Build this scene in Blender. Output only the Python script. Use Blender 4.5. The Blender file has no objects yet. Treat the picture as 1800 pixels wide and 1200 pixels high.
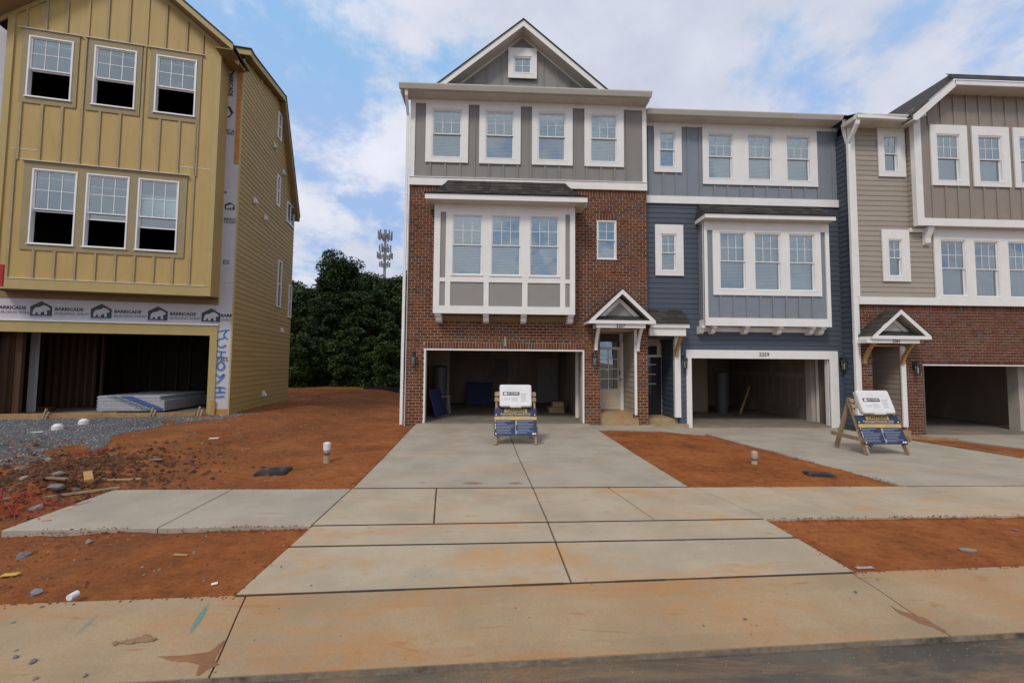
import bpy, math, random
from mathutils import Vector, Matrix, noise
random.seed(7)
# ---------------------------------------------------------------- camera, world, sun, exposure
SC = bpy.context.scene
COL = SC.collection
F = 705.0                                   # focal length in pixels of the 1800 px wide photograph
YAW, PITCH, ROLL = 0.04047, 0.05199, 0.00824
CAMH = 1.9
def basis():
    cy, sy, cp, sp, cr, sr = math.cos(YAW), math.sin(YAW), math.cos(PITCH), math.sin(PITCH), math.cos(ROLL), math.sin(ROLL)
    w = Vector((sy*cp, cy*cp, sp)); r = Vector((cy, -sy, 0)); u = r.cross(w)
    return r*cr + u*sr, u*cr - r*sr, w
BR, BU, BW = basis()
cam_d = bpy.data.cameras.new("camera"); cam = bpy.data.objects.new("camera", cam_d); COL.objects.link(cam)
m = Matrix((BR, BU, -BW)).transposed().to_4x4(); m.translation = Vector((0, 0, CAMH)); cam.matrix_world = m
cam_d.sensor_width = 36; cam_d.lens = F/1800*36; cam_d.clip_end = 2000; cam_d.clip_start = .05
SC.camera = cam
SC.view_settings.view_transform = 'Standard'; SC.view_settings.look = 'None'
SC.view_settings.gamma = 1; SC.view_settings.use_curve_mapping = False
SC.view_settings.exposure = 0.21
SUN_EL, SUN_AZ = math.radians(50), math.radians(208)   # azimuth clockwise from +Y: behind the camera, a little left
wd = bpy.data.worlds.new("World"); SC.world = wd; wd.use_nodes = True
nt = wd.node_tree; nt.nodes.clear()
def N(t, ty, **kw):
    n = t.nodes.new(ty)
    for k, v in kw.items():
        if k in n.inputs.keys() if isinstance(k, str) else False: n.inputs[k].default_value = v
        else: setattr(n, k, v)
    return n
wo = nt.nodes.new('ShaderNodeOutputWorld'); bg = nt.nodes.new('ShaderNodeBackground'); bg.inputs[1].default_value = .1
sky = nt.nodes.new('ShaderNodeTexSky'); sky.sky_type = 'NISHITA'; sky.sun_disc = False
sky.sun_elevation = SUN_EL; sky.sun_rotation = SUN_AZ; sky.air_density = 1.0; sky.dust_density = .6
tc = nt.nodes.new('ShaderNodeTexCoord')
# project the direction on a cloud deck: (x, y)/(z+k)
sep = nt.nodes.new('ShaderNodeSeparateXYZ'); nt.links.new(tc.outputs['Generated'], sep.inputs[0])
def wm(op, a, b=None, c=None, clamp=False):
    n = nt.nodes.new('ShaderNodeMath'); n.operation = op; n.use_clamp = clamp
    for i, v in enumerate((a, b, c)):
        if v is None: continue
        if isinstance(v, (int, float)): n.inputs[i].default_value = v
        else: nt.links.new(v, n.inputs[i])
    return n.outputs[0]
zz = wm('ADD', wm('MAXIMUM', sep.outputs[2], 0.0), .38)
cb = nt.nodes.new('ShaderNodeCombineXYZ')
nt.links.new(wm('DIVIDE', sep.outputs[0], zz), cb.inputs[0]); nt.links.new(wm('DIVIDE', sep.outputs[1], zz), cb.inputs[1])
def wnoise(scale, detail, off, rough=.55, dist=0.0):
    mp = nt.nodes.new('ShaderNodeMapping'); mp.inputs['Location'].default_value = off
    nt.links.new(cb.outputs[0], mp.inputs[0])
    n = nt.nodes.new('ShaderNodeTexNoise'); n.inputs['Scale'].default_value = scale; n.inputs['Detail'].default_value = detail
    n.inputs['Roughness'].default_value = rough; n.inputs['Distortion'].default_value = dist
    nt.links.new(mp.outputs[0], n.inputs[0]); return n.outputs[0]
CL = (8.84, 7.7, 0.0)
n1 = wnoise(1.6, 9, CL, .58, .25); n2 = wnoise(5.5, 6, (7, 2, 0), .6); n3 = wnoise(1.1, 4, (1.5, 8, 3), .5)
cov = wm('ADD', n1, wm('MULTIPLY', wm('SUBTRACT', n2, .5), .5))
mr = nt.nodes.new('ShaderNodeMapRange'); mr.interpolation_type = 'SMOOTHSTEP'
mr.inputs[1].default_value = .34; mr.inputs[2].default_value = .50
nt.links.new(cov, mr.inputs[0])
cr_ = nt.nodes.new('ShaderNodeValToRGB')          # cloud body: grey bellies to white tops
cr_.color_ramp.elements[0].position = .36; cr_.color_ramp.elements[0].color = (4.7, 5.1, 6.2, 1)
cr_.color_ramp.elements[1].position = .62; cr_.color_ramp.elements[1].color = (7.3, 7.5, 8.4, 1)
nt.links.new(wm('ADD', wm('MULTIPLY', n3, .7), wm('MULTIPLY', n2, .3)), cr_.inputs[0])
tint = nt.nodes.new('ShaderNodeMix'); tint.data_type = 'RGBA'; tint.blend_type = 'MULTIPLY'; tint.inputs[0].default_value = 1
nt.links.new(sky.outputs[0], tint.inputs[6]); tint.inputs[7].default_value = (2.7, 3.2, 3.1, 1)
mx = nt.nodes.new('ShaderNodeMix'); mx.data_type = 'RGBA'
cap = nt.nodes.new('ShaderNodeVectorMath'); cap.operation = 'MINIMUM'; cap.inputs[1].default_value = (3.1, 4.5, 7.2); nt.links.new(tint.outputs[2], cap.inputs[0])
nt.links.new(mr.outputs[0], mx.inputs[0]); nt.links.new(cap.outputs[0], mx.inputs[6]); nt.links.new(cr_.outputs[0], mx.inputs[7])
nt.links.new(mx.outputs[2], bg.inputs[0]); nt.links.new(bg.outputs[0], wo.inputs[0])
sd = bpy.data.lights.new("sun", 'SUN'); sd.energy = 1.5; sd.angle = math.radians(14); sd.color = (1, .93, .82)
sun = bpy.data.objects.new("sun", sd); COL.objects.link(sun)
sdir = Vector((math.sin(SUN_AZ)*math.cos(SUN_EL), math.cos(SUN_AZ)*math.cos(SUN_EL), math.sin(SUN_EL)))
sun.rotation_euler = sdir.to_track_quat('Z', 'Y').to_euler(); sun.location = sdir*60

# ---------------------------------------------------------------- helpers
def ray(px, py): return BR*((px-900)/F) - BU*((py-600)/F) + BW
def G(px, py, z=0.0):                       # where the line of sight meets the level z
    d = ray(px, py); t = (z-CAMH)/d.z; return (t*d.x, t*d.y)

MATS = {}
def mat(name, col, rough=.7, var=.12, scale=6, bump=.0, bscale=60, metal=0, stretch=(1, 1, 1), island=0, col2=None, spec=.4, sscale=None):
    """paint, wood or stone: base colour with noise variation, optional second colour in patches, fine relief"""
    if name in MATS: return MATS[name]
    m = bpy.data.materials.new(name); m.use_nodes = True; t = m.node_tree; b = t.nodes['Principled BSDF']
    b.inputs['Roughness'].default_value = rough; b.inputs['Metallic'].default_value = metal
    b.inputs['Specular IOR Level'].default_value = spec
    g = t.nodes.new('ShaderNodeNewGeometry')
    mp = t.nodes.new('ShaderNodeMapping'); mp.inputs['Scale'].default_value = stretch
    t.links.new(g.outputs['Position'], mp.inputs[0])
    n = t.nodes.new('ShaderNodeTexNoise'); n.inputs['Scale'].default_value = scale; n.inputs['Detail'].default_value = 6; n.inputs['Roughness'].default_value = .6
    t.links.new(mp.outputs[0], n.inputs[0])
    fac = n.outputs[0]
    r = t.nodes.new('ShaderNodeMapRange'); r.inputs[1].default_value = .3; r.inputs[2].default_value = .7
    r.inputs[3].default_value = 1-var; r.inputs[4].default_value = 1+var
    t.links.new(fac, r.inputs[0]); val = r.outputs[0]
    if island:
        oi = t.nodes.new('ShaderNodeObjectInfo')
        a = t.nodes.new('ShaderNodeMath'); a.operation = 'ADD'
        t.links.new(g.outputs['Random Per Island'], a.inputs[0]); t.links.new(oi.outputs['Random'], a.inputs[1])
        fr = t.nodes.new('ShaderNodeMath'); fr.operation = 'FRACT'; t.links.new(a.outputs[0], fr.inputs[0])
        r2 = t.nodes.new('ShaderNodeMapRange'); r2.inputs[3].default_value = 1-island; r2.inputs[4].default_value = 1+island
        t.links.new(fr.outputs[0], r2.inputs[0])
        mu = t.nodes.new('ShaderNodeMath'); mu.operation = 'MULTIPLY'; t.links.new(val, mu.inputs[0]); t.links.new(r2.outputs[0], mu.inputs[1])
        val = mu.outputs[0]
        rnd = fr.outputs[0]
    v = t.nodes.new('ShaderNodeVectorMath'); v.operation = 'SCALE'; t.links.new(val, v.inputs['Scale'])
    if col2:
        mxx = t.nodes.new('ShaderNodeMix'); mxx.data_type = 'RGBA'
        mxx.inputs[6].default_value = (*col, 1); mxx.inputs[7].default_value = (*col2, 1)
        cr = t.nodes.new('ShaderNodeMapRange'); cr.interpolation_type = 'SMOOTHSTEP'
        if island:
            cr.inputs[1].default_value = .78; cr.inputs[2].default_value = .98; t.links.new(rnd, cr.inputs[0])
        else:
            n4 = t.nodes.new('ShaderNodeTexNoise'); n4.inputs['Scale'].default_value = sscale or scale*.3; n4.inputs['Detail'].default_value = 7; n4.inputs['Roughness'].default_value = .62
            t.links.new(mp.outputs[0], n4.inputs[0])
            cr.inputs[1].default_value = .5; cr.inputs[2].default_value = .72; t.links.new(n4.outputs[0], cr.inputs[0])
        t.links.new(cr.outputs[0], mxx.inputs[0]); t.links.new(mxx.outputs[2], v.inputs[0])
    else: v.inputs[0].default_value = col
    t.links.new(v.outputs[0], b.inputs['Base Color'])
    if bump:
        bn = t.nodes.new('ShaderNodeTexNoise'); bn.inputs['Scale'].default_value = bscale; bn.inputs['Detail'].default_value = 5
        t.links.new(mp.outputs[0], bn.inputs[0])
        bp = t.nodes.new('ShaderNodeBump'); bp.inputs['Strength'].default_value = bump; bp.inputs['Distance'].default_value = .01
        t.links.new(bn.outputs[0], bp.inputs['Height']); t.links.new(bp.outputs[0], b.inputs['Normal'])
    MATS[name] = m; return m

def glass_mat(name, tint=(.94, .99, .98), refl=1.0):
    m = bpy.data.materials.new(name); m.use_nodes = True; t = m.node_tree; t.nodes.clear()
    o = t.nodes.new('ShaderNodeOutputMaterial'); tr = t.nodes.new('ShaderNodeBsdfTransparent'); tr.inputs[0].default_value = (*tint, 1)
    gl = t.nodes.new('ShaderNodeBsdfGlossy'); gl.inputs['Roughness'].default_value = .01; gl.inputs[0].default_value = (.86, .97, .98, 1)
    lw = t.nodes.new('ShaderNodeFresnel'); lw.inputs[0].default_value = 1.75
    # panes are never quite flat: a slow waviness bends what they mirror
    g = t.nodes.new('ShaderNodeNewGeometry'); n = t.nodes.new('ShaderNodeTexNoise'); n.inputs['Scale'].default_value = 1.3; n.inputs['Detail'].default_value = 1
    t.links.new(g.outputs['Position'], n.inputs[0])
    bp = t.nodes.new('ShaderNodeBump'); bp.inputs['Strength'].default_value = .25; bp.inputs['Distance'].default_value = .05
    t.links.new(n.outputs[0], bp.inputs['Height']); t.links.new(bp.outputs[0], gl.inputs['Normal'])
    ad = t.nodes.new('ShaderNodeMath'); ad.operation = 'MULTIPLY_ADD'; ad.use_clamp = True; ad.inputs[1].default_value = refl; ad.inputs[2].default_value = .2
    t.links.new(lw.outputs[0], ad.inputs[0])
    mi = t.nodes.new('ShaderNodeMixShader'); t.links.new(ad.outputs[0], mi.inputs[0]); t.links.new(tr.outputs[0], mi.inputs[1]); t.links.new(gl.outputs[0], mi.inputs[2])
    t.links.new(mi.outputs[0], o.inputs[0]); return m
GLASS = glass_mat('window_glass', refl=1.5)
LGLASS = glass_mat('lamp_glass', (.9, .9, .88), .3)

class MB:
    """collects vertices and faces, links them as one mesh object"""
    def __init__(s): s.v = []; s.f = []
    def add(s, vs, fs):
        n = len(s.v); s.v += [tuple(x) for x in vs]; s.f += [tuple(i+n for i in q) for q in fs]; return s
    def box(s, x0, x1, y0, y1, z0, z1):
        if x0 > x1: x0, x1 = x1, x0
        if y0 > y1: y0, y1 = y1, y0
        if z0 > z1: z0, z1 = z1, z0
        return s.add([(x0, y0, z0), (x1, y0, z0), (x1, y1, z0), (x0, y1, z0), (x0, y0, z1), (x1, y0, z1), (x1, y1, z1), (x0, y1, z1)],
                     [(0, 3, 2, 1), (4, 5, 6, 7), (0, 1, 5, 4), (1, 2, 6, 5), (2, 3, 7, 6), (3, 0, 4, 7)])
    def hexa(s, a, b):                       # bottom quad a, top quad b (same winding, counter-clockwise from outside b)
        return s.add(list(a)+list(b), [(3, 2, 1, 0), (4, 5, 6, 7), (0, 1, 5, 4), (1, 2, 6, 5), (2, 3, 7, 6), (3, 0, 4, 7)])
    def prism(s, poly, y0, y1):              # poly of (x, z) extruded along y
        n = len(poly)
        return s.add([(x, y0, z) for x, z in poly]+[(x, y1, z) for x, z in poly],
                     [tuple(range(n)), tuple(range(2*n-1, n-1, -1))]+[((i+1) % n, i, i+n, (i+1) % n+n) for i in range(n)])
    def prismx(s, poly, x0, x1):             # poly of (y, z) extruded along x
        n = len(poly)
        return s.add([(x0, y, z) for y, z in poly]+[(x1, y, z) for y, z in poly],
                     [tuple(range(n)), tuple(range(2*n-1, n-1, -1))]+[((i+1) % n, i, i+n, (i+1) % n+n) for i in range(n)])
    def prismz(s, poly, z0, z1):             # poly of (x, y); z may be callables
        n = len(poly); f0 = z0 if callable(z0) else (lambda x, y: z0); f1 = z1 if callable(z1) else (lambda x, y: z1)
        return s.add([(x, y, f0(x, y)) for x, y in poly]+[(x, y, f1(x, y)) for x, y in poly],
                     [tuple(range(n-1, -1, -1)), tuple(range(n, 2*n))]+[(i, (i+1) % n, (i+1) % n+n, i+n) for i in range(n)])
    def cyl(s, p0, p1, r0, r1=None, n=10):
        r1 = r0 if r1 is None else r1; p0 = Vector(p0); p1 = Vector(p1); d = (p1-p0).normalized()
        a = d.orthogonal().normalized(); b = d.cross(a); vs = []
        for p, r in ((p0, r0), (p1, r1)):
            for i in range(n):
                t = 2*math.pi*i/n; vs.append(p+a*(r*math.cos(t))+b*(r*math.sin(t)))
        return s.add(vs, [tuple(range(n-1, -1, -1)), tuple(range(n, 2*n))]+[(i, (i+1) % n, (i+1) % n+n, i+n) for i in range(n)])
    def bar(s, p0, p1, w, h, up=(0, 0, 1)):   # rectangular bar between two points; w along side, h along up
        p0 = Vector(p0); p1 = Vector(p1); d = (p1-p0).normalized(); sd_ = d.cross(Vector(up)).normalized(); u = sd_.cross(d)
        q = lambda p: [p-sd_*w/2-u*h/2, p+sd_*w/2-u*h/2, p+sd_*w/2+u*h/2, p-sd_*w/2+u*h/2]
        return s.hexa(q(p0), q(p1))
    def ring(s, x0, x1, z0, z1, w, y0, y1, wb=None, wt=None):   # picture frame in the facade plane
        wb = w if wb is None else wb; wt = w if wt is None else wt
        s.box(x0, x0+w, y0, y1, z0, z1); s.box(x1-w, x1, y0, y1, z0, z1)
        s.box(x0+w, x1-w, y0, y1, z0, z0+wb); s.box(x0+w, x1-w, y0, y1, z1-wt, z1); return s
    def holes(s, x0, x1, z0, z1, hs, y0, y1):  # wall with rectangular openings
        xs = sorted({x0, x1, *[min(max(v, x0), x1) for h in hs for v in h[:2]]}); zs = sorted({z0, z1, *[min(max(v, z0), z1) for h in hs for v in h[2:]]})
        for i in range(len(xs)-1):
            for j in range(len(zs)-1):
                cx, cz = (xs[i]+xs[i+1])/2, (zs[j]+zs[j+1])/2
                if any(h[0] < cx < h[1] and h[2] < cz < h[3] for h in hs): continue
                s.box(xs[i], xs[i+1], y0, y1, zs[j], zs[j+1])
        return s
    def mesh(s, name, mt):
        me = bpy.data.meshes.new(name); me.from_pydata(s.v, [], s.f); me.materials.append(mt); me.validate(); me.update(); return me
    def build(s, name, mt, parent=None, loc=None):
        return link(name, s.mesh(name, mt), parent, loc)
def link(name, me, parent=None, loc=None, rot=None, scale=None):
    o = bpy.data.objects.new(name, me); COL.objects.link(o); o.parent = parent
    if loc is not None: o.location = loc
    if rot is not None: o.rotation_euler = rot
    if scale is not None: o.scale = scale
    return o
def tag(o, label=None, cat=None, group=None, kind=None):
    if label: o['label'] = label
    if cat: o['category'] = cat
    if group: o['group'] = group
    if kind: o['kind'] = kind
    return o
def empty(name, loc, rz=0.0, label=None, cat=None, group=None):
    o = bpy.data.objects.new(name, None); COL.objects.link(o); o.location = loc; o.rotation_euler = (0, 0, rz)
    o.empty_display_size = .2; return tag(o, label, cat, group)
def copy_tree(o, parent=None):
    c = o.copy(); COL.objects.link(c); c.parent = parent
    for ch in [x for x in o.children]: copy_tree(ch, c)
    return c
def ss(v, a, b):
    t = min(max((v-a)/(b-a), 0), 1); return t*t*(3-2*t)
FONT = None
def text(name, body, size, mt, parent, loc, rot=(math.pi/2, 0, 0), bold=.0, sx=1.0, shear=0.0, depth=.002):
    c = bpy.data.curves.new('txt', 'FONT'); c.body = body; c.size = size; c.extrude = depth; c.offset = bold; c.align_x = 'CENTER'; c.align_y = 'CENTER'; c.shear = shear
    c.resolution_u = 2
    t = bpy.data.objects.new('txt', c); COL.objects.link(t); bpy.context.view_layer.update()
    me = bpy.data.meshes.new_from_object(t.evaluated_get(bpy.context.evaluated_depsgraph_get()))
    bpy.data.objects.remove(t); me.materials.clear(); me.materials.append(mt)
    return link(name, me, parent, loc, rot, (sx, 1, 1))

# ---------------------------------------------------------------- materials
WHITE = mat('white_trim_paint', (.80, .78, .74), .55, .04, 3, .08, 90)
VINYL = mat('white_vinyl', (.78, .78, .77), .4, .02, 3)
CREAM = mat('soffit_paint', (.58, .55, .49), .6, .05, 3)
GREY = mat('grey_siding_paint', (.235, .225, .205), .65, .05, 4, .15, 120, stretch=(1, 1, .2), island=.03)
GREYP = mat('grey_panel_paint', (.27, .262, .245), .65, .04, 4, .1, 120)
MORTAR = mat('mortar', (.54, .41, .29), .9, .2, 8, .5, 200, col2=(.30, .20, .13))
BRICK = mat('brick_clay', (.150, .046, .018), .85, .25, 25, .6, 90, island=.38, col2=(.06, .045, .042))
BRICKC = mat('brick_clay_purple', (.125, .038, .018), .85, .25, 25, .6, 90, island=.3, col2=(.075, .05, .046))
NAVY = mat('dark_blue_siding_paint', (.072, .090, .118), .6, .06, 5, .15, 80, stretch=(.3, .3, 4), island=.05)
LBLUE = mat('light_blue_siding_paint', (.215, .24, .272), .6, .05, 4, .1, 100)
BEIGE = mat('beige_siding_paint', (.355, .305, .25), .6, .06, 5, .15, 80, stretch=(.3, .3, 4), island=.05)
TAUPE = mat('taupe_panel_paint', (.285, .24, .20), .65, .05, 4, .12, 100)
YPAN = mat('yellow_panel', (.45, .31, .11), .6, .07, 2.2, .2, 70, stretch=(3, 3, .5))
YSIDE = mat('yellow_lap_siding', (.40, .275, .09), .6, .07, 5, .2, 70, stretch=(.3, .3, 4), island=.06)
YBAT = mat('primed_batten', (.36, .28, .15), .7, .1, 4, .15, 90)
YTRIM = mat('tan_trim_paint', (.42, .315, .125), .6, .06, 4, .15, 90)
TAN = mat('primed_trim_board', (.31, .245, .135), .7, .08, 4, .15, 90)
SOFB = mat('brown_soffit', (.25, .17, .075), .7, .08, 4)
SHING = mat('asphalt_shingle', (.05, .045, .04), .95, .25, 40, .8, 300, island=.4)
ROOF = mat('roof_felt', (.04, .037, .035), .95, .2, 30, .5, 200)
BLIND = mat('blind_slat', (.88, .90, .88), .5, .03, 3)
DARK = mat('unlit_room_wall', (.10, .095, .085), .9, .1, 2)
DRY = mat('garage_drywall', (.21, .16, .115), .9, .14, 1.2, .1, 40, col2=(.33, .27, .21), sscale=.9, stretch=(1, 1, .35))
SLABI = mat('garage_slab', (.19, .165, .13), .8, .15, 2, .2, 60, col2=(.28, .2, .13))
BLACK = mat('black_metal', (.02, .02, .021), .45, .1, 4)
BLACKD = mat('black_door_paint', (.018, .02, .024), .4, .1, 4)
DOORC = mat('cream_door_paint', (.56, .49, .38), .5, .04, 3)
PINE = mat('raw_pine', (.42, .25, .09), .75, .18, 8, .3, 60, stretch=(1, 1, .15))
FORM = mat('form_board_pine', (.36, .22, .10), .8, .2, 8, .3, 60, col2=(.3, .13, .05))
WOODG = mat('weathered_lumber', (.33, .23, .145), .8, .2, 9, .4, 70, stretch=(1, 1, .2), col2=(.20, .13, .085))
STUD = mat('stud_lumber', (.10, .05, .024), .85, .2, 6, .3, 50, stretch=(1, 1, .15))
BULB = mat('frosted_bulb', (.8, .8, .78), .3, .0, 3)
DIGIT = mat('house_number_metal', (.16, .155, .15), .45, .05, 3, metal=.3)
BRASS = mat('brass_hardware', (.35, .25, .12), .35, .05, 3, metal=.8)
WRAP = mat('building_wrap', (.52, .50, .52), .45, .06, 3, .5, 9)
PRINT = mat('wrap_print_ink', (.035, .045, .05), .5, .1, 5)
PRINTL = mat('wrap_print_grey', (.16, .17, .18), .5, .1, 5)
SPRAY = mat('blue_spray_paint', (.03, .16, .42), .6, .2, 10)
OSB = mat('orange_sheathing', (.46, .20, .055), .75, .2, 8, .2, 50)
STEP = mat('timber_step', (.36, .26, .14), .8, .15, 4, .3, 60, col2=(.40, .22, .10))
PLASTIC = mat('white_plastic', (.72, .71, .69), .45, .05, 5)
NAVYS = mat('navy_sign_panel', (.022, .034, .085), .5, .08, 5)
SYEL = mat('sign_yellow', (.60, .38, .06), .5, .05, 5)
SWHT = mat('sign_white', (.75, .75, .74), .5, .02, 5)
SLINE = mat('sign_fine_print', (.33, .37, .46), .5, .02, 5)
SGREY = mat('sign_grey_print', (.30, .31, .33), .5, .02, 5)
STEEL = mat('galvanised_steel', (.27, .29, .30), .5, .1, 5, metal=.3)

def concrete(name, base, stain, amt, dark=.8, lo=.52, hi=.74):
    m = bpy.data.materials.new(name); m.use_nodes = True; t = m.node_tree; b = t.nodes['Principled BSDF']; b.inputs['Roughness'].default_value = .85
    b.inputs['Specular IOR Level'].default_value = .3
    g = t.nodes.new('ShaderNodeNewGeometry')
    def ns(sc, det, st=(1, 1, 1), off=(0, 0, 0), rough=.6, dist=0):
        mp = t.nodes.new('ShaderNodeMapping'); mp.inputs['Scale'].default_value = st; mp.inputs['Location'].default_value = off; t.links.new(g.outputs['Position'], mp.inputs[0])
        n = t.nodes.new('ShaderNodeTexNoise'); n.inputs['Scale'].default_value = sc; n.inputs['Detail'].default_value = det; n.inputs['Roughness'].default_value = rough
        n.inputs['Distortion'].default_value = dist
        t.links.new(mp.outputs[0], n.inputs[0]); return n.outputs[0]
    def rg(x, a, b_, c, d):
        r = t.nodes.new('ShaderNodeMapRange'); r.interpolation_type = 'SMOOTHSTEP'
        for i, v in enumerate((a, b_, c, d)): r.inputs[i+1].default_value = v
        t.links.new(x, r.inputs[0]); return r.outputs[0]
    def mixc(f, a, bb):
        x = t.nodes.new('ShaderNodeMix'); x.data_type = 'RGBA'; t.links.new(f, x.inputs[0])
        for i, v in ((6, a), (7, bb)):
            if isinstance(v, tuple): x.inputs[i].default_value = (*v, 1)
            else: t.links.new(v, x.inputs[i])
        return x.outputs[2]
    dk = tuple(c*dark for c in base)
    c0 = mixc(rg(ns(1.1, 8), .35, .68, 0, 1), base, dk)
    c1 = mixc(rg(ns(.75, 7, (.6, 1.9, 1), (4, 3, 0), .74, .6), lo, hi, 0, amt), c0, stain)
    c1b = mixc(rg(ns(3.2, 6, (.5, 2.4, 1), (9, 1, 0), .6, .8), .60, .72, 0, amt*.9), c1, tuple(c*.8 for c in stain))
    c2 = mixc(rg(ns(70, 3), .35, .7, 0, .35), c1b, tuple(c*.6 for c in base))
    vo = t.nodes.new('ShaderNodeTexVoronoi'); vo.inputs['Scale'].default_value = 9; t.links.new(g.outputs['Position'], vo.inputs[0])
    sp = rg(vo.outputs['Distance'], .05, .085, 1, 0)
    keep = t.nodes.new('ShaderNodeMath'); keep.operation = 'MULTIPLY'; t.links.new(sp, keep.inputs[0]); t.links.new(rg(ns(2.3, 3, off=(5, 5, 5)), .5, .58, 0, .75), keep.inputs[1])
    c3 = mixc(keep.outputs[0], c2, (.07, .05, .035))
    t.links.new(c3, b.inputs['Base Color'])
    bp = t.nodes.new('ShaderNodeBump'); bp.inputs['Strength'].default_value = .7; bp.inputs['Distance'].default_value = .004
    t.links.new(ns(160, 4, (.3, 1.6, 1)), bp.inputs['Height']); t.links.new(bp.outputs[0], b.inputs['Normal'])
    return m
CONC = concrete('driveway_concrete', (.425, .372, .295), (.47, .27, .12), .6, .80, .5, .72)
CONCW = concrete('sidewalk_concrete', (.475, .395, .285), (.52, .28, .11), .85, .80, .46, .68)
CONCG = concrete('gutter_concrete', (.41, .30, .18), (.45, .215, .075), .9, .8, .43, .66)
ASPH = concrete('asphalt', (.13, .112, .09), (.25, .155, .08), .8, .5, .46, .62)

def dirt_mat():
    m = bpy.data.materials.new('red_clay'); m.use_nodes = True; t = m.node_tree; b = t.nodes['Principled BSDF']; b.inputs['Roughness'].default_value = .95
    b.inputs['Specular IOR Level'].default_value = .15
    g = t.nodes.new('ShaderNodeNewGeometry')
    def ns(sc, det, r=.6):
        n = t.nodes.new('ShaderNodeTexNoise'); n.inputs['Scale'].default_value = sc; n.inputs['Detail'].default_value = det; n.inputs['Roughness'].default_value = r
        t.links.new(g.outputs['Position'], n.inputs[0]); return n.outputs[0]
    rp = t.nodes.new('ShaderNodeValToRGB'); e = rp.color_ramp.elements
    e[0].position = .28; e[0].color = (.065, .026, .012, 1); e[1].position = .72; e[1].color = (.42, .165, .055, 1)
    x = rp.color_ramp.elements.new(.5); x.color = (.28, .088, .026, 1)
    a = t.nodes.new('ShaderNodeMath'); a.operation = 'MULTIPLY_ADD'; a.inputs[1].default_value = .45
    t.links.new(ns(9, 8, .7), a.inputs[0]);
    a2 = t.nodes.new('ShaderNodeMath'); a2.operation = 'MULTIPLY'; a2.inputs[1].default_value = .55; t.links.new(ns(.9, 5), a2.inputs[0])
    t.links.new(a2.outputs[0], a.inputs[2]); t.links.new(a.outputs[0], rp.inputs[0])
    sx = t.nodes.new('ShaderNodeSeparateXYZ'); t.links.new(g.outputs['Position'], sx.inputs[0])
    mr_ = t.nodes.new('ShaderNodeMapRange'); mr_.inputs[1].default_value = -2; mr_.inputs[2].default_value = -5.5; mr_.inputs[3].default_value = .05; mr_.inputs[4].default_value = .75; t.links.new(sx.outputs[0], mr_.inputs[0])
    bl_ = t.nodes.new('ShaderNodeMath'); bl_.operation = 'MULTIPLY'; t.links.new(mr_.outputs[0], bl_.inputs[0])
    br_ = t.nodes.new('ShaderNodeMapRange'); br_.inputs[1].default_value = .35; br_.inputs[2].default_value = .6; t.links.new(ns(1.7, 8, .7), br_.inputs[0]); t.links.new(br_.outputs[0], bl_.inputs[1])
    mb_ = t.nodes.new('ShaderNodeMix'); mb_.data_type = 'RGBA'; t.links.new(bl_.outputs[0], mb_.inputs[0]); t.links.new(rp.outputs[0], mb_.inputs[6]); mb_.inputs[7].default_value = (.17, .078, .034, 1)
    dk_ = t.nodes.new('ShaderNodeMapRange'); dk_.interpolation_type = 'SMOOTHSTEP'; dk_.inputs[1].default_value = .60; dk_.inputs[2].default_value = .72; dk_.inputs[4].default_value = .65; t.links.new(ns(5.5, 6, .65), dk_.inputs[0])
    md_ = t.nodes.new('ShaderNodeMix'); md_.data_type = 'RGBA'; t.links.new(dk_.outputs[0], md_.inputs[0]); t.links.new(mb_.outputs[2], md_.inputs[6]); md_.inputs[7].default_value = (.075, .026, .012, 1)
    t.links.new(md_.outputs[2], b.inputs['Base Color'])
    bp = t.nodes.new('ShaderNodeBump'); bp.inputs['Strength'].default_value = .9; bp.inputs['Distance'].default_value = .025
    t.links.new(ns(28, 8, .7), bp.inputs['Height']); t.links.new(bp.outputs[0], b.inputs['Normal'])
    return m
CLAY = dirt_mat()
GRAVEL = mat('blue_grey_gravel', (.135, .14, .148), .9, .2, 15, .6, 90, island=.55, col2=(.26, .25, .24))
ROCKM = mat('grey_rock', (.17, .175, .17), .9, .3, 9, .6, 50, col2=(.19, .11, .065))
CLODD = mat('torn_clay_clod', (.10, .042, .02), .95, .35, 20, .6, 60, island=.4)
CLOD = mat('clay_clod', (.20, .068, .026), .95, .3, 20, .6, 60, island=.3)

# ---------------------------------------------------------------- ground
def profile(x, y):
    h = .28*ss(y, 6.6, 11.3)*ss(-x, 3.6, 7.2)*(1-.5*ss(y, 14, 17))
    h += .10*ss(y, 6.4, 8.0)*ss(-x, 5.2, 6.2)
    h += -.12*ss(y, 6.8, 12)*ss(x, 4.6, 6.2) - .14*ss(y, 7, 12)*ss(x, 10.6, 12.2)
    h += .16*ss(y, 19, 23)
    return h
RD = lambda x: 2.70+.046*x                      # the kerb's edge to the road, slightly askew to the houses
CT = lambda x: 3.52+.042*x                      # the back of the gutter
slabs = []                                     # footprints, for the dirt to duck under
def inside(p, poly, mgn=0):
    c = False; n = len(poly); x, y = p
    for i in range(n):
        x0, y0 = poly[i]; x1, y1 = poly[(i+1) % n]
        if (y0 > y) != (y1 > y) and x < (x1-x0)*(y-y0)/(y1-y0)+x0: c = not c
    return c
def shrink(poly, k):
    cx = sum(p[0] for p in poly)/len(poly); cy = sum(p[1] for p in poly)/len(poly); out = []
    for x, y in poly:
        d = math.hypot(x-cx, y-cy); out.append((x+(cx-x)*min(k/d*1.2, .4), y+(cy-y)*min(k/d*1.2, .4)))
    return out
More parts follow.
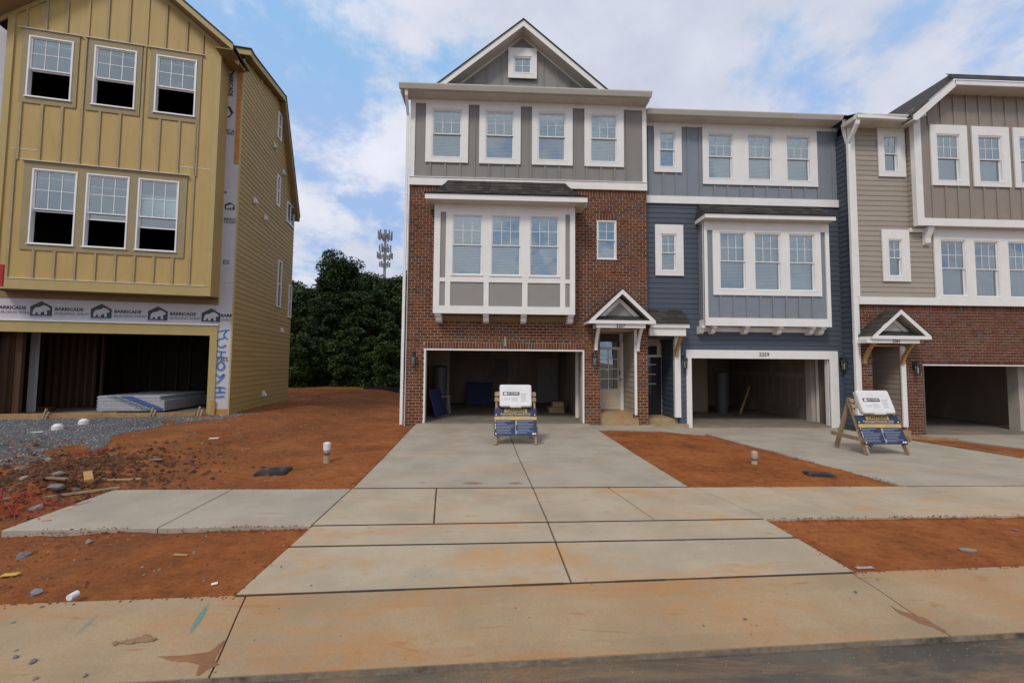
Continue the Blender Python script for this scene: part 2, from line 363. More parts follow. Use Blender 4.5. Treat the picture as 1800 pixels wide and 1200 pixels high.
def inset(poly, k):
    n = len(poly); out = []; ar = sum(poly[i][0]*poly[(i+1) % n][1]-poly[(i+1) % n][0]*poly[i][1] for i in range(n)); sg = 1 if ar > 0 else -1
    for i in range(n):
        p, q, r = Vector(poly[i-1]), Vector(poly[i]), Vector(poly[(i+1) % n]); a = (q-p).normalized(); b = (r-q).normalized()
        na = Vector((-a.y, a.x))*sg; nb = Vector((-b.y, b.x))*sg; m_ = (na+nb); m_ = m_/max(.2, m_.length_squared)*2; out.append((q.x+m_.x*k, q.y+m_.y*k))
    return out
def slab(parent, poly, mt, name='concrete_slab', zf=0.0, gap=.008, th=.11):
    pl = inset(poly, gap); z1 = zf if callable(zf) else (lambda x, y: zf); slabs.append(poly)
    n = len(pl); b = MB(); ins = inset(poly, gap+.008)
    e = .007
    vs = [(x, y, z1(x, y)-th) for x, y in pl]+[(x, y, z1(x, y)-e) for x, y in pl]+[(x, y, z1(x, y)) for x, y in ins]
    b.add(vs, [tuple(range(n-1, -1, -1)), tuple(range(2*n, 3*n))]+[(i, (i+1) % n, (i+1) % n+n, i+n) for i in range(n)]+[(i+n, (i+1) % n+n, (i+1) % n+2*n, i+2*n) for i in range(n)])
    return b.build(name, mt, parent)
drv = empty('driveway', (0, 0, 0)); tag(drv, kind='structure')
dz = lambda x, y: .055*ss(y, 7.5, 12.2)
CJP = [(G(*q)[1], G(*q)[0]) for q in ((1004, 1022), (976, 950), (962, 914), (937, 857), (905, 790))]+[(12.3, .33)]
def CJ(y):                                    # the centre joint wanders a little from slab to slab
    for (a, xa), (b, xb) in zip(CJP, CJP[1:]):
        if y <= b or b == 12.3: return xa+(xb-xa)*(y-a)/(b-a)
for y0, y1 in ((6.2, 8.25), (8.25, 10.45), (10.45, 12.24)):
    for a, b_ in (('L', 'M'), ('M', 'R')):
        xl = lambda y: -2.12-.04*(y-6.2); xr = lambda y: 3.02-.03*(y-6.2); xm = CJ
        fa = xl if a == 'L' else xm; fb = xm if b_ == 'M' else xr
        slab(drv, [(fa(y0), y0), (fb(y0), y0), (fb(y1), y1), (fa(y1), y1)], CONC, zf=dz)
drvB = empty('driveway', (0, 0, 0)); tag(drvB, kind='structure')
bz = lambda x, y: -.12*ss(y, 6.8, 12)
bl = [G(1600, 856), G(1280, 770, -.08), (5.98, 11.55)]
slab(drvB, [(6.47, 6.16), (9.0, 6.16), (8.6, 9.1), (6.2, 9.1)], CONC, zf=bz)
slab(drvB, [(9.0, 6.16), (11.35, 6.16), (11.1, 9.1), (8.6, 9.1)], CONC, zf=bz)
slab(drvB, [(6.2, 9.1), (8.6, 9.1), (8.5, 12.64), (5.95, 12.64)], CONC, zf=bz)
slab(drvB, [(8.6, 9.1), (11.1, 9.1), (10.95, 12.64), (8.5, 12.64)], CONC, zf=bz)
drvC = empty('driveway', (0, 0, 0)); tag(drvC, kind='structure')
czf = lambda x, y: -.26*ss(y, 6.8, 11.5)
slab(drvC, [(13.5, 6.2), (16.2, 6.2), (16.2, 12.2), (13.2, 12.2)], CONC, zf=czf)
slab(drvC, [(16.2, 6.2), (19, 6.2), (19, 12.2), (16.2, 12.2)], CONC, zf=czf)
wk = empty('entrance_path', (0, 0, 0)); tag(wk, kind='structure')
slab(wk, [(2.87, 11.42), (4.75, 11.32), (4.75, 12.24), (2.85, 12.24)], CONC, zf=.02)
slab(wk, [(4.75, 11.32), (5.96, 11.2), (5.94, 12.64), (4.75, 12.64)], CONC, zf=-.07)
sw = empty('sidewalk', (0, 0, 0)); tag(sw, kind='structure')
FB = lambda x: 4.86+.018*x                      # front edge of the sidewalk
JOINT = mat('joint_filler', (.055, .038, .026), .95, .3, 9)
def filler(x0, x1, f, w=.03, z=.003):
    n = 12; b = MB()
    for i in range(n):
        xa, xb = x0+(x1-x0)*i/n, x0+(x1-x0)*(i+1)/n; wa = w*(.8+.4*noise.noise((xa*3, 0, 0)))
        b.hexa([(xa, f(xa)-wa/2, -.05), (xb, f(xb)-wa/2, -.05), (xb, f(xb)+wa/2, -.05), (xa, f(xa)+wa/2, -.05)], [(xa, f(xa)-wa/2, z), (xb, f(xb)-wa/2, z), (xb, f(xb)+wa/2, z), (xa, f(xa)+wa/2, z)])
    return b.build('expansion_joint', JOINT, sw)
def swrun(xs, mt, joint=lambda x, y: x):
    for x0, x1 in zip(xs, xs[1:]): slab(sw, [(x0[1], FB(x0[1])), (x1[1], FB(x1[1])), (x1[0], 6.19), (x0[0], 6.19)], mt)
swrun([(-5.55, -5.45), (-3.86, -3.80), (-2.13, -2.11)], CONC)
JX = lambda a, b: (G(*a)[0], G(*b)[0])
JR = JX((1225, 858), (1345, 908))
swrun([(-2.13, -2.11), JX((767, 858), (765, 914)), (CJ(6.19), CJ(4.86)), JX((1070, 857), (1147, 908)), JR], CONCW)
swrun([JR, JX((1350, 857), (1495, 908)), JX((1490, 857), (1663, 910)), (6.6, 6.75), (8.1, 8.2), (9.7, 9.75), (11.3, 11.3), (13, 13), (15, 15), (17, 17), (19, 19)], CONCW)
ap = empty('driveway_apron', (0, 0, 0)); tag(ap, kind='structure')
for y0, y1 in ((4.33, 4.86), (3.5, 4.33)):
    for k_ in (0, 1):
        ya = lambda x, y: y+.018*x if y > 3.6 else CT(x)
        q = [(-2.10, -2.10), (CJ(y0), CJ(y1)), (3.34, 3.34)][k_:k_+2]
        slab(ap, [(q[0][0], ya(q[0][0], y0)), (q[1][0], ya(q[1][0], y0)), (q[1][1], ya(q[1][1], y1)), (q[0][1], ya(q[0][1], y1))], CONCW)
filler(-2.1, 3.0, lambda x: 6.195, .032); filler(6.5, 11.3, lambda x: 6.175, .022); filler(-2.1, 3.32, lambda x: 4.86+.018*x, .025); filler(-2.1, 3.34, lambda x: 4.33+.018*x, .022)
filler(-2.08, 3.3, lambda x: CT(x)-.005, .03)
# gutter pan with a shallow dish, segment by segment
ku = empty('kerb_gutter', (0, 0, 0)); tag(ku, kind='structure')
for xa, xb in ((-14, -10.5), (-10.5, -7.5), (-7.5, -4.7), (-4.7, -1.93), (-1.93, 3.28), (3.28, 6.3), (6.3, 9.3), (9.3, 12.3), (12.3, 16)):
    b = MB(); prof = [(0, 0), (.25, -.006), (.5, -.028), (.68, -.038), (.85, -.03)]
    g_ = .006; rows = []
    for x, sl_ in ((xa+g_, .17 if xa == -1.93 else .0), (xb-g_, .17 if xb == -1.93 else .0)):
        r_ = []
        for t, z in prof:
            xx = x-sl_*.4+sl_*1.6*t/.85; r_.append((xx, CT(xx)+(RD(xx)-CT(xx))*t/.85, z))
        rows.append(r_)
    n = len(prof); vs = rows[0]+rows[1]+[(rows[0][-1][0], rows[0][-1][1], -.2), (rows[1][-1][0], rows[1][-1][1], -.2), (rows[0][0][0], rows[0][0][1], -.2), (rows[1][0][0], rows[1][0][1], -.2)]
    fs = [(i, i+1, n+i+1, n+i) for i in range(n-1)]+[(n-1, 2*n, 2*n+1, 2*n-1), (0, n, 2*n+3, 2*n+2)]
    fs += [tuple(list(range(n))+[2*n, 2*n+2])[::-1], tuple(list(range(n, 2*n))+[2*n+1, 2*n+3])]
    b.add(vs, fs); b.build('gutter_section', CONCG, ku)
    slabs.append([(xa, RD(xa)), (xb, RD(xb)), (xb, CT(xb)), (xa, CT(xa))])
# road
b = MB()
for i in range(60):
    x = -14+i*.5; b.hexa([(x, RD(x)-.004, -.09), (x+.5, RD(x+.5)-.004, -.09), (x+.5, RD(x+.5)+.02, -.09), (x, RD(x)+.02, -.09)], [(x, RD(x)-.004, -.036+.004*noise.noise((x*3, 0, 0))), (x+.5, RD(x+.5)-.004, -.036+.004*noise.noise((x*3+1.5, 0, 0))), (x+.5, RD(x+.5)+.001, -.037), (x, RD(x)+.001, -.037)])
b.build('kerb_face', mat('grimy_kerb_face', (.21, .17, .125), .9, .35, 12, .5, 60, col2=(.06, .05, .04)), ku)
b = MB(); b.add([(-120, -9, -.072), (120, -9, -.072), (120, RD(120)-.0, -.072), (16, RD(16)+.1, -.072), (-14, RD(-14)+.1, -.072), (-120, RD(-14), -.072)], [(0, 1, 2, 3, 4, 5)])
tag(b.build('road', ASPH), kind='structure')
# clay ground: fine grid near, one wide sheet beyond
inner = [inset(p, .04) for p in slabs]
bbs = [(min(q[0] for q in p), max(q[0] for q in p), min(q[1] for q in p), max(q[1] for q in p)) for p in inner]
def rough(x, y):
    near = ss(-x, 4.6, 6.5)*(1-ss(y, 8.0, 9.5))*ss(y, 3.4, 4.6)
    amp = .014+.008*ss(y, 8, 14)+.006*ss(-x, 2.2, 4)+.08*near
    amp *= .35+.65*min(1, max(0, abs(x+2.1))) if -4 < x < 0 else 1
    return amp*(noise.fractal((x*1.6, y*1.6, 0), 1.0, 2.0, 5)+.35*noise.fractal((x*9, y*9, 4), .8, 2.1, 3))
def ghgt(x, y):
    z = profile(x, y)-.028+rough(x, y)
    if y < 4.85: z -= .012+.02*ss(-x, 2.2, 5.5)
    # ragged mound of spoil left of the sidewalk's end
    z += .20*math.exp(-((x+6.6)/.8)**2-((y-6.6)/.9)**2)
    return z
def covered(x, y):
    for p, bb in zip(inner, bbs):
        if bb[0] < x < bb[1] and bb[2] < y < bb[3] and inside((x, y), p): return True
    return False
xs = [-17+.07*i for i in range(int(27/.07)+1)]; xs = [x for x in xs if x < 10.0]+[10+.2*i for i in range(46)]
ys = []; y = 2.2
while y < 26: ys.append(y); y += .05 if y < 8 else (.08 if y < 13 else .2)
vs = []; W = len(xs)
for y in ys:
    for x in xs:
        c = covered(x, y) or y < CT(x)-.02
        vs.append((x, y, (profile(x, y) if y > 6.3 and y < 13 else 0)-.10 if c else ghgt(x, y)))
fs = [(j*W+i, j*W+i+1, (j+1)*W+i+1, (j+1)*W+i) for j in range(len(ys)-1) for i in range(W-1)]
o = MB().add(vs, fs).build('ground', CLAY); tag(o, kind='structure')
for p in o.data.polygons: p.use_smooth = True
b = MB(); b.add([(-400, 2.6, -.5), (400, 2.6, -.5), (400, 700, -.5), (-400, 700, -.5)], [(0, 1, 2, 3)])
tag(b.build('terrain', CLAY), kind='structure')
b = MB(); b.add([(-400, -9, -.1), (400, -9, -.1), (400, -300, -.1), (-400, -300, -.1)], [(3, 2, 1, 0)])
tag(b.build('far_verge', mat('dry_grass_soil', (.14, .10, .05), .95, .3, 2)), kind='structure')

# ---------------------------------------------------------------- house building kit
class House:
    def __init__(s, name, label, cat, ox, oy, yaw=0.0):
        s.o = Vector((ox, oy, 0)); s.yaw = yaw; s.ex = Vector((math.cos(yaw), math.sin(yaw), 0)); s.ey = Vector((-math.sin(yaw), math.cos(yaw), 0))
        s.root = empty(name, s.o, yaw, label, cat); s.nb = 0; s.bricks = []; s.nsh = 0
    def p(s, px, py, y=0.0):                 # point of the plane at depth y, in house coordinates (x, z)
        d = ray(px, py); c = s.o+s.ey*y; t = ((c.x)*s.ey.x+(c.y)*s.ey.y)/(d.x*s.ey.x+d.y*s.ey.y)
        q = d*t-s.o; return (q.dot(s.ex), d.z*t+CAMH)
    def side(s, px, py, x=0.0):              # point of the plane at width x: (y, z)
        d = ray(px, py); c = s.o+s.ex*x; t = (c.x*s.ex.x+c.y*s.ex.y)/(d.x*s.ex.x+d.y*s.ex.y)
        q = d*t-s.o; return (q.dot(s.ey), d.z*t+CAMH)
    def rect(s, x0, y0, x1, y1, y=0.0):      # two opposite corners in pixels -> x0, x1, z0, z1 (z averaged over the edge)
        a = s.p(x0, y0, y); b = s.p(x1, y1, y); return (a[0], b[0], b[1], a[1])
    def rect4(s, pts, y=0.0):                # tl, tr, br, bl
        q = [s.p(*k, y) for k in pts]
        return ((q[0][0]+q[3][0])/2, (q[1][0]+q[2][0])/2, (q[2][1]+q[3][1])/2, (q[0][1]+q[1][1])/2)
    def box(s, name, x0, x1, y0, y1, z0, z1, mt, par=None): return MB().box(x0, x1, y0, y1, z0, z1).build(name, mt, par or s.root)
    def window(s, r, y, grid=(3, 2), blinds=True, opened=0.0, casing=None, cmat=WHITE, split=.5, cth=.04):
        """double-hung window: vinyl frame, two sashes, panes, muntins, blind"""
        x0, x1, z0, z1 = r; fw = .035
        b = MB().ring(x0, x1, z0, z1, fw, y-.025, y+.09); b.box(x0-.02, x1+.02, y-.045, y+.0, z0-.012, z0+.012)
        w = b.build('window', VINYL, s.root)
        zm = z0+(z1-z0)*split; sw_ = .03; pan = []
        up = (x0+fw, x1-fw, zm-.015, z1-fw); lo = (x0+fw, x1-fw, z0+fw+opened, zm+.02+opened)
        if grid[1] == 0: up = (x0+fw, x1-fw, z0+fw, z1-fw)
        MB().ring(*up, sw_, y+.005, y+.035).build('upper_sash', VINYL, w)
        u = (up[0]+sw_, up[1]-sw_, up[2]+sw_, up[3]-sw_)
        MB().add([(u[0], y+.022, u[2]), (u[1], y+.022, u[2]), (u[1], y+.022, u[3]), (u[0], y+.022, u[3])], [(0, 1, 2, 3)]).build('pane', GLASS, w)
        gx, gz = grid[0], (grid[1] or grid[0]); mu = MB()
        for i in range(1, gx):
            c = u[0]+(u[1]-u[0])*i/gx; mu.box(c-.008, c+.008, y+.014, y+.02, u[2], u[3])
        for j in range(1, gz):
            c = u[2]+(u[3]-u[2])*j/gz; mu.box(u[0], u[1], y+.0135, y+.0205, c-.008, c+.008)
        mu.build('muntin', VINYL, w)
        if grid[1]:
            MB().ring(*lo, sw_, y+.04, y+.07).build('lower_sash', VINYL, w)
            l = (lo[0]+sw_, lo[1]-sw_, lo[2]+sw_, lo[3]-sw_)
            MB().add([(l[0], y+.055, l[2]), (l[1], y+.055, l[2]), (l[1], y+.055, l[3]), (l[0], y+.055, l[3])], [(0, 1, 2, 3)]).build('pane', GLASS, w)
        if blinds:
            bl = MB(); z = z0+fw+.01
            bl.box(x0+fw, x1-fw, y+.11, y+.16, z1-fw-.05, z1-fw)
            while z < z1-fw-.05:
                dy = .011; dz_ = .001
                bl.add([(x0+fw+.004, y+.135-dy, z+dz_+.002), (x1-fw-.004, y+.135-dy, z+dz_+.002), (x1-fw-.004, y+.135+dy, z+.044+dz_), (x0+fw+.004, y+.135+dy, z+.044+dz_)], [(0, 1, 2, 3)])
                z += .046
            bl.build('blind', BLIND, w)
        if casing:
            c = casing; b = MB()
            b.box(c[0], x0, y-cth, y+.0, c[2], c[3]); b.box(x1, c[1], y-cth, y+.0, c[2], c[3])
            if c[2] < z0: b.box(x0, x1, y-cth, y+.0, c[2], z0)
            if c[3] > z1: b.box(x0, x1, y-cth, y+.0, z1, c[3])
            b.build('casing', cmat, w)
        return w
    def battens(s, xs, z0, z1, y, mt, wd_=.062, th=.028, par=None):
        for x in xs:
            s.box('batten', x-wd_/2, x+wd_/2, y-th, y, z0(x) if callable(z0) else z0, z1(x) if callable(z1) else z1, mt, par)
    def lap(s, x0, x1, z0, z1, hs, y, mt, exp=.165, par=None, axis='x', sgn=-1, top=None, jl=3.4):
        """horizontal lap siding: every plank a part, its lower edge standing proud"""
        z = z0; k = 0
        while z < z1-.01:
            zt = min(z+exp, z1); cz = (z+zt)/2; lim = (x0, x1)
            if top:
                lim = top(cz)
                if not lim: z += exp; k += 1; continue
            iv = [lim]
            for h in hs:
                if h[2] < cz < h[3]:
                    nv = []
                    for a, b in iv:
                        if h[1] <= a or h[0] >= b: nv.append((a, b)); continue
                        if h[0] > a: nv.append((a, h[0]))
                        if h[1] < b: nv.append((h[1], b))
                    iv = nv
            for a, b in iv:
                cuts = [a]; c = x0+((k*1.37) % jl)
                while c < b-.4:
                    if c > a+.4: cuts.append(c)
                    c += jl
                cuts.append(b)
                for u0, u1 in zip(cuts, cuts[1:]):
                    u1 -= .002
                    pr = [(y, zt-.001), (y+sgn*.004, zt-.001), (y+sgn*.017, z+.004), (y+sgn*.013, z), (y, z)]
                    bb = MB()
                    if axis == 'x': bb.prismx(pr, u0, u1)
                    else: bb.prism(pr, u0, u1)
                    bb.build('plank', mt, par or s.root)
            z += exp; k += 1
    def brickwork(s, x0, x1, z0, z1, hs, y, mt, skip=[], course=.0905, pitch=.208, phase=0):
        course = (z1-z0)/max(1, round((z1-z0)/course)); s.grid = (z0, course); k = 0; z = z0; g = .016
        while z < z1-.01:
            zt = min(z+course-g, z1-.004); cz = (z+zt)/2; iv = [(x0, x1)]
            for h in hs+skip:
                if h[2] < cz < h[3]:
                    nv = []
                    for a, b in iv:
                        if h[1] <= a or h[0] >= b: nv.append((a, b)); continue
                        if h[0] > a: nv.append((a, h[0]))
                        if h[1] < b: nv.append((h[1], b))
                    iv = nv
            for a, b in iv:
                i = math.floor((a-x0)/pitch)-1; off = x0+(pitch/2 if k % 2 else 0)
                while off+i*pitch < b:
                    u0 = max(a, off+i*pitch); u1 = min(b, off+(i+1)*pitch-g)
                    if u1-u0 > .03: s.bricks.append((u0, u1, z, zt, y+random.uniform(-.0025, .0025)))
                    i += 1
            z += course; k += 1
    def snap(s, z):                          # next bed joint at or above z
        z0, c = s.grid; return z0+math.ceil((z-z0)/c-.25)*c
    def soldiers(s, x0, x1, z0, z1, y, pitch=.086, g=.017):
        n = max(1, round((x1-x0)/pitch)); w = (x1-x0)/n
        for i in range(n): s.bricks.append((x0+i*w+g/2, x0+(i+1)*w-g/2, z0, z1, y-.004+random.uniform(-.002, .002)))
    def lay_bricks(s, mt, par):
        def dist(b): return (s.o+s.ex*((b[0]+b[1])/2)+Vector((0, 0, (b[2]+b[3])/2-CAMH))).length/max(.02, (b[1]-b[0])*(b[3]-b[2]))**.5
        bs = sorted(s.bricks, key=dist)
        def bm_(b, u):
            x0, x1, z0, z1, y = b; c = .004
            o0 = [(x0, y+.03, z0), (x1, y+.03, z0), (x1, y+.03, z1), (x0, y+.03, z1)]
            o1 = [(x0, y+c, z0), (x1, y+c, z0), (x1, y+c, z1), (x0, y+c, z1)]
            o2 = [(x0+c, y, z0+c), (x1-c, y, z0+c), (x1-c, y, z1-c), (x0+c, y, z1-c)]
            u.add(o0+o1+o2, [(8, 9, 10, 11)]+[(i+4, (i+1) % 4+4, (i+1) % 4+8, i+8) for i in range(4)]+[(i, (i+1) % 4, (i+1) % 4+4, i+4) for i in range(4)])
        cache = {}
        for b in bs[:300]:
            w, h = round(b[1]-b[0], 3), round(b[3]-b[2], 3)
            if (w, h) not in cache:
                u = MB(); bm_((-w/2, w/2, -h/2, h/2, 0), u); cache[(w, h)] = u.mesh('brick', mt)
            link('brick', cache[(w, h)], par, ((b[0]+b[1])/2, b[4], (b[2]+b[3])/2))
        u = MB()
        for b in bs[300:]: bm_(b, u)
        if u.v: tag(u.build('bricks', mt, par), kind='stuff')
    def shingles(s, surf, u0f, u1f, n, par, tabw=.26, mt=SHING, thick=.012):
        """surf(u, v) -> point and outward normal; courses overlap downwards, each tab a part"""
        for j in range(n):
            va, vb = j/n, (j+1)/n; c = u0f(va)+(-(j % 3)*.09)
            while c < u1f(va):
                w = tabw*random.uniform(.7, 1.25); a = max(c, u0f(va)); b = min(c+w-.006, u1f(va)); c += w
                if b-a < .03: continue
                at, bt = max(a, u0f(vb)), min(b, u1f(vb)); at = min(at, u1f(vb)); bt = max(bt, u0f(vb))
                if bt < at: at = bt = (at+bt)/2
                P = [surf(a, va), surf(b, va), surf(bt, min(1, vb+.0)), surf(at, min(1, vb+.0))]
                th = thick*random.uniform(.7, 1.5)
                q0 = [p_ for p_, n_ in P]; q1 = [p_+n_*(th if i < 2 else .003) for i, (p_, n_) in enumerate(P)]
                MB().hexa(q0, q1).build('shingle', mt, par); s.nsh += 1

def lantern(H, x, z, y, par=None):
    """carriage lantern on a back plate, unlit"""
    b = MB().box(x-.045, x+.045, y-.02, y, z-.02, z+.22); lp = b.build('wall_lantern', BLACK, H.root)
    yy = y-.13; MB().bar((x, y-.02, z+.17), (x, yy, z+.20), .02, .02).cyl((x, yy, z+.2), (x, yy, z+.235), .012, .004, 6).build('arm', BLACK, lp)
    c = MB(); c.cyl((x, yy, z+.10), (x, yy, z+.20), .10, .022, 6); c.cyl((x, yy, z+.085), (x, yy, z+.10), .085, .10, 6); c.build('cap', BLACK, lp)
    MB().cyl((x, yy, z-.17), (x, yy, z+.085), .055, .075, 6).build('glass_chimney', LGLASS, lp)
    c = MB()
    for i in range(6):
        t = 2*math.pi*i/6+.3
        c.bar((x+.057*math.cos(t), yy+.057*math.sin(t), z-.17), (x+.077*math.cos(t), yy+.077*math.sin(t), z+.085), .012, .012, (0, 1, .1))
    c.cyl((x, yy, z-.195), (x, yy, z-.17), .065, .065, 6); c.build('cage', BLACK, lp)
    MB().cyl((x, yy, z-.15), (x, yy, z-.03), .018, .018, 8).cyl((x, yy, z-.03), (x, yy, z+.03), .028, .008, 8).build('bulb', BULB, lp)
    return lp
def bracket(H, x, w, y, z1, h, d, mt, curve=True):
    """curved timber knee between wall and beam"""
    pts = []; n = 8
    for i in range(n+1):
        t = i/n; pts.append((y-d*t**1.7, z1-h*(1-t)))
    prof = [(a, b) for a, b in pts]+[(a-.09 if i < n else a-.09, b) for i, (a, b) in reversed(list(enumerate(pts)))]
    return MB().prismx(prof, x-w/2, x+w/2).build('bracket', mt, H.root)
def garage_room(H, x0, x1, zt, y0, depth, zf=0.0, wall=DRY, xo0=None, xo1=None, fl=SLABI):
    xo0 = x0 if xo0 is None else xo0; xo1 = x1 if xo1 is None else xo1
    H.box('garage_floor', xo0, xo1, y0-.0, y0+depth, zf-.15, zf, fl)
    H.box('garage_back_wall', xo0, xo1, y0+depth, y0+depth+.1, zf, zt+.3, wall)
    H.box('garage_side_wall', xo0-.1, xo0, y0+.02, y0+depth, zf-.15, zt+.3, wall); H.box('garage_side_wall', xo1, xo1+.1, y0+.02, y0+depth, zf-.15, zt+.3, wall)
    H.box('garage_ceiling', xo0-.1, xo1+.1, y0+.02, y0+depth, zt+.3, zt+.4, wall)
def shell(H, x0, x1, d, z0, z1, mt, floors, y0=.02):
    H.box('side_wall', x0, x0+.15, y0, d, z0, z1, mt); H.box('side_wall', x1-.15, x1, y0, d, z0, z1, mt)
    H.box('rear_wall', x0+.15, x1-.15, d-.15, d, z0, z1, mt)
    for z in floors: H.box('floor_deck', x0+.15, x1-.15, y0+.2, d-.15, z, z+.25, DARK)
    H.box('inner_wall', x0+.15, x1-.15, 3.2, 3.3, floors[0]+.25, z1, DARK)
def gutter(H, x0, x1, y, z1, mt=WHITE, h=.15, d=.13):
    prof = [(y, z1-h*.95), (y-d*.55, z1-h), (y-d*.8, z1-h*.55), (y-d, z1-.025), (y-d, z1), (y, z1)]
    return MB().prismx(prof, x0, x1).build('gutter', mt, H.root)
def digits(H, s_, x, z, y, size): return text('house_number', s_, size, DIGIT, H.root, (x, y, z), bold=.004, sx=1.0)
K = {'3': (3.75, 680, 20), '4': (3.913, 700, 300), '5': (3.3333, 690, 560), '6': (4, 1120, 180), '7': (4, 1120, 470), '8': (3.3333, 1440, 110), '9': (3.3333, 1440, 460), 'y1': (3, 0, 0), 'y2': (3, 0, 380)}
def cr(H, k, x0, y0, x1, y1, y=0.0):
    s, ox, oy = K[k]; a = H.p(x0/s+ox, y0/s+oy, y); b = H.p(x1/s+ox, y1/s+oy, y); return (a[0], b[0], b[1], a[1])
def cp(H, k, x, z, y=0.0):
    s, ox, oy = K[k]; return H.p(x/s+ox, z/s+oy, y)

# ================================================================ brick and grey townhouse
A = House('townhouse', 'red brick townhouse with grey gabled top storey and white-trimmed box bay over its garage', 'house', 1.0, 12.25)
R_ = A.root
ax0, ax1 = A.p(717, 500)[0], A.p(1138, 500)[0]
zb1 = cp(A, '3', 800, 1163)[1]; zb2 = cp(A, '3', 800, 1113)[1]     # white band bottom, top
ztop = cp(A, '3', 800, 502, -.5)[1]+.02-.17
gx0, gx1, gz1 = A.p(744.6, 680)[0], A.p(1027, 680)[0], cp(A, '5', 640, 179)[1]
ex0, ex1 = A.p(1055.3, 680)[0], A.p(1119.5, 680)[0]; ez1 = 2.95
swn = cr(A, '4', 1367, 341, 1502, 611)
W3 = [cr(A, '3', *q) for q in ((300, 647, 495, 971), (650, 657, 840, 981), (993, 667, 1181, 991), (1337, 680, 1521, 1001))]
C3 = [cr(A, '3', *q) for q in ((262, 600, 535, 1005), (612, 612, 880, 1015), (957, 622, 1223, 1023), (1300, 634, 1560, 1033))]
ins = lambda r: (r[0]+.01, r[1]-.01, r[2]+.01, r[3]-.01)
bayr = cr(A, '4', 252, 238, 1215, 992, -.47)
bayh = (bayr[0]+.2, bayr[1]-.2, bayr[2]+.2, bayr[3]-.1)
hA = [(gx0, gx1, -1, gz1), (ex0, ex1, -1, ez1), swn, bayh]
wallA = MB().holes(ax0, ax1, -.15, zb1+.02, hA, .012, .16).build('brick_wall', MORTAR, R_)
# bricks
A.grid = (-.03, (zb1-.16)/round((zb1-.16)/.0905)); sA, sB = A.snap(gz1+.17), A.snap(swn[3]+.17)
A.brickwork(ax0, ax1, -.03, zb1-.19, [(gx0-.0, gx1+.0, -1, sA), (ex0, ex1, -1, ez1), (swn[0]-.01, swn[1]+.01, swn[2]-.075, sB), (bayr[0]+.15, bayr[1]-.15, bayr[2]+.25, bayr[3]+.15)], 0, BRICK)
A.soldiers(gx0-.0, gx1+.0, gz1+.008, sA-.016, 0); A.soldiers(swn[0]-.01, swn[1]+.01, swn[3]+.008, sB-.016, 0)
A.soldiers(swn[0]-.01, swn[1]+.01, swn[2]-.07, swn[2]-.008, -.012, .1)
A.soldiers(ax0, ax1, zb1-.19, zb1-.005, 0)
# reveals of the piers beside the door and garage
for x0, x1 in ((ax0, ax0+.012), (ax1-.012, ax1)): pass
A.lay_bricks(BRICK, wallA)
# brick returns (side faces of the piers in the porch)
def returns(H, x, sgn, y0, y1, z0, z1, mt, par):
    u = MB(); z = z0; k = 0
    while z+.09 < z1:
        c = y0+(.105 if k % 2 else 0)
        if k % 2: u.box(min(x, x+sgn*.012), max(x, x+sgn*.012), y0, y0+.094, z, z+.08)
        while c < y1-.05: u.box(min(x, x+sgn*.012), max(x, x+sgn*.012), c, min(c+.197, y1), z, z+.08); c += .208
        z += .0905; k += 1
    tag(u.build('bricks', mt, par), kind='stuff')
A.box('pier_core', ex1, ax1-.01, .16, .62, -.15, ez1, MORTAR); A.box('pier_core', gx1, ex0, .16, .62, -.15, ez1, MORTAR)
A.box('pier_core', ax0+.01, gx0, .16, .5, -.15, gz1+.4, MORTAR)
returns(A, ax1-.01, 1, .02, .6, -.03, 2.9, BRICKC, wallA)
# storey above: grey board and batten, corner boards, band, frieze
ux0, ux1 = ax0+.03, ax1-.03
up = MB().holes(ux0, ux1, zb1+.02, ztop, [ins(w) for w in W3], -.01, .14).build('upper_wall', GREY, R_)
A.box('band_board', ax0-.02, ax1, -.06, -.01, zb1, zb2, WHITE); A.box('band_cap', ax0-.02, ax1, -.08, -.01, zb2+.001, zb2+.02, WHITE)
cl = cp(A, '3', 188, 800)[0]; crr = cp(A, '3', 1681, 800)[0]
A.box('corner_board', ax0-.02, cl, -.045, -.01, zb2+.02, ztop, WHITE); A.box('corner_board', crr, ax1, -.045, -.01, zb2+.02, ztop, WHITE)
A.box('corner_board', ax0-.03, ax0-.001, -.02, .12, -.1, ztop, WHITE)
frz = min(cp(A, '3', 230, 593)[1], ztop-.13)
xs_ = [cl]+[v for c in C3 for v in (c[0], c[1])]+[crr]
for i in range(0, len(xs_), 2): A.box('frieze_board', xs_[i]+.001, xs_[i+1]-.001, -.05, -.01, frz, ztop, WHITE)
for w, c in zip(W3, C3): A.window(w, -.02, casing=(c[0], c[1], c[2], ztop))
low = [cp(A, '3', x, 1060)[0] for x in (285, 385, 483, 672, 768, 860, 1042, 1136, 1316, 1410, 1499)]
cbz = C3[0][2]
A.battens(low, zb2+.02, cbz-.003, -.01, GREY)
A.battens([cp(A, '3', x, 900)[0] for x in (577, 948, 1236, 1582)], zb2+.02, frz-.003, -.01, GREY)
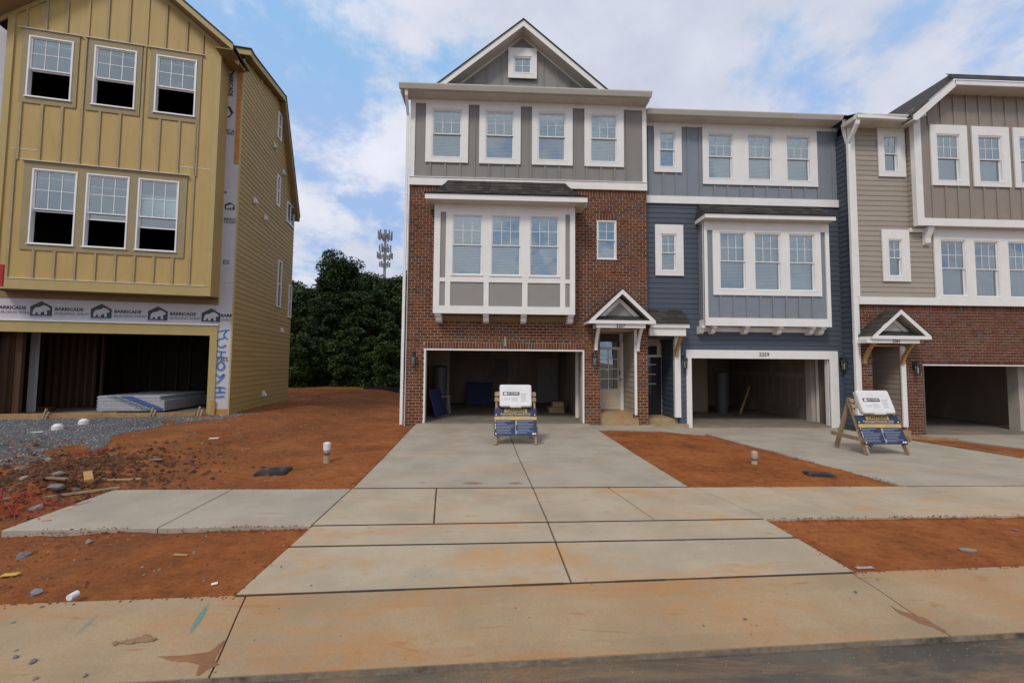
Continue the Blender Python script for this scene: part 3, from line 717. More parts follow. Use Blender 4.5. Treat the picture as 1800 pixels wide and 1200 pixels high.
# eave: soffit, fascia, gutter
gt = cp(A, '3', 800, 502, -.5); gl = cp(A, '3', 80, 505, -.5)[0]; gr = cp(A, '3', 1747, 540, -.5)[0]; gz = gt[1]+.02
A.box('soffit', gl+.05, gr-.05, -.42, -.0, ztop+.001, ztop+.02, CREAM); 
ev = MB().prismx([(-.42, ztop+.021), (-.42, gz-.02), (.05, gz-.02), (.05, ztop+.021)], gl+.04, gr-.04); ev.build('eave_box', WHITE, R_)
gutter(A, gl, gr, -.42, gz, mt=CREAM)
for x in (gl+.02, gr-.06): MB().prismx([(-.4, ztop-.03), (-.4, gz-.02), (.3, gz-.01), (.3, ztop-.03)], x, x+.04).build('eave_return', WHITE, R_)
# front gable
pk = A.p(920.3, 33, -.45); fl = A.p(764, 151.5, -.45); fr = A.p(1070.7, 159.5, -.45)
xc = pk[0]; hw = (fr[0]-fl[0])/2+.02; zg = (fl[1]+fr[1])/2; sl = (pk[1]-zg)/hw
gz0 = gz-.1
def rafter(name, y0, y1, off, th, mt, lo=gz0, wid=hw, par=None):
    for s_ in (-1, 1):
        zt = pk[1]-off; x_out = (zt-lo)/sl
        P = [(xc, zt), (xc+s_*x_out, lo), (xc+s_*(x_out-th/sl), lo), (xc, zt-th)]
        if s_ > 0: P = P[::-1]
        MB().prism(P, y0, y1).build(name, mt, par or R_)
rafter('rake_board', -.45, -.42, .03, .20, WHITE)
rafter('gable_soffit', -.42, -.012, .20, .02, CREAM)
rafter('gable_trim', -.04, -.01, .222, .05, WHITE)
rafter('gable_roof', -.48, 3.5, 0.0, .035, SHING)
rafter('gable_deck', -.41, 3.5, .036, .03, ROOF)
gzt = pk[1]-.25; 
MB().prism([(xc-(gzt-gz0)/sl, gz0-.2), (xc+(gzt-gz0)/sl, gz0-.2), (xc+(gzt-gz0)/sl, gz0), (xc, gzt), (xc-(gzt-gz0)/sl, gz0)], -.01, .1).build('gable_wall', GREYP, R_)
gw = cr(A, '3', 833, 310, 955, 425); gc = cr(A, '3', 800, 254, 987, 458)
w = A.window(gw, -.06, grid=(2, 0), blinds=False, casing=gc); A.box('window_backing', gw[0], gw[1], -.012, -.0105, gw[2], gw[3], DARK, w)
for x in (575, 660, 755, 1030, 1125, 1213):
    X = cp(A, '3', x, 450)[0]; A.box('batten', X-.03, X+.03, -.036, -.01, gz0, gzt-abs(X-xc)*sl-.12, GREY)
for x in (848, 940):
    X = cp(A, '3', x, 450)[0]; A.box('batten', X-.03, X+.03, -.025, -.01, gz0, gc[2]-.002, GREY); A.box('batten', X-.03, X+.03, -.025, -.01, gc[3]+.002, gzt-abs(X-xc)*sl-.12, GREY)
# main roof behind
MB().add([(gl, -.5, gz+.01), (gr, -.5, gz+.01), (gr, 4.5, gz+2.1), (gl, 4.5, gz+2.1), (gr, 9.6, gz), (gl, 9.6, gz)], [(0, 1, 2, 3), (3, 2, 4, 5)]).build('main_roof', ROOF, R_)
shell(A, ax0, ax1, 9.2, -.15, ztop+.3, GREY, (3.0, 6.3, ztop), .16)
# box bay
by = -.47
bx0, bx1, bz0, bz1 = bayr
mz = MB(); 
BW3 = [cr(A, '4', *q, by) for q in ((371, 298, 580, 723), (637, 304, 845, 728), (901, 309, 1107, 733))]
mz.holes(bx0+.02, bx1-.02, bz0+.05, bz1+.05, [ins(w) for w in BW3], by, by+.08)
mz.box(bx0+.02, bx0+.1, by+.08, .05, bz0+.05, bz1+.05); mz.box(bx1-.1, bx1-.02, by+.08, .05, bz0+.05, bz1+.05)
mz.box(bx0+.1, bx1-.1, by+.08, .1, bz0+.05, bz0+.12); mz.box(bx0+.1, bx1-.1, by+.08, .1, bz1, bz1+.05)
bay = mz.build('box_bay', GREYP, R_)
q = lambda x0, y0, x1, y1: cr(A, '4', x0, y0, x1, y1, by)
zA = q(600, 291, 700, 741); railT, railB = q(600, 741, 610, 768)[3], q(600, 741, 610, 768)[2]; botT = q(600, 932, 610, 940)[3]
frT = bz1+.04
tb = lambda nm, x0, x1, z0, z1, d=.03: A.box(nm, x0, x1, by-d, by, z0, z1, WHITE, bay)
xb = [cp(A, '4', x, 600, by)[0] for x in (252, 288, 326, 590-230, 1112, 1149, 1180, 1215)]
tb('bottom_board', bx0, bx1, bz0, botT, .035); tb('corner_board', bx0, xb[1], botT, frT, .035); tb('corner_board', xb[6], bx1, botT, frT, .035)
hz = q(600, 292, 610, 300)[3]
tb('frieze_board', xb[1], xb[6], hz, frT)
tb('mid_rail', xb[1], xb[6], railB, railT)
tb('mullion_board', xb[2], BW3[0][0], railT, hz); tb('mullion_board', BW3[0][1], BW3[1][0], railT, hz); tb('mullion_board', BW3[1][1], BW3[2][0], railT, hz); tb('mullion_board', BW3[2][1], xb[5], railT, hz)
for w in BW3:
    tb('sill_board', w[0], w[1], railT, w[2]-.0); tb('head_board', w[0], w[1], w[3], hz)
    A.window(w, by-.01)
for a, b in ((322, 358), (587, 622), (852, 889), (1113, 1148)):
    X0, X1 = cp(A, '4', a, 850, by)[0], cp(A, '4', b, 850, by)[0]; tb('panel_stile', X0, X1, botT, railB)
for s_ in (-1, 1):
    X = bx0+.02 if s_ < 0 else bx1-.02
    A.box('side_board', min(X, X+s_*.02), max(X, X+s_*.02), by-.03, by+.1, bz0, frT, WHITE, bay); A.box('side_board', min(X, X+s_*.02), max(X, X+s_*.02), -.1, .0, bz0, frT, WHITE, bay)
A.box('bay_soffit', bx0+.03, bx1-.03, by+.01, .0, bz0+.03, bz0+.05, CREAM, bay)
def corbel(H, x0, x1, y0, ztop_, h, par, d=.4):
    pr = [(y0+.02, ztop_), (y0+.02, ztop_-h*.25), (y0+.10, ztop_-h*.42), (y0+.13, ztop_-h*.8), (y0+.2, ztop_-h), (-.0, ztop_-h), (-.0, ztop_)]
    return MB().prismx(pr, x0, x1).build('corbel', WHITE, par)
for a, b in ((253, 292), (583, 622), (845, 884), (1170, 1208)):
    X0, X1 = cp(A, '4', a, 1010, by)[0], cp(A, '4', b, 1010, by)[0]; corbel(A, X0, X1, by, bz0-.001, .24, R_)
A.box('ledger', bx0+.1, bx1-.1, -.05, 0, bz0-.16, bz0-.003, SOFB)
# bay roof, bell-shaped
def bay_roof(H, x0, x1, yf, zf, xt0, xt1, zt, n=7, face=.155, bell=.55):
    """eave x0..x1 at depth yf, height zf; top x xt0..xt1 on the wall at zt"""
    rt = MB().box(x0+.05, x1-.05, yf+.05, .0, zf-.05, zf-.01).build('bay_roof', CREAM, H.root)
    MB().box(x0, x1, yf, yf+.03, zf-face, zf).build('fascia', WHITE, rt)
    for X, s_ in ((x0, 1), (x1-.03, 1)): MB().box(X, X+.03, yf+.03, 0, zf-face, zf).build('fascia', WHITE, rt)
    MB().box(x0+.03, x1-.03, yf+.03, .0, zf-face, zf-face+.02).build('soffit', CREAM, rt)
    def prof(v): return (yf-.03)*(1-v)-.0, zf+.01+(zt-zf)*(v*(1-bell)+bell*v*v)
    xl = lambda v: x0-.02+(xt0-x0+.02)*v; xr = lambda v: x1+.02+(xt1-x1-.02)*v
    def surf(u, v):
        y_, z_ = prof(v); y2, z2 = prof(min(1, v+.02)); nn = Vector((0, -(z2-z_), (y2-y_))) if v < .98 else Vector((0, -.8, .6))
        return Vector((u, y_, z_)), nn.normalized()
    H.shingles(surf, xl, xr, n, rt)
    b = MB()                                  # under-sheet and hipped ends
    for i in range(n):
        va, vb = i/n, (i+1)/n; ya, za = prof(va); yb, zb = prof(vb)
        b.add([(xl(va)+.01, ya, za-.004), (xr(va)-.01, ya, za-.004), (xr(vb)-.01, yb, zb-.004), (xl(vb)+.01, yb, zb-.004)], [(0, 1, 2, 3)])
        b.add([(xl(va), ya, za), (xl(vb), yb, zb), (xl(vb), 0, zb), (xl(va), 0, za)], [(0, 1, 2, 3)]); b.add([(xr(va), ya, za), (xr(vb), yb, zb), (xr(vb), 0, zb), (xr(va), 0, za)], [(3, 2, 1, 0)])
    b.build('roof_sheet', ROOF, rt)
    return rt
yf = -.87
f0 = cp(A, '4', 184, 156, yf); f1 = cp(A, '4', 1303, 180, yf); zf_ = (f0[1]+f1[1])/2
t0 = cp(A, '4', 350, 57, -.03); t1 = cp(A, '4', 1141, 76, -.03)
rA = bay_roof(A, f0[0], f1[0], yf, zf_, t0[0], t1[0], (t0[1]+t1[1])/2)
A.box('bay_frieze', bx0+.02, bx1-.02, by-.02, .0, frT, zf_-.14, WHITE)
# small window in the brick
A.window((swn[0], swn[1], swn[2], swn[3]), .03, grid=(2, 2))
# garage opening trim, garage room
A.box('garage_jamb', gx0, gx0+.045, -.015, .16, 0.02, gz1, WHITE); A.box('garage_jamb', gx1-.045, gx1, -.015, .16, 0.02, gz1, WHITE)
A.box('garage_head', gx0+.045, gx1-.045, -.012, .16, gz1-.045, gz1, WHITE)
garage_room(A, gx0-.3, gx1-.0, gz1, .16, 5.9, .07, xo0=gx0-.35, xo1=gx1+.12)
A.box('garage_floor', gx0, gx1, -.02, .16, -.1, .068, SLABI)
gx = lambda px, y=5.9: A.p(px, 680, y)[0]
A.box('interior_door', gx(945, 5.85), gx(985, 5.85), 5.98, 6.03, .1, 2.1, mat('interior_door_paint', (.24, .22, .19), .6))
A.box('electrical_panel', A.p(870, 640, 6.0)[0], A.p(893, 640, 6.0)[0], 5.95, 6.05, 1.25, 2.0, mat('panel_grey', (.07, .072, .075), .5))
A.box('garage_partition', gx0-.34, A.p(790, 640, 3)[0]-.0, 3.0, 3.1, .07, gz1+.3, DRY)
wt = MB().cyl((gx0+.15, 2.5, .1), (gx0+.15, 2.5, 1.7), .25, .25, 16).cyl((gx0+.15, 2.5, 1.7), (gx0+.15, 2.5, 1.78), .25, .12, 16); wt.build('water_heater', mat('heater_jacket', (.07, .07, .07), .5), R_)
A.box('door_step', gx1-.75, gx1-.2, 2.4, 3.0, .07, .27, STEP); A.box('door_step', gx1-.6, gx1-.2, 2.55, 3.0, .271, .45, STEP)
A.box('garage_post', A.p(1012, 640, 1.2)[0], A.p(1017, 640, 1.2)[0], 1.2, 1.3, .07, gz1+.29, WHITE)
# porch: recess, door, portico
dyy = 1.15
A.box('recess_wall', ex1-.03, ex1, .01, dyy+.1, .3, ez1, BEIGE)
A.lap(.03, dyy-.045, .32, ez1-.1, [], ex1-.031, BEIGE, axis='y', sgn=-1)
A.box('corner_board', ex1-.075, ex1-.0, -.03, .01, .32, ez1, WHITE)
A.box('recess_ceiling', ex0, ex1, .161, dyy+.1, ez1-.03, ez1, CREAM)
A.box('entry_step', ex0+.0, ex1-.0, -.16, .6, -.1, .19, STEP); A.box('entry_landing', ex0+.0, ex1-.04, .22, dyy+.1, .191, .34, STEP)
A.box('entry_wall', ex0-.4, ex1, dyy+.1, dyy+.2, -.1, ez1, WHITE)
dx0 = A.p(1048, 680, dyy)[0]; dx1 = A.p(1090.5, 680, dyy)[0]
gl_ = cr(A, '5', 1212, 179, 1318, 410, dyy)
dr = MB().holes(dx0, dx1, .36, 2.36, [(gl_[0], gl_[1], gl_[2], gl_[3])], dyy, dyy+.05)
dr.ring(gl_[0]-.03, gl_[1]+.03, gl_[2]-.03, gl_[3]+.03, .03, dyy-.015, dyy)
pn = cr(A, '5', 1225, 432, 1322, 522, dyy); dr.ring(pn[0], pn[1], .5, pn[3]-.02, .03, dyy-.012, dyy)
door = dr.build('front_door', DOORC, R_)
MB().add([(gl_[0], dyy+.02, gl_[2]), (gl_[1], dyy+.02, gl_[2]), (gl_[1], dyy+.02, gl_[3]), (gl_[0], dyy+.02, gl_[3])], [(0, 1, 2, 3)]).build('door_glass', GLASS, door)
mu = MB()
for i in (1, 2, 3): c = gl_[2]+(gl_[3]-gl_[2])*i/4; mu.box(gl_[0], gl_[1], dyy-.005, dyy+.015, c-.012, c+.012)
c = (gl_[0]+gl_[1])/2; mu.box(c-.012, c+.012, dyy-.0055, dyy+.0155, gl_[2], gl_[3]); mu.build('muntin', WHITE, door)
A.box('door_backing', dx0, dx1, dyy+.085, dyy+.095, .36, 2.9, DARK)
hx = A.p(1092.5, 660, dyy)[0]-.05
MB().box(hx-.03, hx+.03, dyy-.02, dyy, 1.5, 1.66).build('door_lock', BLACK, door); MB().cyl((hx, dyy, 1.36), (hx, dyy-.07, 1.36), .03, .035, 10).build('door_knob', BRASS, door)
A.box('door_frame', dx1, dx1+.1, dyy-.03, dyy+.1, .34, 2.62, WHITE); A.box('door_frame', dx0, dx1, dyy-.03, dyy+.1, 2.36, 2.44, WHITE)
tr_ = (dx0, dx1-.12, 2.44, 2.62)
MB().add([(tr_[0], dyy, tr_[2]), (tr_[1], dyy, tr_[2]), (tr_[1], dyy, tr_[3]), (tr_[0], dyy, tr_[3])], [(0, 1, 2, 3)]).build('transom_pane', GLASS, R_)
def portico(H, k, pkx, pky, lx, ly, rx, ry, beam, num, bmt, brs, py=-.56, ret=None):
    """small gabled roof on brackets; beam = crop rect; brs = list of (x0, x1, z0, z1) crop rects"""
    a = cp(H, k, pkx, pky, py); l = cp(H, k, lx, ly, py); r = cp(H, k, rx, ry, py)
    xc_ = a[0]; hw_ = (r[0]-l[0])/2; zl = (l[1]+r[1])/2; rise = a[1]-zl; s_ = rise/hw_
    root = MB().box(xc_-hw_+.12, xc_+hw_-.12, py+.08, 0, zl-.02, zl+.03).build('portico', WHITE, H.root)
    th = .15
    for sg in (-1, 1):
        P = [(xc_, a[1]), (xc_+sg*hw_, zl+.0), (xc_+sg*(hw_-.0), zl-.0), (xc_+sg*(hw_-th/s_), zl), (xc_, a[1]-th)]
        P = [(xc_, a[1]), (xc_+sg*hw_, zl), (xc_+sg*(hw_-th/s_), zl), (xc_, a[1]-th)]
        if sg > 0: P = P[::-1]
        MB().prism(P, py, py+.03).build('rake_board', WHITE, root)
        P = [(xc_, a[1]-.0), (xc_+sg*hw_, zl), (xc_+sg*hw_, zl-.015), (xc_, a[1]-.02)]
        nrm = Vector((sg*s_, 0, 1)).normalized()
        def surf(u, v, sg=sg, nrm=nrm):          # u runs along depth
            return Vector((xc_+sg*(hw_+.03)*(1-v), u if sg > 0 else -u+py, zl-.03*s_+(rise+.03*s_)*v+.01)), nrm
        if sg > 0: H.shingles(surf, lambda v: py-.02, lambda v: -.002, 6, root)
        else: H.shingles(surf, lambda v: py+.002, lambda v: .02, 6, root)
        b = MB(); b.add([(xc_, py+.03, a[1]), (xc_+sg*hw_, py+.03, zl), (xc_+sg*hw_, 0, zl), (xc_, 0, a[1])], [(0, 1, 2, 3) if sg < 0 else (3, 2, 1, 0)]); b.build('roof_sheet', ROOF, root)
        b = MB().add([(xc_, py+.03, a[1]-.05), (xc_+sg*(hw_-.03), py+.03, zl), (xc_+sg*(hw_-.03), 0, zl), (xc_, 0, a[1]-.05)], [(0, 1, 2, 3) if sg > 0 else (3, 2, 1, 0)]); b.build('gable_soffit', CREAM, root)
        MB().box(xc_+sg*hw_-.03, xc_+sg*hw_+.0, py+.03, 0, zl-.1, zl).build('eave_fascia', WHITE, root)
    # cornice board, pent course, set-back pediment
    MB().box(xc_-hw_, xc_+hw_, py, py+.05, zl-.10, zl-.001).build('cornice', WHITE, root)
    pw = hw_-.32; pn_ = MB(); pn_.add([(xc_-hw_+.2, py+.03, zl), (xc_+hw_-.2, py+.03, zl), (xc_+pw-.12, py+.32, zl+.17), (xc_-pw+.12, py+.32, zl+.17)], [(0, 1, 2, 3)])
    pn_.build('pent_roof', ROOF, root)
    def surf2(u, v): return Vector((u, py+.03+.39*v, zl+.005+.19*v)), Vector((0, -.44, .9))
    H.shingles(surf2, lambda v: xc_-hw_+.2+(hw_-.2-pw+.12)*v, lambda v: xc_+hw_-.2-(hw_-.2-pw+.12)*v, 3, root)
    MB().prism([(xc_-pw, zl), (xc_+pw, zl), (xc_, zl+pw*s_)], py+.32, py+.37).build('pediment', GREYP if H is A else CREAM, root)
    for sg in (-1, 1):
        P = [(xc_, zl+pw*s_+.08), (xc_+sg*(pw+.1), zl), (xc_+sg*(pw-.08), zl), (xc_, zl+pw*s_-.06)]
        if sg > 0: P = P[::-1]
        MB().prism(P, py+.29, py+.319).build('pediment_trim', WHITE, root)
    bm = cr(H, k, *beam, py+.06)
    z1_ = zl-.101
    b = MB().box(bm[0], bm[1], py+.06, py+.16, bm[2], z1_).box(bm[0], bm[0]+.1, py+.16, 0, bm[2], z1_).box(bm[1]-.1, bm[1], py+.16, 0, bm[2], z1_).box(bm[0]+.1, bm[1]-.1, py+.16, 0, bm[2]+.05, bm[2]+.07)
    b.build('beam', WHITE, root)
    for q_ in brs:
        rr = cr(H, k, *q_, py+.18); bracket(H, (rr[0]+rr[1])/2, .09, -.0, bm[2]-.002, bm[2]-rr[2], .36, bmt)
    if num: digits(H, num[0], cp(H, k, num[1], num[2], py+.05)[0], (bm[2]+z1_)/2, py+.055, num[3])
    return root
portico(A, '4', 1543, 812, 1304, 1027, 1763, 1030, (1365, 1030, 1702, 1082), ('2257', 1531, 1064, .135), WHITE, [(1366, 1085, 1390, 1232), (1655, 1085, 1690, 1240)])
lantern(A, A.p(726.5, 630, -.1)[0], A.p(726.5, 630, -.1)[1], -.004); lantern(A, A.p(1045, 632, -.1)[0], A.p(1045, 632, -.1)[1], -.004)
# downspout at the left corner
def pipe(H, pts, w, mt, name='downspout'):
    b = MB()
    for p0, p1 in zip(pts, pts[1:]):
        v = (Vector(p1)-Vector(p0)); up_ = (0, 1, 0) if abs(v.normalized().y) < .8 else (0, 0, 1); e = v.normalized()*.02
        b.bar(Vector(p0)-e, Vector(p1)+e, w, w*.75, up_)
    return b.build(name, mt, H.root)
dxx = A.p(717, 300, -.08)[0]
pipe(A, [(dxx-.02, -.42, gz-.14), (dxx-.02, -.40, gz-.3), (dxx-.03, -.08, gz-.75), (dxx-.04, -.08, .05)], .08, WHITE)
for z in (1.0, 4.0, 7.0): A.box('pipe_strap', dxx-.085, dxx+.005, -.115, -.005, z, z+.03, WHITE)
MB().box(A.p(888, 600)[0]-.03, A.p(888, 600)[0]+.03, -.012, -.002, gz1+.1, gz1+.4).build('mortar_smear', mat('efflorescence', (.33, .33, .3), .9), R_)

# ================================================================ blue townhouse
Bh = House('townhouse', 'blue-sided townhouse with light blue top storey, between the brick house and the beige one', 'house', 8.0, 12.65)
R_ = Bh.root
bx0_, bx1_ = 12.25*0+A.o.x+ax1-Bh.o.x+.02, cp(Bh, '6', 1413, 600)[0]
zb1 = cp(Bh, '6', 740, 727)[1]; zb2 = cp(Bh, '6', 740, 676)[1]; zt_ = cp(Bh, '6', 800, 70, -.5)[1]-.15
zfz = min(cp(Bh, '6', 720, 182)[1], zt_-.12)
b2 = -.36
T3 = [cr(Bh, '6', *q) for q in ((487, 222, 673, 545), (765, 231, 951, 554), (1035, 240, 1218, 563))]; TC = cr(Bh, '6', 450, 165, 1262, 590); TC = (TC[0], TC[1], cp(Bh, '6', 860, 590)[1], zt_)
S1 = cr(Bh, '6', 148, 207, 268, 463); SC1 = cr(Bh, '6', 112, 150, 309, 500); SC1 = (*SC1[:3], zt_)
S2a = Bh.p(1160, 411.5); S2b = Bh.p(1189, 477.5); S2 = (S2a[0], S2b[0], S2b[1], S2a[1]); c_a = Bh.p(1150.3, 395.3); c_b = Bh.p(1200.7, 485.5); SC2 = (c_a[0], c_b[0], c_b[1], c_a[1])
gB = cr(Bh, '7', 378, 637, 1363, 1125); gB = (gB[0], gB[1], -.11, gB[3])
gT = cr(Bh, '7', 341, 578, 1422, 1125)
eB0, eB1 = bx0_-.1, cp(Bh, '7', 300, 800)[0]
bayB = cr(Bh, '7', 470, 60, 1363, 412, b2); btop = cp(Bh, '6', 900, 862, b2)[1]; bayB = (bayB[0], bayB[1], cp(Bh, '7', 900, 414, b2)[1], btop)
xr_ = bx1_+.14
MB().holes(bx0_, xr_, -.3, zb1+.01, [ins(S2), (gB[0], gB[1], -1, gB[3]), (eB0, eB1-.02, -1, 2.78), (bayB[0]+.3, bayB[1]-.3, bayB[2]+.3, bayB[3]-.1)], .0, .15).build('lower_wall', NAVY, R_)
MB().holes(bx0_, bx1_, zb1+.01, zt_, [ins(S1)]+[ins(w) for w in T3], -.02, .15).build('upper_wall', LBLUE, R_)
Bh.lap(bx0_, xr_, gT[3]+.0, zb1, [SC2, (bayB[0], bayB[1], bayB[2]+.12, bayB[3]+.4), (bx0_, eB1+.1, 0, 2.62)], .0, NAVY)
Bh.lap(eB1+.03, gT[0], .0, gT[3], [], .0, NAVY); Bh.lap(gT[1], xr_, -.1, gT[3], [], .0, NAVY)
Bh.box('band_board', bx0_, bx1_, -.07, -.02, zb1, zb2, WHITE)
Bh.box('frieze_board', bx0_, SC1[0], -.05, -.02, zfz, zt_, WHITE); Bh.box('frieze_board', SC1[1], TC[0], -.05, -.02, zfz, zt_, WHITE); Bh.box('frieze_board', TC[1], bx1_, -.05, -.02, zfz, zt_, WHITE)
Bh.window(S1, -.03, grid=(2, 2), casing=SC1); Bh.window(S2, -.02, grid=(2, 2), casing=SC2)
for i, w in enumerate(T3):
    l_ = TC[0] if i == 0 else (T3[i-1][1]+w[0])/2; r_ = TC[1] if i == 2 else (w[1]+T3[i+1][0])/2
    Bh.window(w, -.03, casing=(l_, r_, TC[2], zt_))
Bh.battens([cp(Bh, '6', x, 560)[0] for x in (180, 270)], zb2, SC1[2]-.003, -.02, LBLUE); Bh.battens([cp(Bh, '6', x, 400)[0] for x in (80, 353, 437, 1366)], zb2, zfz-.003, -.02, LBLUE)
Bh.battens([cp(Bh, '6', x, 640)[0] for x in (540, 632, 725, 818, 908, 998, 1087, 1175)], zb2, TC[2]-.003, -.02, LBLUE)
Bh.battens([cp(Bh, '6', 1268, 640)[0]], zb2, zfz-.003, -.02, LBLUE)
ge = cp(Bh, '6', 800, 70, -.5)[1]; gl = bx0_-.0; gr = cp(Bh, '6', 1446, 120, -.5)[0]
MB().prismx([(-.42, zt_+.001), (-.42, ge-.02), (.05, ge-.02), (.05, zt_+.001)], gl, gr-.02).build('eave_box', CREAM, R_)
gutter(Bh, gl, gr, -.42, ge, mt=CREAM)
MB().add([(gl, -.5, ge+.01), (gr+.3, -.5, ge+.01), (gr+.3, 4.5, ge+2.1), (gl, 4.5, ge+2.1), (gr+.3, 9.6, ge), (gl, 9.6, ge)], [(0, 1, 2, 3), (3, 2, 4, 5)]).build('main_roof', ROOF, R_)
shell(Bh, bx0_, xr_+.3, 9.2, -.3, zt_+.1, NAVY, (3.0, 6.3, zt_), .16)
# bay
bx0, bx1, bz0, bz1 = bayB
q = lambda k, x0, y0, x1, y1: cr(Bh, k, x0, y0, x1, y1, b2)
def mixr(a, b_): return (a[0], a[1], b_, a[3])
zlow = q('7', 800, 164, 810, 170)[2]
WB = []
for x0, y0, x1, yb in ((570, 912, 761, 160), (813, 918, 1006, 168), (1056, 925, 1244, 172)):
    t_ = q('6', x0, y0, x1, y0+10); l_ = q('7', x0+5, yb-10, x1-2, yb); WB.append((t_[0], t_[1], l_[2], t_[3]))
mz = MB().holes(bx0+.02, bx1-.02, bz0+.05, bz1+.05, [ins(w) for w in WB], b2, b2+.08)
mz.box(bx0+.02, bx0+.1, b2+.08, .05, bz0+.05, bz1+.05); mz.box(bx1-.1, bx1-.02, b2+.08, .05, bz0+.05, bz1+.05); mz.box(bx0+.1, bx1-.1, b2+.08, .1, bz0+.05, bz0+.12); mz.box(bx0+.1, bx1-.1, b2+.08, .1, bz1, bz1+.05)
bay = mz.build('box_bay', LBLUE, R_)
tb = lambda nm, x0, x1, z0, z1, d=.03: Bh.box(nm, x0, x1, b2-d, b2, z0, z1, WHITE, bay)
botT = q('7', 900, 358, 910, 360)[3]; cl0 = q('7', 496, 250, 500, 260)[0]; cl1 = q('7', 1331, 250, 1335, 260)[0]; hz = q('6', 900, 908, 910, 915)[3]; frT = bz1+.04
tb('bottom_board', bx0, bx1, bz0, botT, .035); tb('corner_board', bx0, cl0, botT, frT, .035); tb('corner_board', cl1, bx1, botT, frT, .035); tb('frieze_board', cl0, cl1, hz, frT)
cx0 = q('7', 532, 150, 540, 160)[0]; cx1 = q('7', 1293, 150, 1300, 160)[0]; cz0 = q('7', 800, 198, 810, 200)[3]
for i, w in enumerate(WB):
    l_ = cx0 if i == 0 else (WB[i-1][1]+w[0])/2; r_ = cx1 if i == 2 else (w[1]+WB[i+1][0])/2
    Bh.window(w, b2-.005, casing=(l_, r_, cz0, hz))
Bh.battens([q('7', x, 280, x+1, 281)[0] for x in (585, 680, 773, 865, 957, 1048, 1140, 1234)], botT, cz0-.002, b2, LBLUE, par=bay)
for s_ in (-1, 1):
    X = bx0+.02 if s_ < 0 else bx1-.02
    Bh.box('side_board', min(X, X+s_*.02), max(X, X+s_*.02), b2-.03, b2+.08, bz0, frT, WHITE, bay); Bh.box('side_board', min(X, X+s_*.02), max(X, X+s_*.02), b2+.08, -.02, bz0, bz0+.2, WHITE, bay)
Bh.box('bay_soffit', bx0+.03, bx1-.03, b2+.01, .0, bz0+.03, bz0+.05, CREAM, bay)
for a, b in ((441, 485), (520, 565), (752, 798), (987, 1035), (1217, 1262), (1284, 1335)):
    X0, X1 = cp(Bh, '7', a, 440, b2)[0]+.08, cp(Bh, '7', b, 440, b2)[0]; corbel(Bh, X0, X1, b2, bz0-.001, .24, R_)
Bh.box('ledger', bx0+.1, bx1-.1, -.06, -.02, bz0-.16, bz0-.003, WHITE)
yf = -.66; f0 = cp(Bh, '6', 478, 778, yf); f1 = cp(Bh, '6', 1397, 803, yf)
t1 = cp(Bh, '6', 1300, 757, -.08)
bay_roof(Bh, f0[0], f1[0], yf, (f0[1]+f1[1])/2, f0[0]+.12, t1[0], zb1-.0, n=6, face=.13, bell=.3)
Bh.box('bay_frieze', bx0+.02, bx1-.02, b2-.02, .0, frT, (f0[1]+f1[1])/2-.12, WHITE)
# garage
Bh.box('garage_head_trim', gT[0], gT[1], -.04, -.0, gB[3], gT[3], WHITE); Bh.box('garage_side_trim', gT[0], gB[0], -.04, .02, -.12, gB[3], WHITE); Bh.box('garage_side_trim', gB[1], gT[1], -.04, .02, -.12, gB[3], WHITE)
Bh.box('garage_jamb', gB[1]-.02, gB[1], .02, .16, -.12, gB[3], WHITE); Bh.box('garage_jamb', gB[0], gB[0]+.02, .02, .16, -.12, gB[3], WHITE)
garage_room(Bh, gB[0], gB[1], gB[3], .16, 5.9, -.06, xo0=gB[0]-.15, xo1=gB[1]+.25)
Bh.box('garage_floor', gB[0], gB[1], -.02, .16, -.2, -.062, SLABI)
PX = lambda px, y: Bh.p(px, 690, y)[0]
Bh.box('garage_partition', gB[0]-.14, PX(1244, 3.6), 3.6, 3.7, -.06, gB[3]+.3, DRY)
Bh.box('garage_pier', PX(1426, .9), PX(1441, .9), .9, 1.15, -.06, gB[3]+.29, mat('pale_drywall', (.42, .38, .33), .9, .08, 2))
MB().cyl((PX(1268, 3.3), 3.3, -.06), (PX(1268, 3.3), 3.3, 1.55), .24, .24, 16).build('water_heater', MATS['heater_jacket'], R_)
MB().bar((PX(1300, 2.8), 2.8, -.04), (PX(1318, 3.4), 3.4, 1.0), .04, .09).build('leaning_board', PINE, R_)
MUD = mat('joint_compound', (.27, .23, .185), .9, .1, 3)
wallx = PX(0, 1) if False else gB[1]+.25
for H_, xw, y0_ in ((Bh, gB[1]+.249, 1.3),):
    for i in range(9): H_.box('joint_smear', xw-.002, xw, 1.7+i*.42, 1.76+i*.42, .3+random.uniform(0, .3), 1.3+random.uniform(0, .2), MUD)
    H_.box('joint_smear', xw-.003, xw-.0005, 1.2, 6, 1.42, 1.6, MUD)
for i in range(10): Bh.box('joint_smear', PX(1310, 6.05)+i*.33, PX(1310, 6.05)+i*.33+.07, 6.056, 6.06, .4+random.uniform(0, .3), 1.35+random.uniform(0, .15), MUD)
digits(Bh, '2259', cp(Bh, '7', 887, 613)[0], cp(Bh, '7', 887, 613)[1], -.045, .17)
for (x, z) in ((334, 668), (1453, 680)):
    a = cp(Bh, '7', x, z, -.13); lantern(Bh, a[0], a[1], -.017)
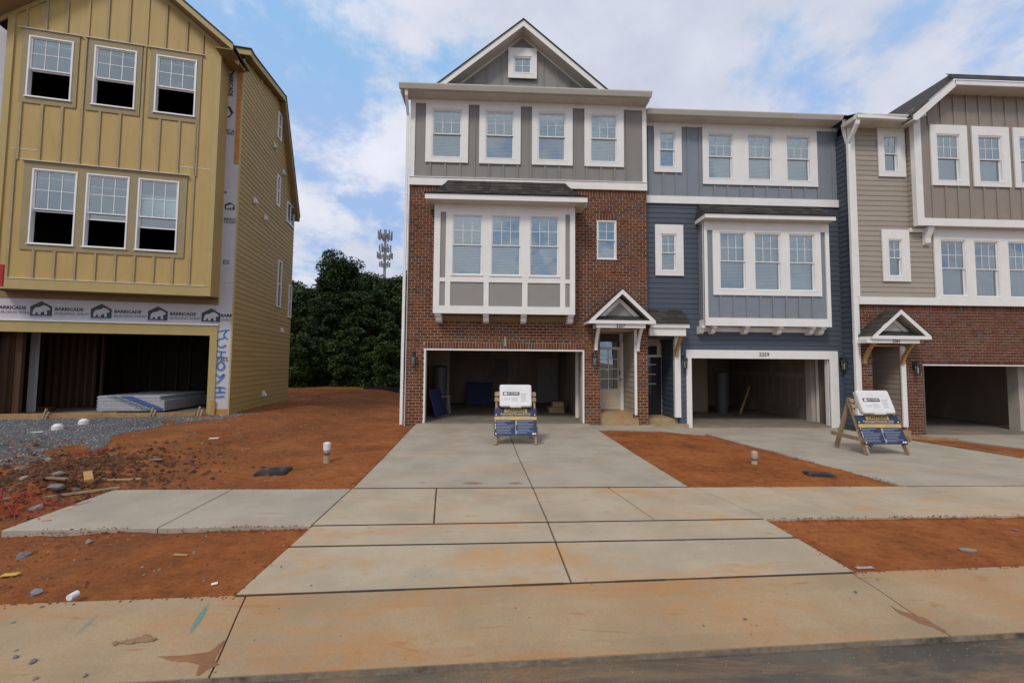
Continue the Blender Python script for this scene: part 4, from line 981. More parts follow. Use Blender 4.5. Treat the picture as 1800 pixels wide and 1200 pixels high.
# porch of the blue house
dY = 1.0; px1 = eB1
shx0, shx1 = bx0_, cp(Bh, '7', 369, 400, -.55)[0]; zfas = cp(Bh, '7', 250, 394, -.55)[1]; bmz = cp(Bh, '7', 250, 480, -.5)[1]; bmx = cp(Bh, '7', 344, 450, -.5)[0]
prt = Bh.box('porch_roof', shx0, shx1-.02, -.52, .0, zfas-.05, zfas-.01, WHITE)
Bh.box('fascia', shx0, shx1, -.55, -.52, zfas-.13, zfas, WHITE, prt); Bh.box('fascia', shx1-.03, shx1, -.52, .0, zfas-.13, zfas, WHITE, prt)
ztp = cp(Bh, '7', 250, 300, -.02)[1]; xtp = cp(Bh, '7', 312, 300, -.02)[0]
def surf(u, v): return Vector((u, -.58*(1-v)-.02, zfas+.01+(ztp-zfas)*v)), Vector((0, -(ztp-zfas), .58)).normalized()
Bh.shingles(surf, lambda v: shx0, lambda v: shx1+.02+(xtp-shx1)*v, 5, prt)
MB().add([(shx0, -.58, zfas), (shx1+.01, -.58, zfas), (xtp, -.02, ztp-.01), (shx0, -.02, ztp-.01), (shx1+.01, -.02, zfas)], [(0, 1, 2, 3), (1, 4, 2)]).build('roof_sheet', ROOF, prt)
Bh.box('beam', shx0, bmx, -.5, -.4, bmz, zfas-.131, WHITE, prt); Bh.box('beam', bmx-.1, bmx, -.4, .0, bmz, zfas-.131, WHITE, prt); Bh.box('porch_ceiling', shx0, bmx-.1, -.4, dY, bmz+.06, bmz+.08, CREAM, prt)
rr = cr(Bh, '7', 282, 487, 318, 632, -.3); bracket(Bh, (rr[0]+rr[1])/2, .09, -.02, bmz-.002, .62, .33, PINE)
wx = cp(Bh, '7', 265, 800, -.03)[0]
Bh.box('corner_post', wx, cp(Bh, '7', 306, 800, -.03)[0], -.045, .06, .2, bmz+.05, WHITE)
Bh.box('recess_wall', wx-.0, wx+.14, .06, dY+.1, .15, 2.8, NAVY); Bh.lap(.06, dY-.045, .2, 2.78, [], wx-.001, NAVY, axis='y', sgn=-1)
Bh.box('entry_wall', bx0_-.6, wx+.2, dY+.1, dY+.2, -.3, 2.85, WHITE)
bdx0, bdx1 = bx0_-.35, cp(Bh, '7', 169, 800, dY)[0]
dd = MB().box(bdx0, bdx1, dY, dY+.04, .15, 2.12)
for i in range(3):
    z0_ = .35+i*.62*.0
door = dd.build('front_door', BLACKD, R_)
gg = (bdx0+.1, cp(Bh, '7', 130, 700, dY)[0], cp(Bh, '7', 100, 885, dY)[1], cp(Bh, '7', 100, 615, dY)[1])
MB().box(gg[0], gg[1], dY-.006, dY-.001, gg[2], gg[3]).build('door_glass', mat('dark_glass', (.03, .035, .04), .05, 0, 3, spec=.9), door)
mu = MB()
for i in (1, 2, 3): c = gg[2]+(gg[3]-gg[2])*i/4; mu.box(gg[0], gg[1], dY-.014, dY-.006, c-.012, c+.012)
mu.build('muntin', WHITE, door)
Bh.box('door_frame', bdx1, bdx1+.09, dY-.03, dY+.1, .12, 2.6, WHITE); Bh.box('door_frame', bdx0, bdx1, dY-.03, dY+.1, 2.12, 2.2, WHITE); Bh.box('transom_pane', bdx0, bdx1-.12, dY+.04, dY+.05, 2.2, 2.5, MATS['dark_glass'])
Bh.box('entry_step', bx0_, gT[0], -.15, .5, -.25, .0, STEP); Bh.box('entry_landing', bx0_, wx+.14, .1, dY+.1, -.0, .15, STEP)
# right-hand pipes
dz0 = ge-.13
xa_ = cp(Bh, '6', 1432, 200, -.3)[0]
pipe(Bh, [(xa_, -.45, dz0), (xa_+.0, -.40, dz0-.25), (xa_+.12, -.42, dz0-.9), (xa_+.12, -.42, -.15)], .09, WHITE)

# ================================================================ beige townhouse
Cc = House('townhouse', 'beige-sided townhouse with brick ground storey and clipped-gable bay at the right edge', 'house', 15.0, 12.2)
R_ = Cc.root
cx0 = cp(Cc, '9', 236, 300)[0]; cx0b = cp(Cc, '9', 228, 300)[0]; cx1 = 4.6
zb = -.32
zbandB = cp(Cc, '9', 600, 255)[1]; zbandT = cp(Cc, '9', 600, 212)[1]; zTop = cp(Cc, '8', 400, 307, -.5)[1]-.15
gC = cr(Cc, '9', 605, 601, 1200, 1000); gC = (gC[0], gC[0]+4.88, -.25, gC[3])
eC0, eC1 = cp(Cc, '9', 316, 700)[0], cp(Cc, '9', 507, 700)[0]
W1 = cr(Cc, '8', 365, 428, 461, 645); WC1 = cr(Cc, '8', 331, 380, 500, 675); WC1 = (*WC1[:3], zTop)
w2a = Cc.p(1558, 421); w2b = Cc.p(1586, 487); W2 = (w2a[0], w2b[0], w2b[1], w2a[1]); w2a = Cc.p(1547, 404); w2b = Cc.p(1598.5, 495.5); WC2 = (w2a[0], w2b[0], w2b[1], w2a[1])
W4 = []
for x0, y0, x1, yb, xl in ((697, 1040, 848, 206, 710), (893, 1047, 1040, 212, 905), (1090, 1051, 1237, 216, 1100)):
    t_ = cr(Cc, '8', x0, y0, x1, y0+10); l_ = cr(Cc, '9', xl, 190, x1, yb); W4.append((t_[0], t_[1], l_[2], t_[3]))
W4.append((W4[2][0]+1.03, W4[2][1]+1.03, W4[2][2], W4[2][3]))
wall = MB().holes(cx0b, cx1, zb-.1, zbandB+.01, [(gC[0], gC[1], -2, gC[3]), (eC0, eC1, -2, 2.5)], .012, .16).build('brick_wall', MORTAR, R_)
Cc.grid = (zb+.05, (zbandB-.19-zb-.05)/round((zbandB-.19-zb-.05)/.0905)); sC = Cc.snap(gC[3]+.15)
Cc.brickwork(cx0, cx1, zb+.05, zbandB-.19, [(gC[0], gC[1], -2, sC), (eC0, eC1, -2, 2.5)], 0, BRICKC)
Cc.soldiers(cx0, cx1, zbandB-.19, zbandB-.005, 0); Cc.soldiers(gC[0], gC[1], gC[3]+.008, sC-.016, 0)
Cc.lay_bricks(BRICKC, wall)
MB().holes(cx0b, cx1, zbandB+.01, zTop, [ins(W1), ins(W2)]+[ins(w) for w in W4], .0, .16).build('upper_wall', BEIGE, R_)
Cc.box('band_board', cx0b, cx1, -.07, .0, zbandB, zbandT, WHITE)
cb0 = cp(Cc, '8', 184, 500)[0]; cb1 = cp(Cc, '8', 214, 500)[0]
Cc.box('corner_board', cx0b-.16, cx0b+.04, -.06, .0, zbandT, zTop, WHITE); Cc.box('corner_board', cx0b-.16, cx0b-.005, -.05, .05, -.3, zbandT, WHITE)
yB = -.26
bl0 = cp(Cc, '8', 575, 940, yB)[0]; bb0 = cp(Cc, '8', 700, 958, yB)[1]; bbT = cp(Cc, '8', 700, 915, yB)[1]
TCx0 = Cc.p(1638, 420)[0]; hdz = cp(Cc, '8', 1000, 985)[1]
Cc.lap(cx0b+.04, bl0, zbandT, zTop, [WC1, WC2, (TCx0, 9, 0, bb0+.15)], .0, BEIGE)
Cc.lap(bl0, TCx0, zbandT, bb0+.05, [(TCx0, 9, 0, 99)], .0, BEIGE)
Cc.window(W1, -.02, grid=(2, 2), blinds=False, casing=WC1); Cc.window(W2, -.02, grid=(2, 2), blinds=False, casing=WC2)
for i, w in enumerate(W4):
    l_ = TCx0 if i == 0 else (W4[i-1][1]+w[0])/2; r_ = cx1 if i == 3 else (w[1]+W4[i+1][0])/2
    Cc.window(w, -.02, blinds=False, casing=(l_, r_, zbandT, bb0+.1))
# projecting upper bay
hzB = cp(Cc, '8', 1000, 180, yB)[1]
V3 = [cr(Cc, '8', *k_, yB) for k_ in ((675, 421, 829, 700), (918, 431, 1076, 708))]; V3.append((2*V3[1][0]-V3[0][0]+.0, 2*V3[1][1]-V3[0][1], V3[1][2], V3[1][3])); V3.append((V3[2][0]*2-V3[1][0], V3[2][1]*2-V3[1][1], V3[2][2], V3[2][3]))
vc = cr(Cc, '8', 639, 367, 872, 727, yB); mg = (V3[0][0]-vc[0], vc[1]-V3[0][1], V3[0][2]-vc[2], vc[3]-V3[0][3])
pkz = hzB+.0
rx0, rz0 = cp(Cc, '8', 625, 275, yB); rx1, rz1 = cp(Cc, '8', 742, 180, yB)
mz = MB().holes(bl0, cx1, bb0+.04, rz0, [ins(w) for w in V3], yB, yB+.1)
mz.prism([(bl0+.0, rz0), (cx1, rz0), (cx1, rz1+.05), (rx1, rz1+.05)], yB, yB+.1)
mz.box(bl0, bl0+.1, yB+.1, .0, bb0+.04, rz0-.02); mz.box(bl0+.1, cx1, yB+.1, .0, bb0+.04, bb0+.1); mz.box(cx1-.1, cx1, yB+.1, 0, bb0+.1, rz1)
mz.box(bl0+.1, cx1-.1, yB+2.5, yB+2.58, bb0+.1, rz1)
bay = mz.build('upper_bay', TAUPE, R_)
Cc.box('inner_wall', bl0+.1, cx1, 2.5, 2.6, zbandT, rz1, DARK)
Cc.box('bottom_board', bl0-.02, cx1, yB-.04, yB, bb0, bbT, WHITE, bay); Cc.box('corner_board', bl0-.02, cp(Cc, '8', 612, 940, yB)[0], yB-.035, yB, bbT, rz0-.05, WHITE, bay)
Cc.box('side_board', bl0-.02, bl0, yB, yB+.1, bb0, rz0-.1, WHITE, bay); Cc.box('bay_soffit', bl0, cx1, yB, 0, bb0+.02, bb0+.04, CREAM, bay)
Cc.lap(yB+.1, .0, bb0+.05, rz0-.1, [], bl0, BEIGE, axis='y', sgn=-1)
for w in V3: Cc.window(w, yB-.01, blinds=False, casing=(w[0]-mg[0], w[1]+mg[1], w[2]-mg[2], w[3]+mg[3]))
vct = vc[3]
Cc.battens([cp(Cc, '8', x, 300, yB)[0] for x in (710, 787, 862, 935, 1012, 1088, 1163)]+[cp(Cc, '8', 1163, 300, yB)[0]+.37*i for i in (1, 2, 3)], vct+.003, rz1-.0, yB, TAUPE, par=bay)
Cc.battens([cp(Cc, '8', 635, 330, yB)[0]], vct+.003, rz0-.03, yB, TAUPE, par=bay)
Cc.battens([cp(Cc, '8', x, 850, yB)[0] for x in (665, 743, 818, 968, 1045, 1190)], bbT, vc[2]-.003, yB, TAUPE, par=bay); Cc.battens([cp(Cc, '8', x, 850, yB)[0] for x in (888, 1122)], bbT, vct, yB, TAUPE, par=bay)
# clipped gable roof of the bay
yR = -.72
e0 = cp(Cc, '8', 563, 296, yR); e1 = cp(Cc, '8', 786, 100, yR); zc = (e1[1]+cp(Cc, '8', 1190, 116, yR)[1])/2; tR = .2
sR = (zc-e0[1])/(e1[0]-e0[0])
xL = e0[0]-.05; zL = e0[1]-.05*sR
P = [(xL, zL), (e1[0], zc), (e1[0]+tR*.4, zc-tR), (xL+.12, zL-tR+.03), (xL, zL-tR+.03)]
MB().prism(P[::-1], yR, yR+.03).build('rake_board', WHITE, R_)
Cc.box('eave_fascia', e1[0]+tR*.4, cx1+.5, yR, yR+.03, zc-tR*.75, zc, WHITE)
MB().prism([(xL, zL-tR+.03), (xL, zL-tR+.06), (e1[0]+.05, zc-tR+.05), (cx1+.5, zc-tR*.75+.05), (cx1+.5, zc-tR*.75), (e1[0]+.07, zc-tR*.8)], yR+.03, yB).build('gable_soffit', CREAM, R_)
P0 = cp(Cc, '8', 800, 48, yR+.6)
rR = MB(); zpk = P0[1]; xpk = e1[0]-.02+(zpk-zc-.02)/sR
y2 = 7.0
rR.add([(xL-.03, yR-.03, zL+.02), (e1[0]-.02, yR-.03, zc+.005), (xpk, yR+.75, zpk), (xpk, y2, zpk), (xL-.03, y2, zL+.02), (cx1+.6, yR-.03, zc+.005), (cx1+.6, yR+.75, zpk)],
       [(0, 1, 2, 3, 4), (1, 5, 6, 2)]).build('bay_roof', SHING, R_)
brr = R_.children[-1]
# roof shingle courses, real geometry joined
u = MB()
for j in range(5):
    a0 = j/5
    x = e1[0]-.02+(xpk-e1[0])*a0
    while x < cx1+.5:
        w_ = random.uniform(.2, .34); y_, z_ = yR-.03+.78*a0, zc+.006+(zpk-zc-.02)*a0; yb_, zb_ = yR-.03+.78*(a0+.2), zc+.02+(zpk-zc-.02)*(a0+.2)
        t_ = random.uniform(.012, .022)
        u.hexa([(x, y_, z_), (x+w_-.005, y_, z_), (x+w_-.005, yb_, zb_), (x, yb_, zb_)], [(x, y_-.005, z_+t_), (x+w_-.005, y_-.005, z_+t_), (x+w_-.005, yb_, zb_+.003), (x, yb_, zb_+.003)]); x += w_
tag(u.build('shingles', SHING, R_), kind='stuff')
zE = cp(Cc, '8', 400, 307, -.5)[1]; xE0 = cp(Cc, '8', 216, 305, -.5)[0]; xE1 = cp(Cc, '8', 560, 300, -.55)[0]
MB().prismx([(-.42, zTop+.001), (-.42, zE-.02), (.05, zE-.02), (.05, zTop+.001)], xE0, bl0-.03).build('eave_box', CREAM, R_)
gutter(Cc, xE0, xE1-.2, -.42, zE, mt=WHITE)
MB().add([(xE0, -.55, zE-.15), (bl0-.02, -.55, zE-.15), (xE0, -.55, zE)], [(0, 1, 2)]).build('eave_flashing', WHITE, R_)
MB().hexa([(bl0-.32, -.5, zE-.14), (bl0-.32, -.38, zE-.14), (bl0-.05, -.6, zE-.1), (bl0-.05, -.7, zE-.1)], [(bl0-.36, -.55, zE), (bl0-.36, -.4, zE), (bl0-.05, -.6, zE+.04), (bl0-.05, -.72, zE+.04)]).build('gutter_elbow', WHITE, R_)
MB().add([(xE0, -.5, zE+.01), (bl0-.05, -.5, zE+.01), (bl0-.05, 4.5, zE+2.1), (xE0, 4.5, zE+2.1)], [(0, 1, 2, 3)]).build('main_roof', ROOF, R_)
shell(Cc, cx0b-.05, cx1, 9.2, -.4, zTop, BEIGE, (2.9, 6.1, zTop), .16)
MB().box(cx0b-.05, cx0b, -.0, .9, -.4, zTop).build('side_return', NAVY, R_)
Cc.lap(.0, .5, -.35, zTop-.1, [], cx0b-.16, NAVY, axis='y', sgn=-1)
Cc.box('side_return_core', cx0b-.158, cx0b-.051, .0, .5, -.4, zTop-.1, NAVY)
bq = cr(Cc, '8', 625, 960, 668, 1085, -.15)
MB().prismx([(-.24, bb0-.0), (-.24, bb0-.06), (-.2, bb0-.16), (-.13, bb0-.34), (-.12, bb0-.5), (-.04, bb0-.56), (-.02, bb0-.56), (-.02, bb0)], bq[0], bq[1]-.03).build('corbel', WHITE, R_)
Cc.box('ledger', bl0-.05, bq[0], -.08, -.02, bb0-.14, bb0-.01, WHITE)
# garage, porch
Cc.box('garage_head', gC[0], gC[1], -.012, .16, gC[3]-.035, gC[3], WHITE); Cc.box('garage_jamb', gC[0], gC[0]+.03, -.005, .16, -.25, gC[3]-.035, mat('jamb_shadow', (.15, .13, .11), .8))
Cc.box('garage_jamb', gC[1]-.03, gC[1], -.005, .16, -.25, gC[3]-.035, WHITE)
garage_room(Cc, gC[0], gC[1], gC[3], .16, 5.9, -.24, xo0=gC[0]-.02, xo1=gC[1]+.3)
Cc.box('garage_floor', gC[0], gC[1], -.02, .16, -.4, -.242, SLABI)
PC = lambda px, y: Cc.p(px, 690, y)[0]
Cc.box('garage_pier', PC(1791, .6), PC(1791, .6)+.3, .6, .9, -.24, gC[3]+.29, MATS['pale_drywall'])
for i in range(12): Cc.box('joint_smear', PC(1655, 6.05)+i*.4, PC(1655, 6.05)+i*.4+.08, 6.056, 6.06, .2+random.uniform(0, .3), 1.15+random.uniform(0, .15), MUD)
Cc.box('joint_smear', PC(1625, 6.05), gC[1], 6.052, 6.0565, 1.45, 1.62, MUD)
Cc.box('outlet_box', PC(1766, 6.05), PC(1770, 6.05), 6.03, 6.06, .6, .75, BLACK)
cz = 1.0
xw = cp(Cc, '9', 480, 700, .0)[0]
Cc.box('recess_wall', eC1-.1, eC1, .01, cz+.2, -.05, 2.6, BEIGE); Cc.lap(.02, cz, .0, 2.5, [], eC1-.101, BEIGE, axis='y', sgn=-1)
Cc.box('corner_board', xw, eC1-.0, -.03, .01, -.02, 2.5, WHITE)
Cc.box('entry_wall', eC0-.8, eC1, cz+.2, cz+.3, -.3, 2.6, WHITE); Cc.box('pier_core', cx0b, eC0, .16, .6, -.3, 2.6, MORTAR)
d1 = cp(Cc, '9', 338, 700, cz)[0]; Cc.box('front_door', d1-.9, d1, cz, cz+.05, -.0, 2.05, BLACKD); Cc.box('door_frame', d1, d1+.1, cz-.03, cz+.1, -.05, 2.4, WHITE); Cc.box('door_frame', d1-.9, d1, cz-.02, cz+.1, 2.05, 2.13, WHITE)
Cc.box('entry_step', eC0, eC1, -.1, .5, -.35, -.12, STEP); Cc.box('entry_landing', eC0, eC1-.1, .2, cz+.1, -.12, .0, STEP)
portico(Cc, '9', 480, 276, 308, 432, 655, 435, (280, 430, 590, 478), ('2261', 455, 464, .13), PINE, [(295, 477, 345, 597), (527, 477, 575, 600)])
a = cp(Cc, '9', 578, 630, -.13); lantern(Cc, a[0], a[1]+.03, -.004)
xq = cp(Cc, '8', 172, 600, -.1)[0]
pipe(Cc, [(xE0+.08, -.48, zE-.14), (xE0+.05, -.46, zE-.3), (xq, -.12, zE-.75), (xq, -.12, -.2)], .1, WHITE)
# ================================================================ yellow house under construction
Yh = House('unfinished_house', 'ochre yellow house under construction with open garage and exposed building wrap at its corner', 'house', -7.56, 11.79, .183)
R_ = Yh.root
def floorpt(H, px, py, z):
    d = ray(px, py); t = (z-CAMH)/d.z; q = d*t-H.o; return (q.dot(H.ex), q.dot(H.ey))
yb = -.5; ZS = Yh.p(200, 730)[1]; ZG = .2
bxl = Yh.p(2, 250, yb)[0]; bxr = Yh.p(383, 230, yb)[0]; bxr0 = Yh.p(379.5, 230, yb)[0]-.0
zbb = Yh.p(190, 514, yb)[1]; zbt = Yh.p(190, 496.5, yb)[1]
yw = lambda pts: Yh.rect4(pts, yb)
U3 = [yw([(53.3, 62.7), (131.7, 75), (125.7, 180), (46, 169.3)]), yw([(168.3, 80), (243, 92), (237, 194), (162.3, 184.3)]), yw([(276.7, 97.7), (347.7, 108.3), (343, 207.5), (270.7, 199)])]
L3 = [yw([(59, 296), (138, 304), (131, 432.7), (50.7, 427.7)]), yw([(153.7, 304.7), (230, 313), (222, 440), (147, 435)]), yw([(245, 313.3), (317, 320), (310, 443.3), (238, 440)])]
uz0 = sum(w[2] for w in U3)/3; uz1 = sum(w[3] for w in U3)/3; lz0 = sum(w[2] for w in L3)/3; lz1 = sum(w[3] for w in L3)/3
U3 = [(w[0], w[1], uz0, uz1) for w in U3]; L3 = [(w[0], w[1], lz0, lz1) for w in L3]
# gable of the bay
yr_ = yb-.4
ra = Yh.p(322, 1, yr_); rb = Yh.p(408, 76, yr_); sy = (ra[1]-rb[1])/(rb[0]-ra[0])
xcg = (bxl+bxr)/2; hwg = rb[0]-xcg; zpk = rb[1]+hwg*sy
wl = lambda x: zpk-.2-abs(x-xcg)*sy
zE = wl(bxr)
b = MB().holes(bxl, bxr, zbb+.04, zE, [ins(w) for w in U3+L3], yb, yb+.1)
b.prism([(bxl, zE), (bxr, zE), (xcg, zpk-.2)], yb, yb+.1)
b.box(bxl, bxl+.1, yb+.1, .0, zbb+.04, zE); b.box(bxr-.1, bxr, yb+.1, .0, zbb+.04, zE)
b.box(bxl+.1, bxr-.1, yb+.1, .0, zbb+.06, zbb+.1)
bay = b.build('front_bay', YPAN, R_)
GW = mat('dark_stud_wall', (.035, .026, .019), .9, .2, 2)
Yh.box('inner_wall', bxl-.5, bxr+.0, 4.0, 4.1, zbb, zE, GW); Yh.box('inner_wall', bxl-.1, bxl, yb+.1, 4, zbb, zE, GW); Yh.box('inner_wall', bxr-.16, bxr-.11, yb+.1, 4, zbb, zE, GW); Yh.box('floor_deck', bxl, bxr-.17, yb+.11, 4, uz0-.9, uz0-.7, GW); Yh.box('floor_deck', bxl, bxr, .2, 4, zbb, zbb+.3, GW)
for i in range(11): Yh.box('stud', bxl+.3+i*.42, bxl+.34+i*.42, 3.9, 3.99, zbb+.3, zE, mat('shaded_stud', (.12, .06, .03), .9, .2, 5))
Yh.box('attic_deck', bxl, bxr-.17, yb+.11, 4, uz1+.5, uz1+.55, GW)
cbx = Yh.p(371.5, 300, yb)[0]
Yh.box('bottom_board', bxl, bxr+.02, yb-.03, yb, zbb, zbt, YTRIM, bay); Yh.box('drip_flashing', bxl, cbx, yb-.045, yb, zbt+.001, zbt+.012, SWHT, bay)
Yh.box('corner_board', cbx, bxr+.02, yb-.035, yb, zbt-.0, zE-.1, YTRIM, bay); Yh.box('corner_board', bxr, bxr+.02, yb, yb+.1, zbb, zE, YTRIM, bay)
Yh.box('corner_board', bxl-.02, Yh.p(17, 200, yb)[0], yb-.035, yb, zbt, zE-.05, YTRIM, bay)
Yh.box('bay_soffit', bxl, bxr, yb+.0, .0, zbb+.01, zbb+.03, SOFB, bay)
# windows with primed surrounds
mg = .115
for w in U3: Yh.window(w, yb-.012, cth=.012, blinds=False, opened=(w[3]-w[2])*.42, casing=(w[0]-mg-.02, w[1]+mg, w[2]-.16, w[3]+.17), cmat=TAN, split=.47)
x0, x1 = Yh.p(40, 350, yb)[0], Yh.p(327, 380, yb)[0]
for i, w in enumerate(L3):
    l_ = x0 if i == 0 else (L3[i-1][1]+w[0])/2; r_ = x1 if i == 2 else (w[1]+L3[i+1][0])/2
    Yh.window(w, yb-.012, cth=.012, blinds=False, opened=((w[3]-w[2])*(.42, .36, .30)[i]), casing=(l_, r_, w[2]-.15, w[3]+.18), cmat=TAN, split=.47)
fz = Yh.p(190, 297, yb)[1]; FL = SWHT
ut = uz1+.17; ul = lz1+.18
for w in U3: Yh.box('drip_flashing', w[0]-mg-.1, w[1]+mg+.06, yb-.055, yb, ut+.001, ut+.012, FL, bay)
Yh.box('drip_flashing', x0-.05, x1+.03, yb-.08, yb, ul+.001, ul+.013, FL, bay)
zjo = Yh.p(60, 264, yb)[1]; Yh.box('joint_flashing', bxl+.2, Yh.p(66, 264, yb)[0], yb-.006, yb, zjo, zjo+.012, FL, bay); Yh.box('joint_flashing', Yh.p(316, 292, yb)[0], cbx, yb-.006, yb, zjo-.05, zjo-.038, FL, bay)
# battens
def bx(px, py): return Yh.p(px, py, yb)[0]
def bats(pxs, py, z0, z1, mt=YBAT): Yh.battens([bx(p_, py) for p_ in pxs], z0, z1, yb, mt, wd_=.055, par=bay)
bats([35, 73, 108.5, 175, 211, 281, 316, 348], 225, ul+.02 if False else ul+.015, uz0-.165)   # between the two window rows
bats([143, 248.5], 225, ul+.015, ut)
for p_, z1o in ((27, 0), (343, 0)): bats([p_], 280, zbt+.012, uz0-.17 if p_ > 100 else zjo)
bats([58, 95, 131.5, 167, 202, 236, 270, 303.5], 470, zbt+.012, lz0-.155)
for p_, py in ((49, 25), (84, 25), (120, 30), (191, 40), (228, 45), (293, 50), (329, 70), (357, 80)):
    X = bx(p_, py); Yh.battens([X], ut+.014, wl(X)-.03, yb, YBAT, wd_=.055, par=bay)
for p_ in (155.5, 259):
    X = bx(p_, 60); Yh.battens([X], ut, wl(X)-.03, yb, YTRIM, wd_=.06, th=.022, par=bay)
# rakes, soffit and roof of the bay gable
for s_ in (-1, 1):
    def band(nm, y0, y1, off, th, mt):
        P = [(xcg, zpk-off), (xcg+s_*(hwg+.02), zpk-off-(hwg+.02)*sy), (xcg+s_*(hwg+.02), zpk-off-th-(hwg+.02)*sy), (xcg, zpk-off-th)]
        if s_ > 0: P = P[::-1]
        MB().prism(P, y0, y1).build(nm, mt, R_)
    band('rake_board', yr_, yr_+.03, .0, .17, YTRIM); band('gable_soffit', yr_+.03, yb, .17, .02, SOFB); band('rake_trim', yb-.03, yb, .20, .13, YTRIM)
    band('gable_roof', yr_-.03, .2, -.03, .03, SHING); band('gable_deck', yr_+.03, .2, .001, .03, ROOF)
Yh.box('bay_side_soffit', bxr+.02, rb[0], yr_, -.0, zpk-hwg*sy-.2, zpk-hwg*sy-.17, SOFB)
# ---- main front plane: wrap, garage, corner
wx1 = .0; zwt = zpk-hwg*sy-.1
gzt = Yh.p(190, 586)[1]; gtt = Yh.p(190, 567.5)[1]; gx1 = Yh.p(367, 650)[0]; gx0 = gx1-4.9; trx = Yh.p(380, 650)[0]
wl_ = MB().holes(-8.2, 0, ZG, zbb+.2, [(gx0, gx1, -1, gzt)], .0, .14); wl_.box(-8.2, bxl-.0, .001, .14, zbb+.2, zwt+.3).box(bxr-.1, 0, .001, .14, zbb+.2, zwt+.3); wrap = wl_.build('wrapped_wall', WRAP, R_)
Yh.box('garage_head_trim', -8.1, trx, -.03, .0, gzt, gtt, YTRIM); Yh.box('drip_flashing', -8.1, trx+.02, -.06, .0, gtt+.001, gtt+.03, FL)
Yh.box('garage_side_trim', gx1, trx, -.03, .0, ZG-.1, gzt, YTRIM); Yh.box('garage_side_trim', gx0-.15, gx0, -.03, .0, ZG-.1, gzt, YTRIM)
Yh.box('corner_stub_board', trx-.06, trx+.03, -.06, -.031, ZG-.1, ZG+.55, PINE)
Yh.box('brown_strip', -8.1, bxr, -.012, -.001, zbb-.17, zbb+.2, SOFB)
oz = Yh.p(418, 120)[1]; oz0 = Yh.p(411, 288)[1]; Yh.box('sheathing_strip', -.14, -.005, -.02, -.001, oz0, oz, OSB)
Yh.box('sheathing_strip', trx+.02, -.02, -.012, -.001, ZG-.05, ZG+.32, OSB)
# print on the wrap
def logo(x, z, w, rot=0.0):
    g_ = bpy.data.objects.new('wrap_logo', None)
    c, s = math.cos(rot), math.sin(rot)
    T = lambda pts: [(x+w*(a*c-b_*s), z+w*(a*s+b_*c)) for a, b_ in pts]
    def flat(pts, y): n = len(pts); return [(a, y, b_) for a, b_ in T(pts)], [tuple(range(n))]
    o = MB().add(*flat([(-.5, -.40), (.5, -.40), (.5, .12), (0, .42), (-.5, .12)], -.0030)).build('printed_logo', PRINT, wrap)
    MB().add(*flat([(-.38, -.33), (-.36, -.10), (-.28, .04), (-.05, .10), (.10, .20), (.2, .17), (.3, .12), (.42, -.02), (.36, -.08), (.26, -.08), (.28, -.33), (.16, -.33), (.14, -.16), (.02, -.18), (-.02, -.33), (-.14, -.33), (-.15, -.2), (-.22, -.2), (-.26, -.33)], -.0045)).build('printed_bear', WRAP, wrap)
    MB().add(*flat([(-.5, -.47), (.5, -.47), (.5, -.445), (-.5, -.445)], -.003)).build('printed_rule', PRINTL, wrap)
    R3 = (math.pi/2, -rot, 0)
    def tx(s_, sz, a, b_, mt, bold, sh):
        p_ = T([(a, b_)])[0]; text('printed_word', s_, sz, mt, wrap, (p_[0], -.003, p_[1]), R3, bold=bold, shear=sh, depth=.0004)
    return tx
sc = .47
for px, py in ((-32, 539), (72.7, 542.3), (178.3, 546.7), (277.7, 550.7)):
    x, z = Yh.p(px, py); tx = logo(x, z, sc)
    tx('BARRICADE', .118, 1.28, .0, PRINT, .005, 0); tx('BUILDING WRAP', .098, 1.40, -.25, PRINTL, .001, .25)
x, z = Yh.p(371, 554); logo(x, z, sc)
x2 = x+.47; text('printed_word', 'BARR', .118, PRINT, wrap, (x+.39, -.003, z), bold=.006, depth=.0004); text('printed_word', 'BUILD', .098, PRINTL, wrap, (x+.39, -.003, z-.12), bold=.001, shear=.25, depth=.0004)
for px, py in ((406, 123), (402.5, 197)):
    x, z = Yh.p(px, py); tx = logo(x-.02, z, .34, -math.pi/2)
x, z = Yh.p(406, 142); text('printed_word', 'BARRICADE', .15, PRINT, wrap, (x, -.003, z-.08), (math.pi/2, math.pi/2, 0), bold=.006, depth=.0004); text('printed_word', 'BUILDING WRAP', .12, PRINTL, wrap, (x-.13, -.003, z-.1), (math.pi/2, math.pi/2, 0), bold=.001, depth=.0004)
for px, py, s_, sz in ((405.5, 231, 'ICA', .13), (405.5, 236, 'ING', .1), (405, 386, 'BRRIC', .12), (404, 391, 'UILDIN', .09), (397.5, 461, 'ES', .17), (391.5, 632, 'NES', .16), (393, 338, 'ARR', .1), (400, 497, '- - - - - -', .06)):
    x, z = Yh.p(px, py); text('printed_word', s_, sz, PRINT, wrap, (x, -.003, z), bold=.002, depth=.0004)
x, z = Yh.p(402, 362); logo(x+.03, z, .26)
b = MB(); z = 3.0
while z < 10.4:
    for i in range(2): b.box(-.47+.0*i, -.44, -.004, -.002, z+.03*i, z+.012+.03*i)
    z += .11
b.build('printed_ruler', PRINTL, wrap)
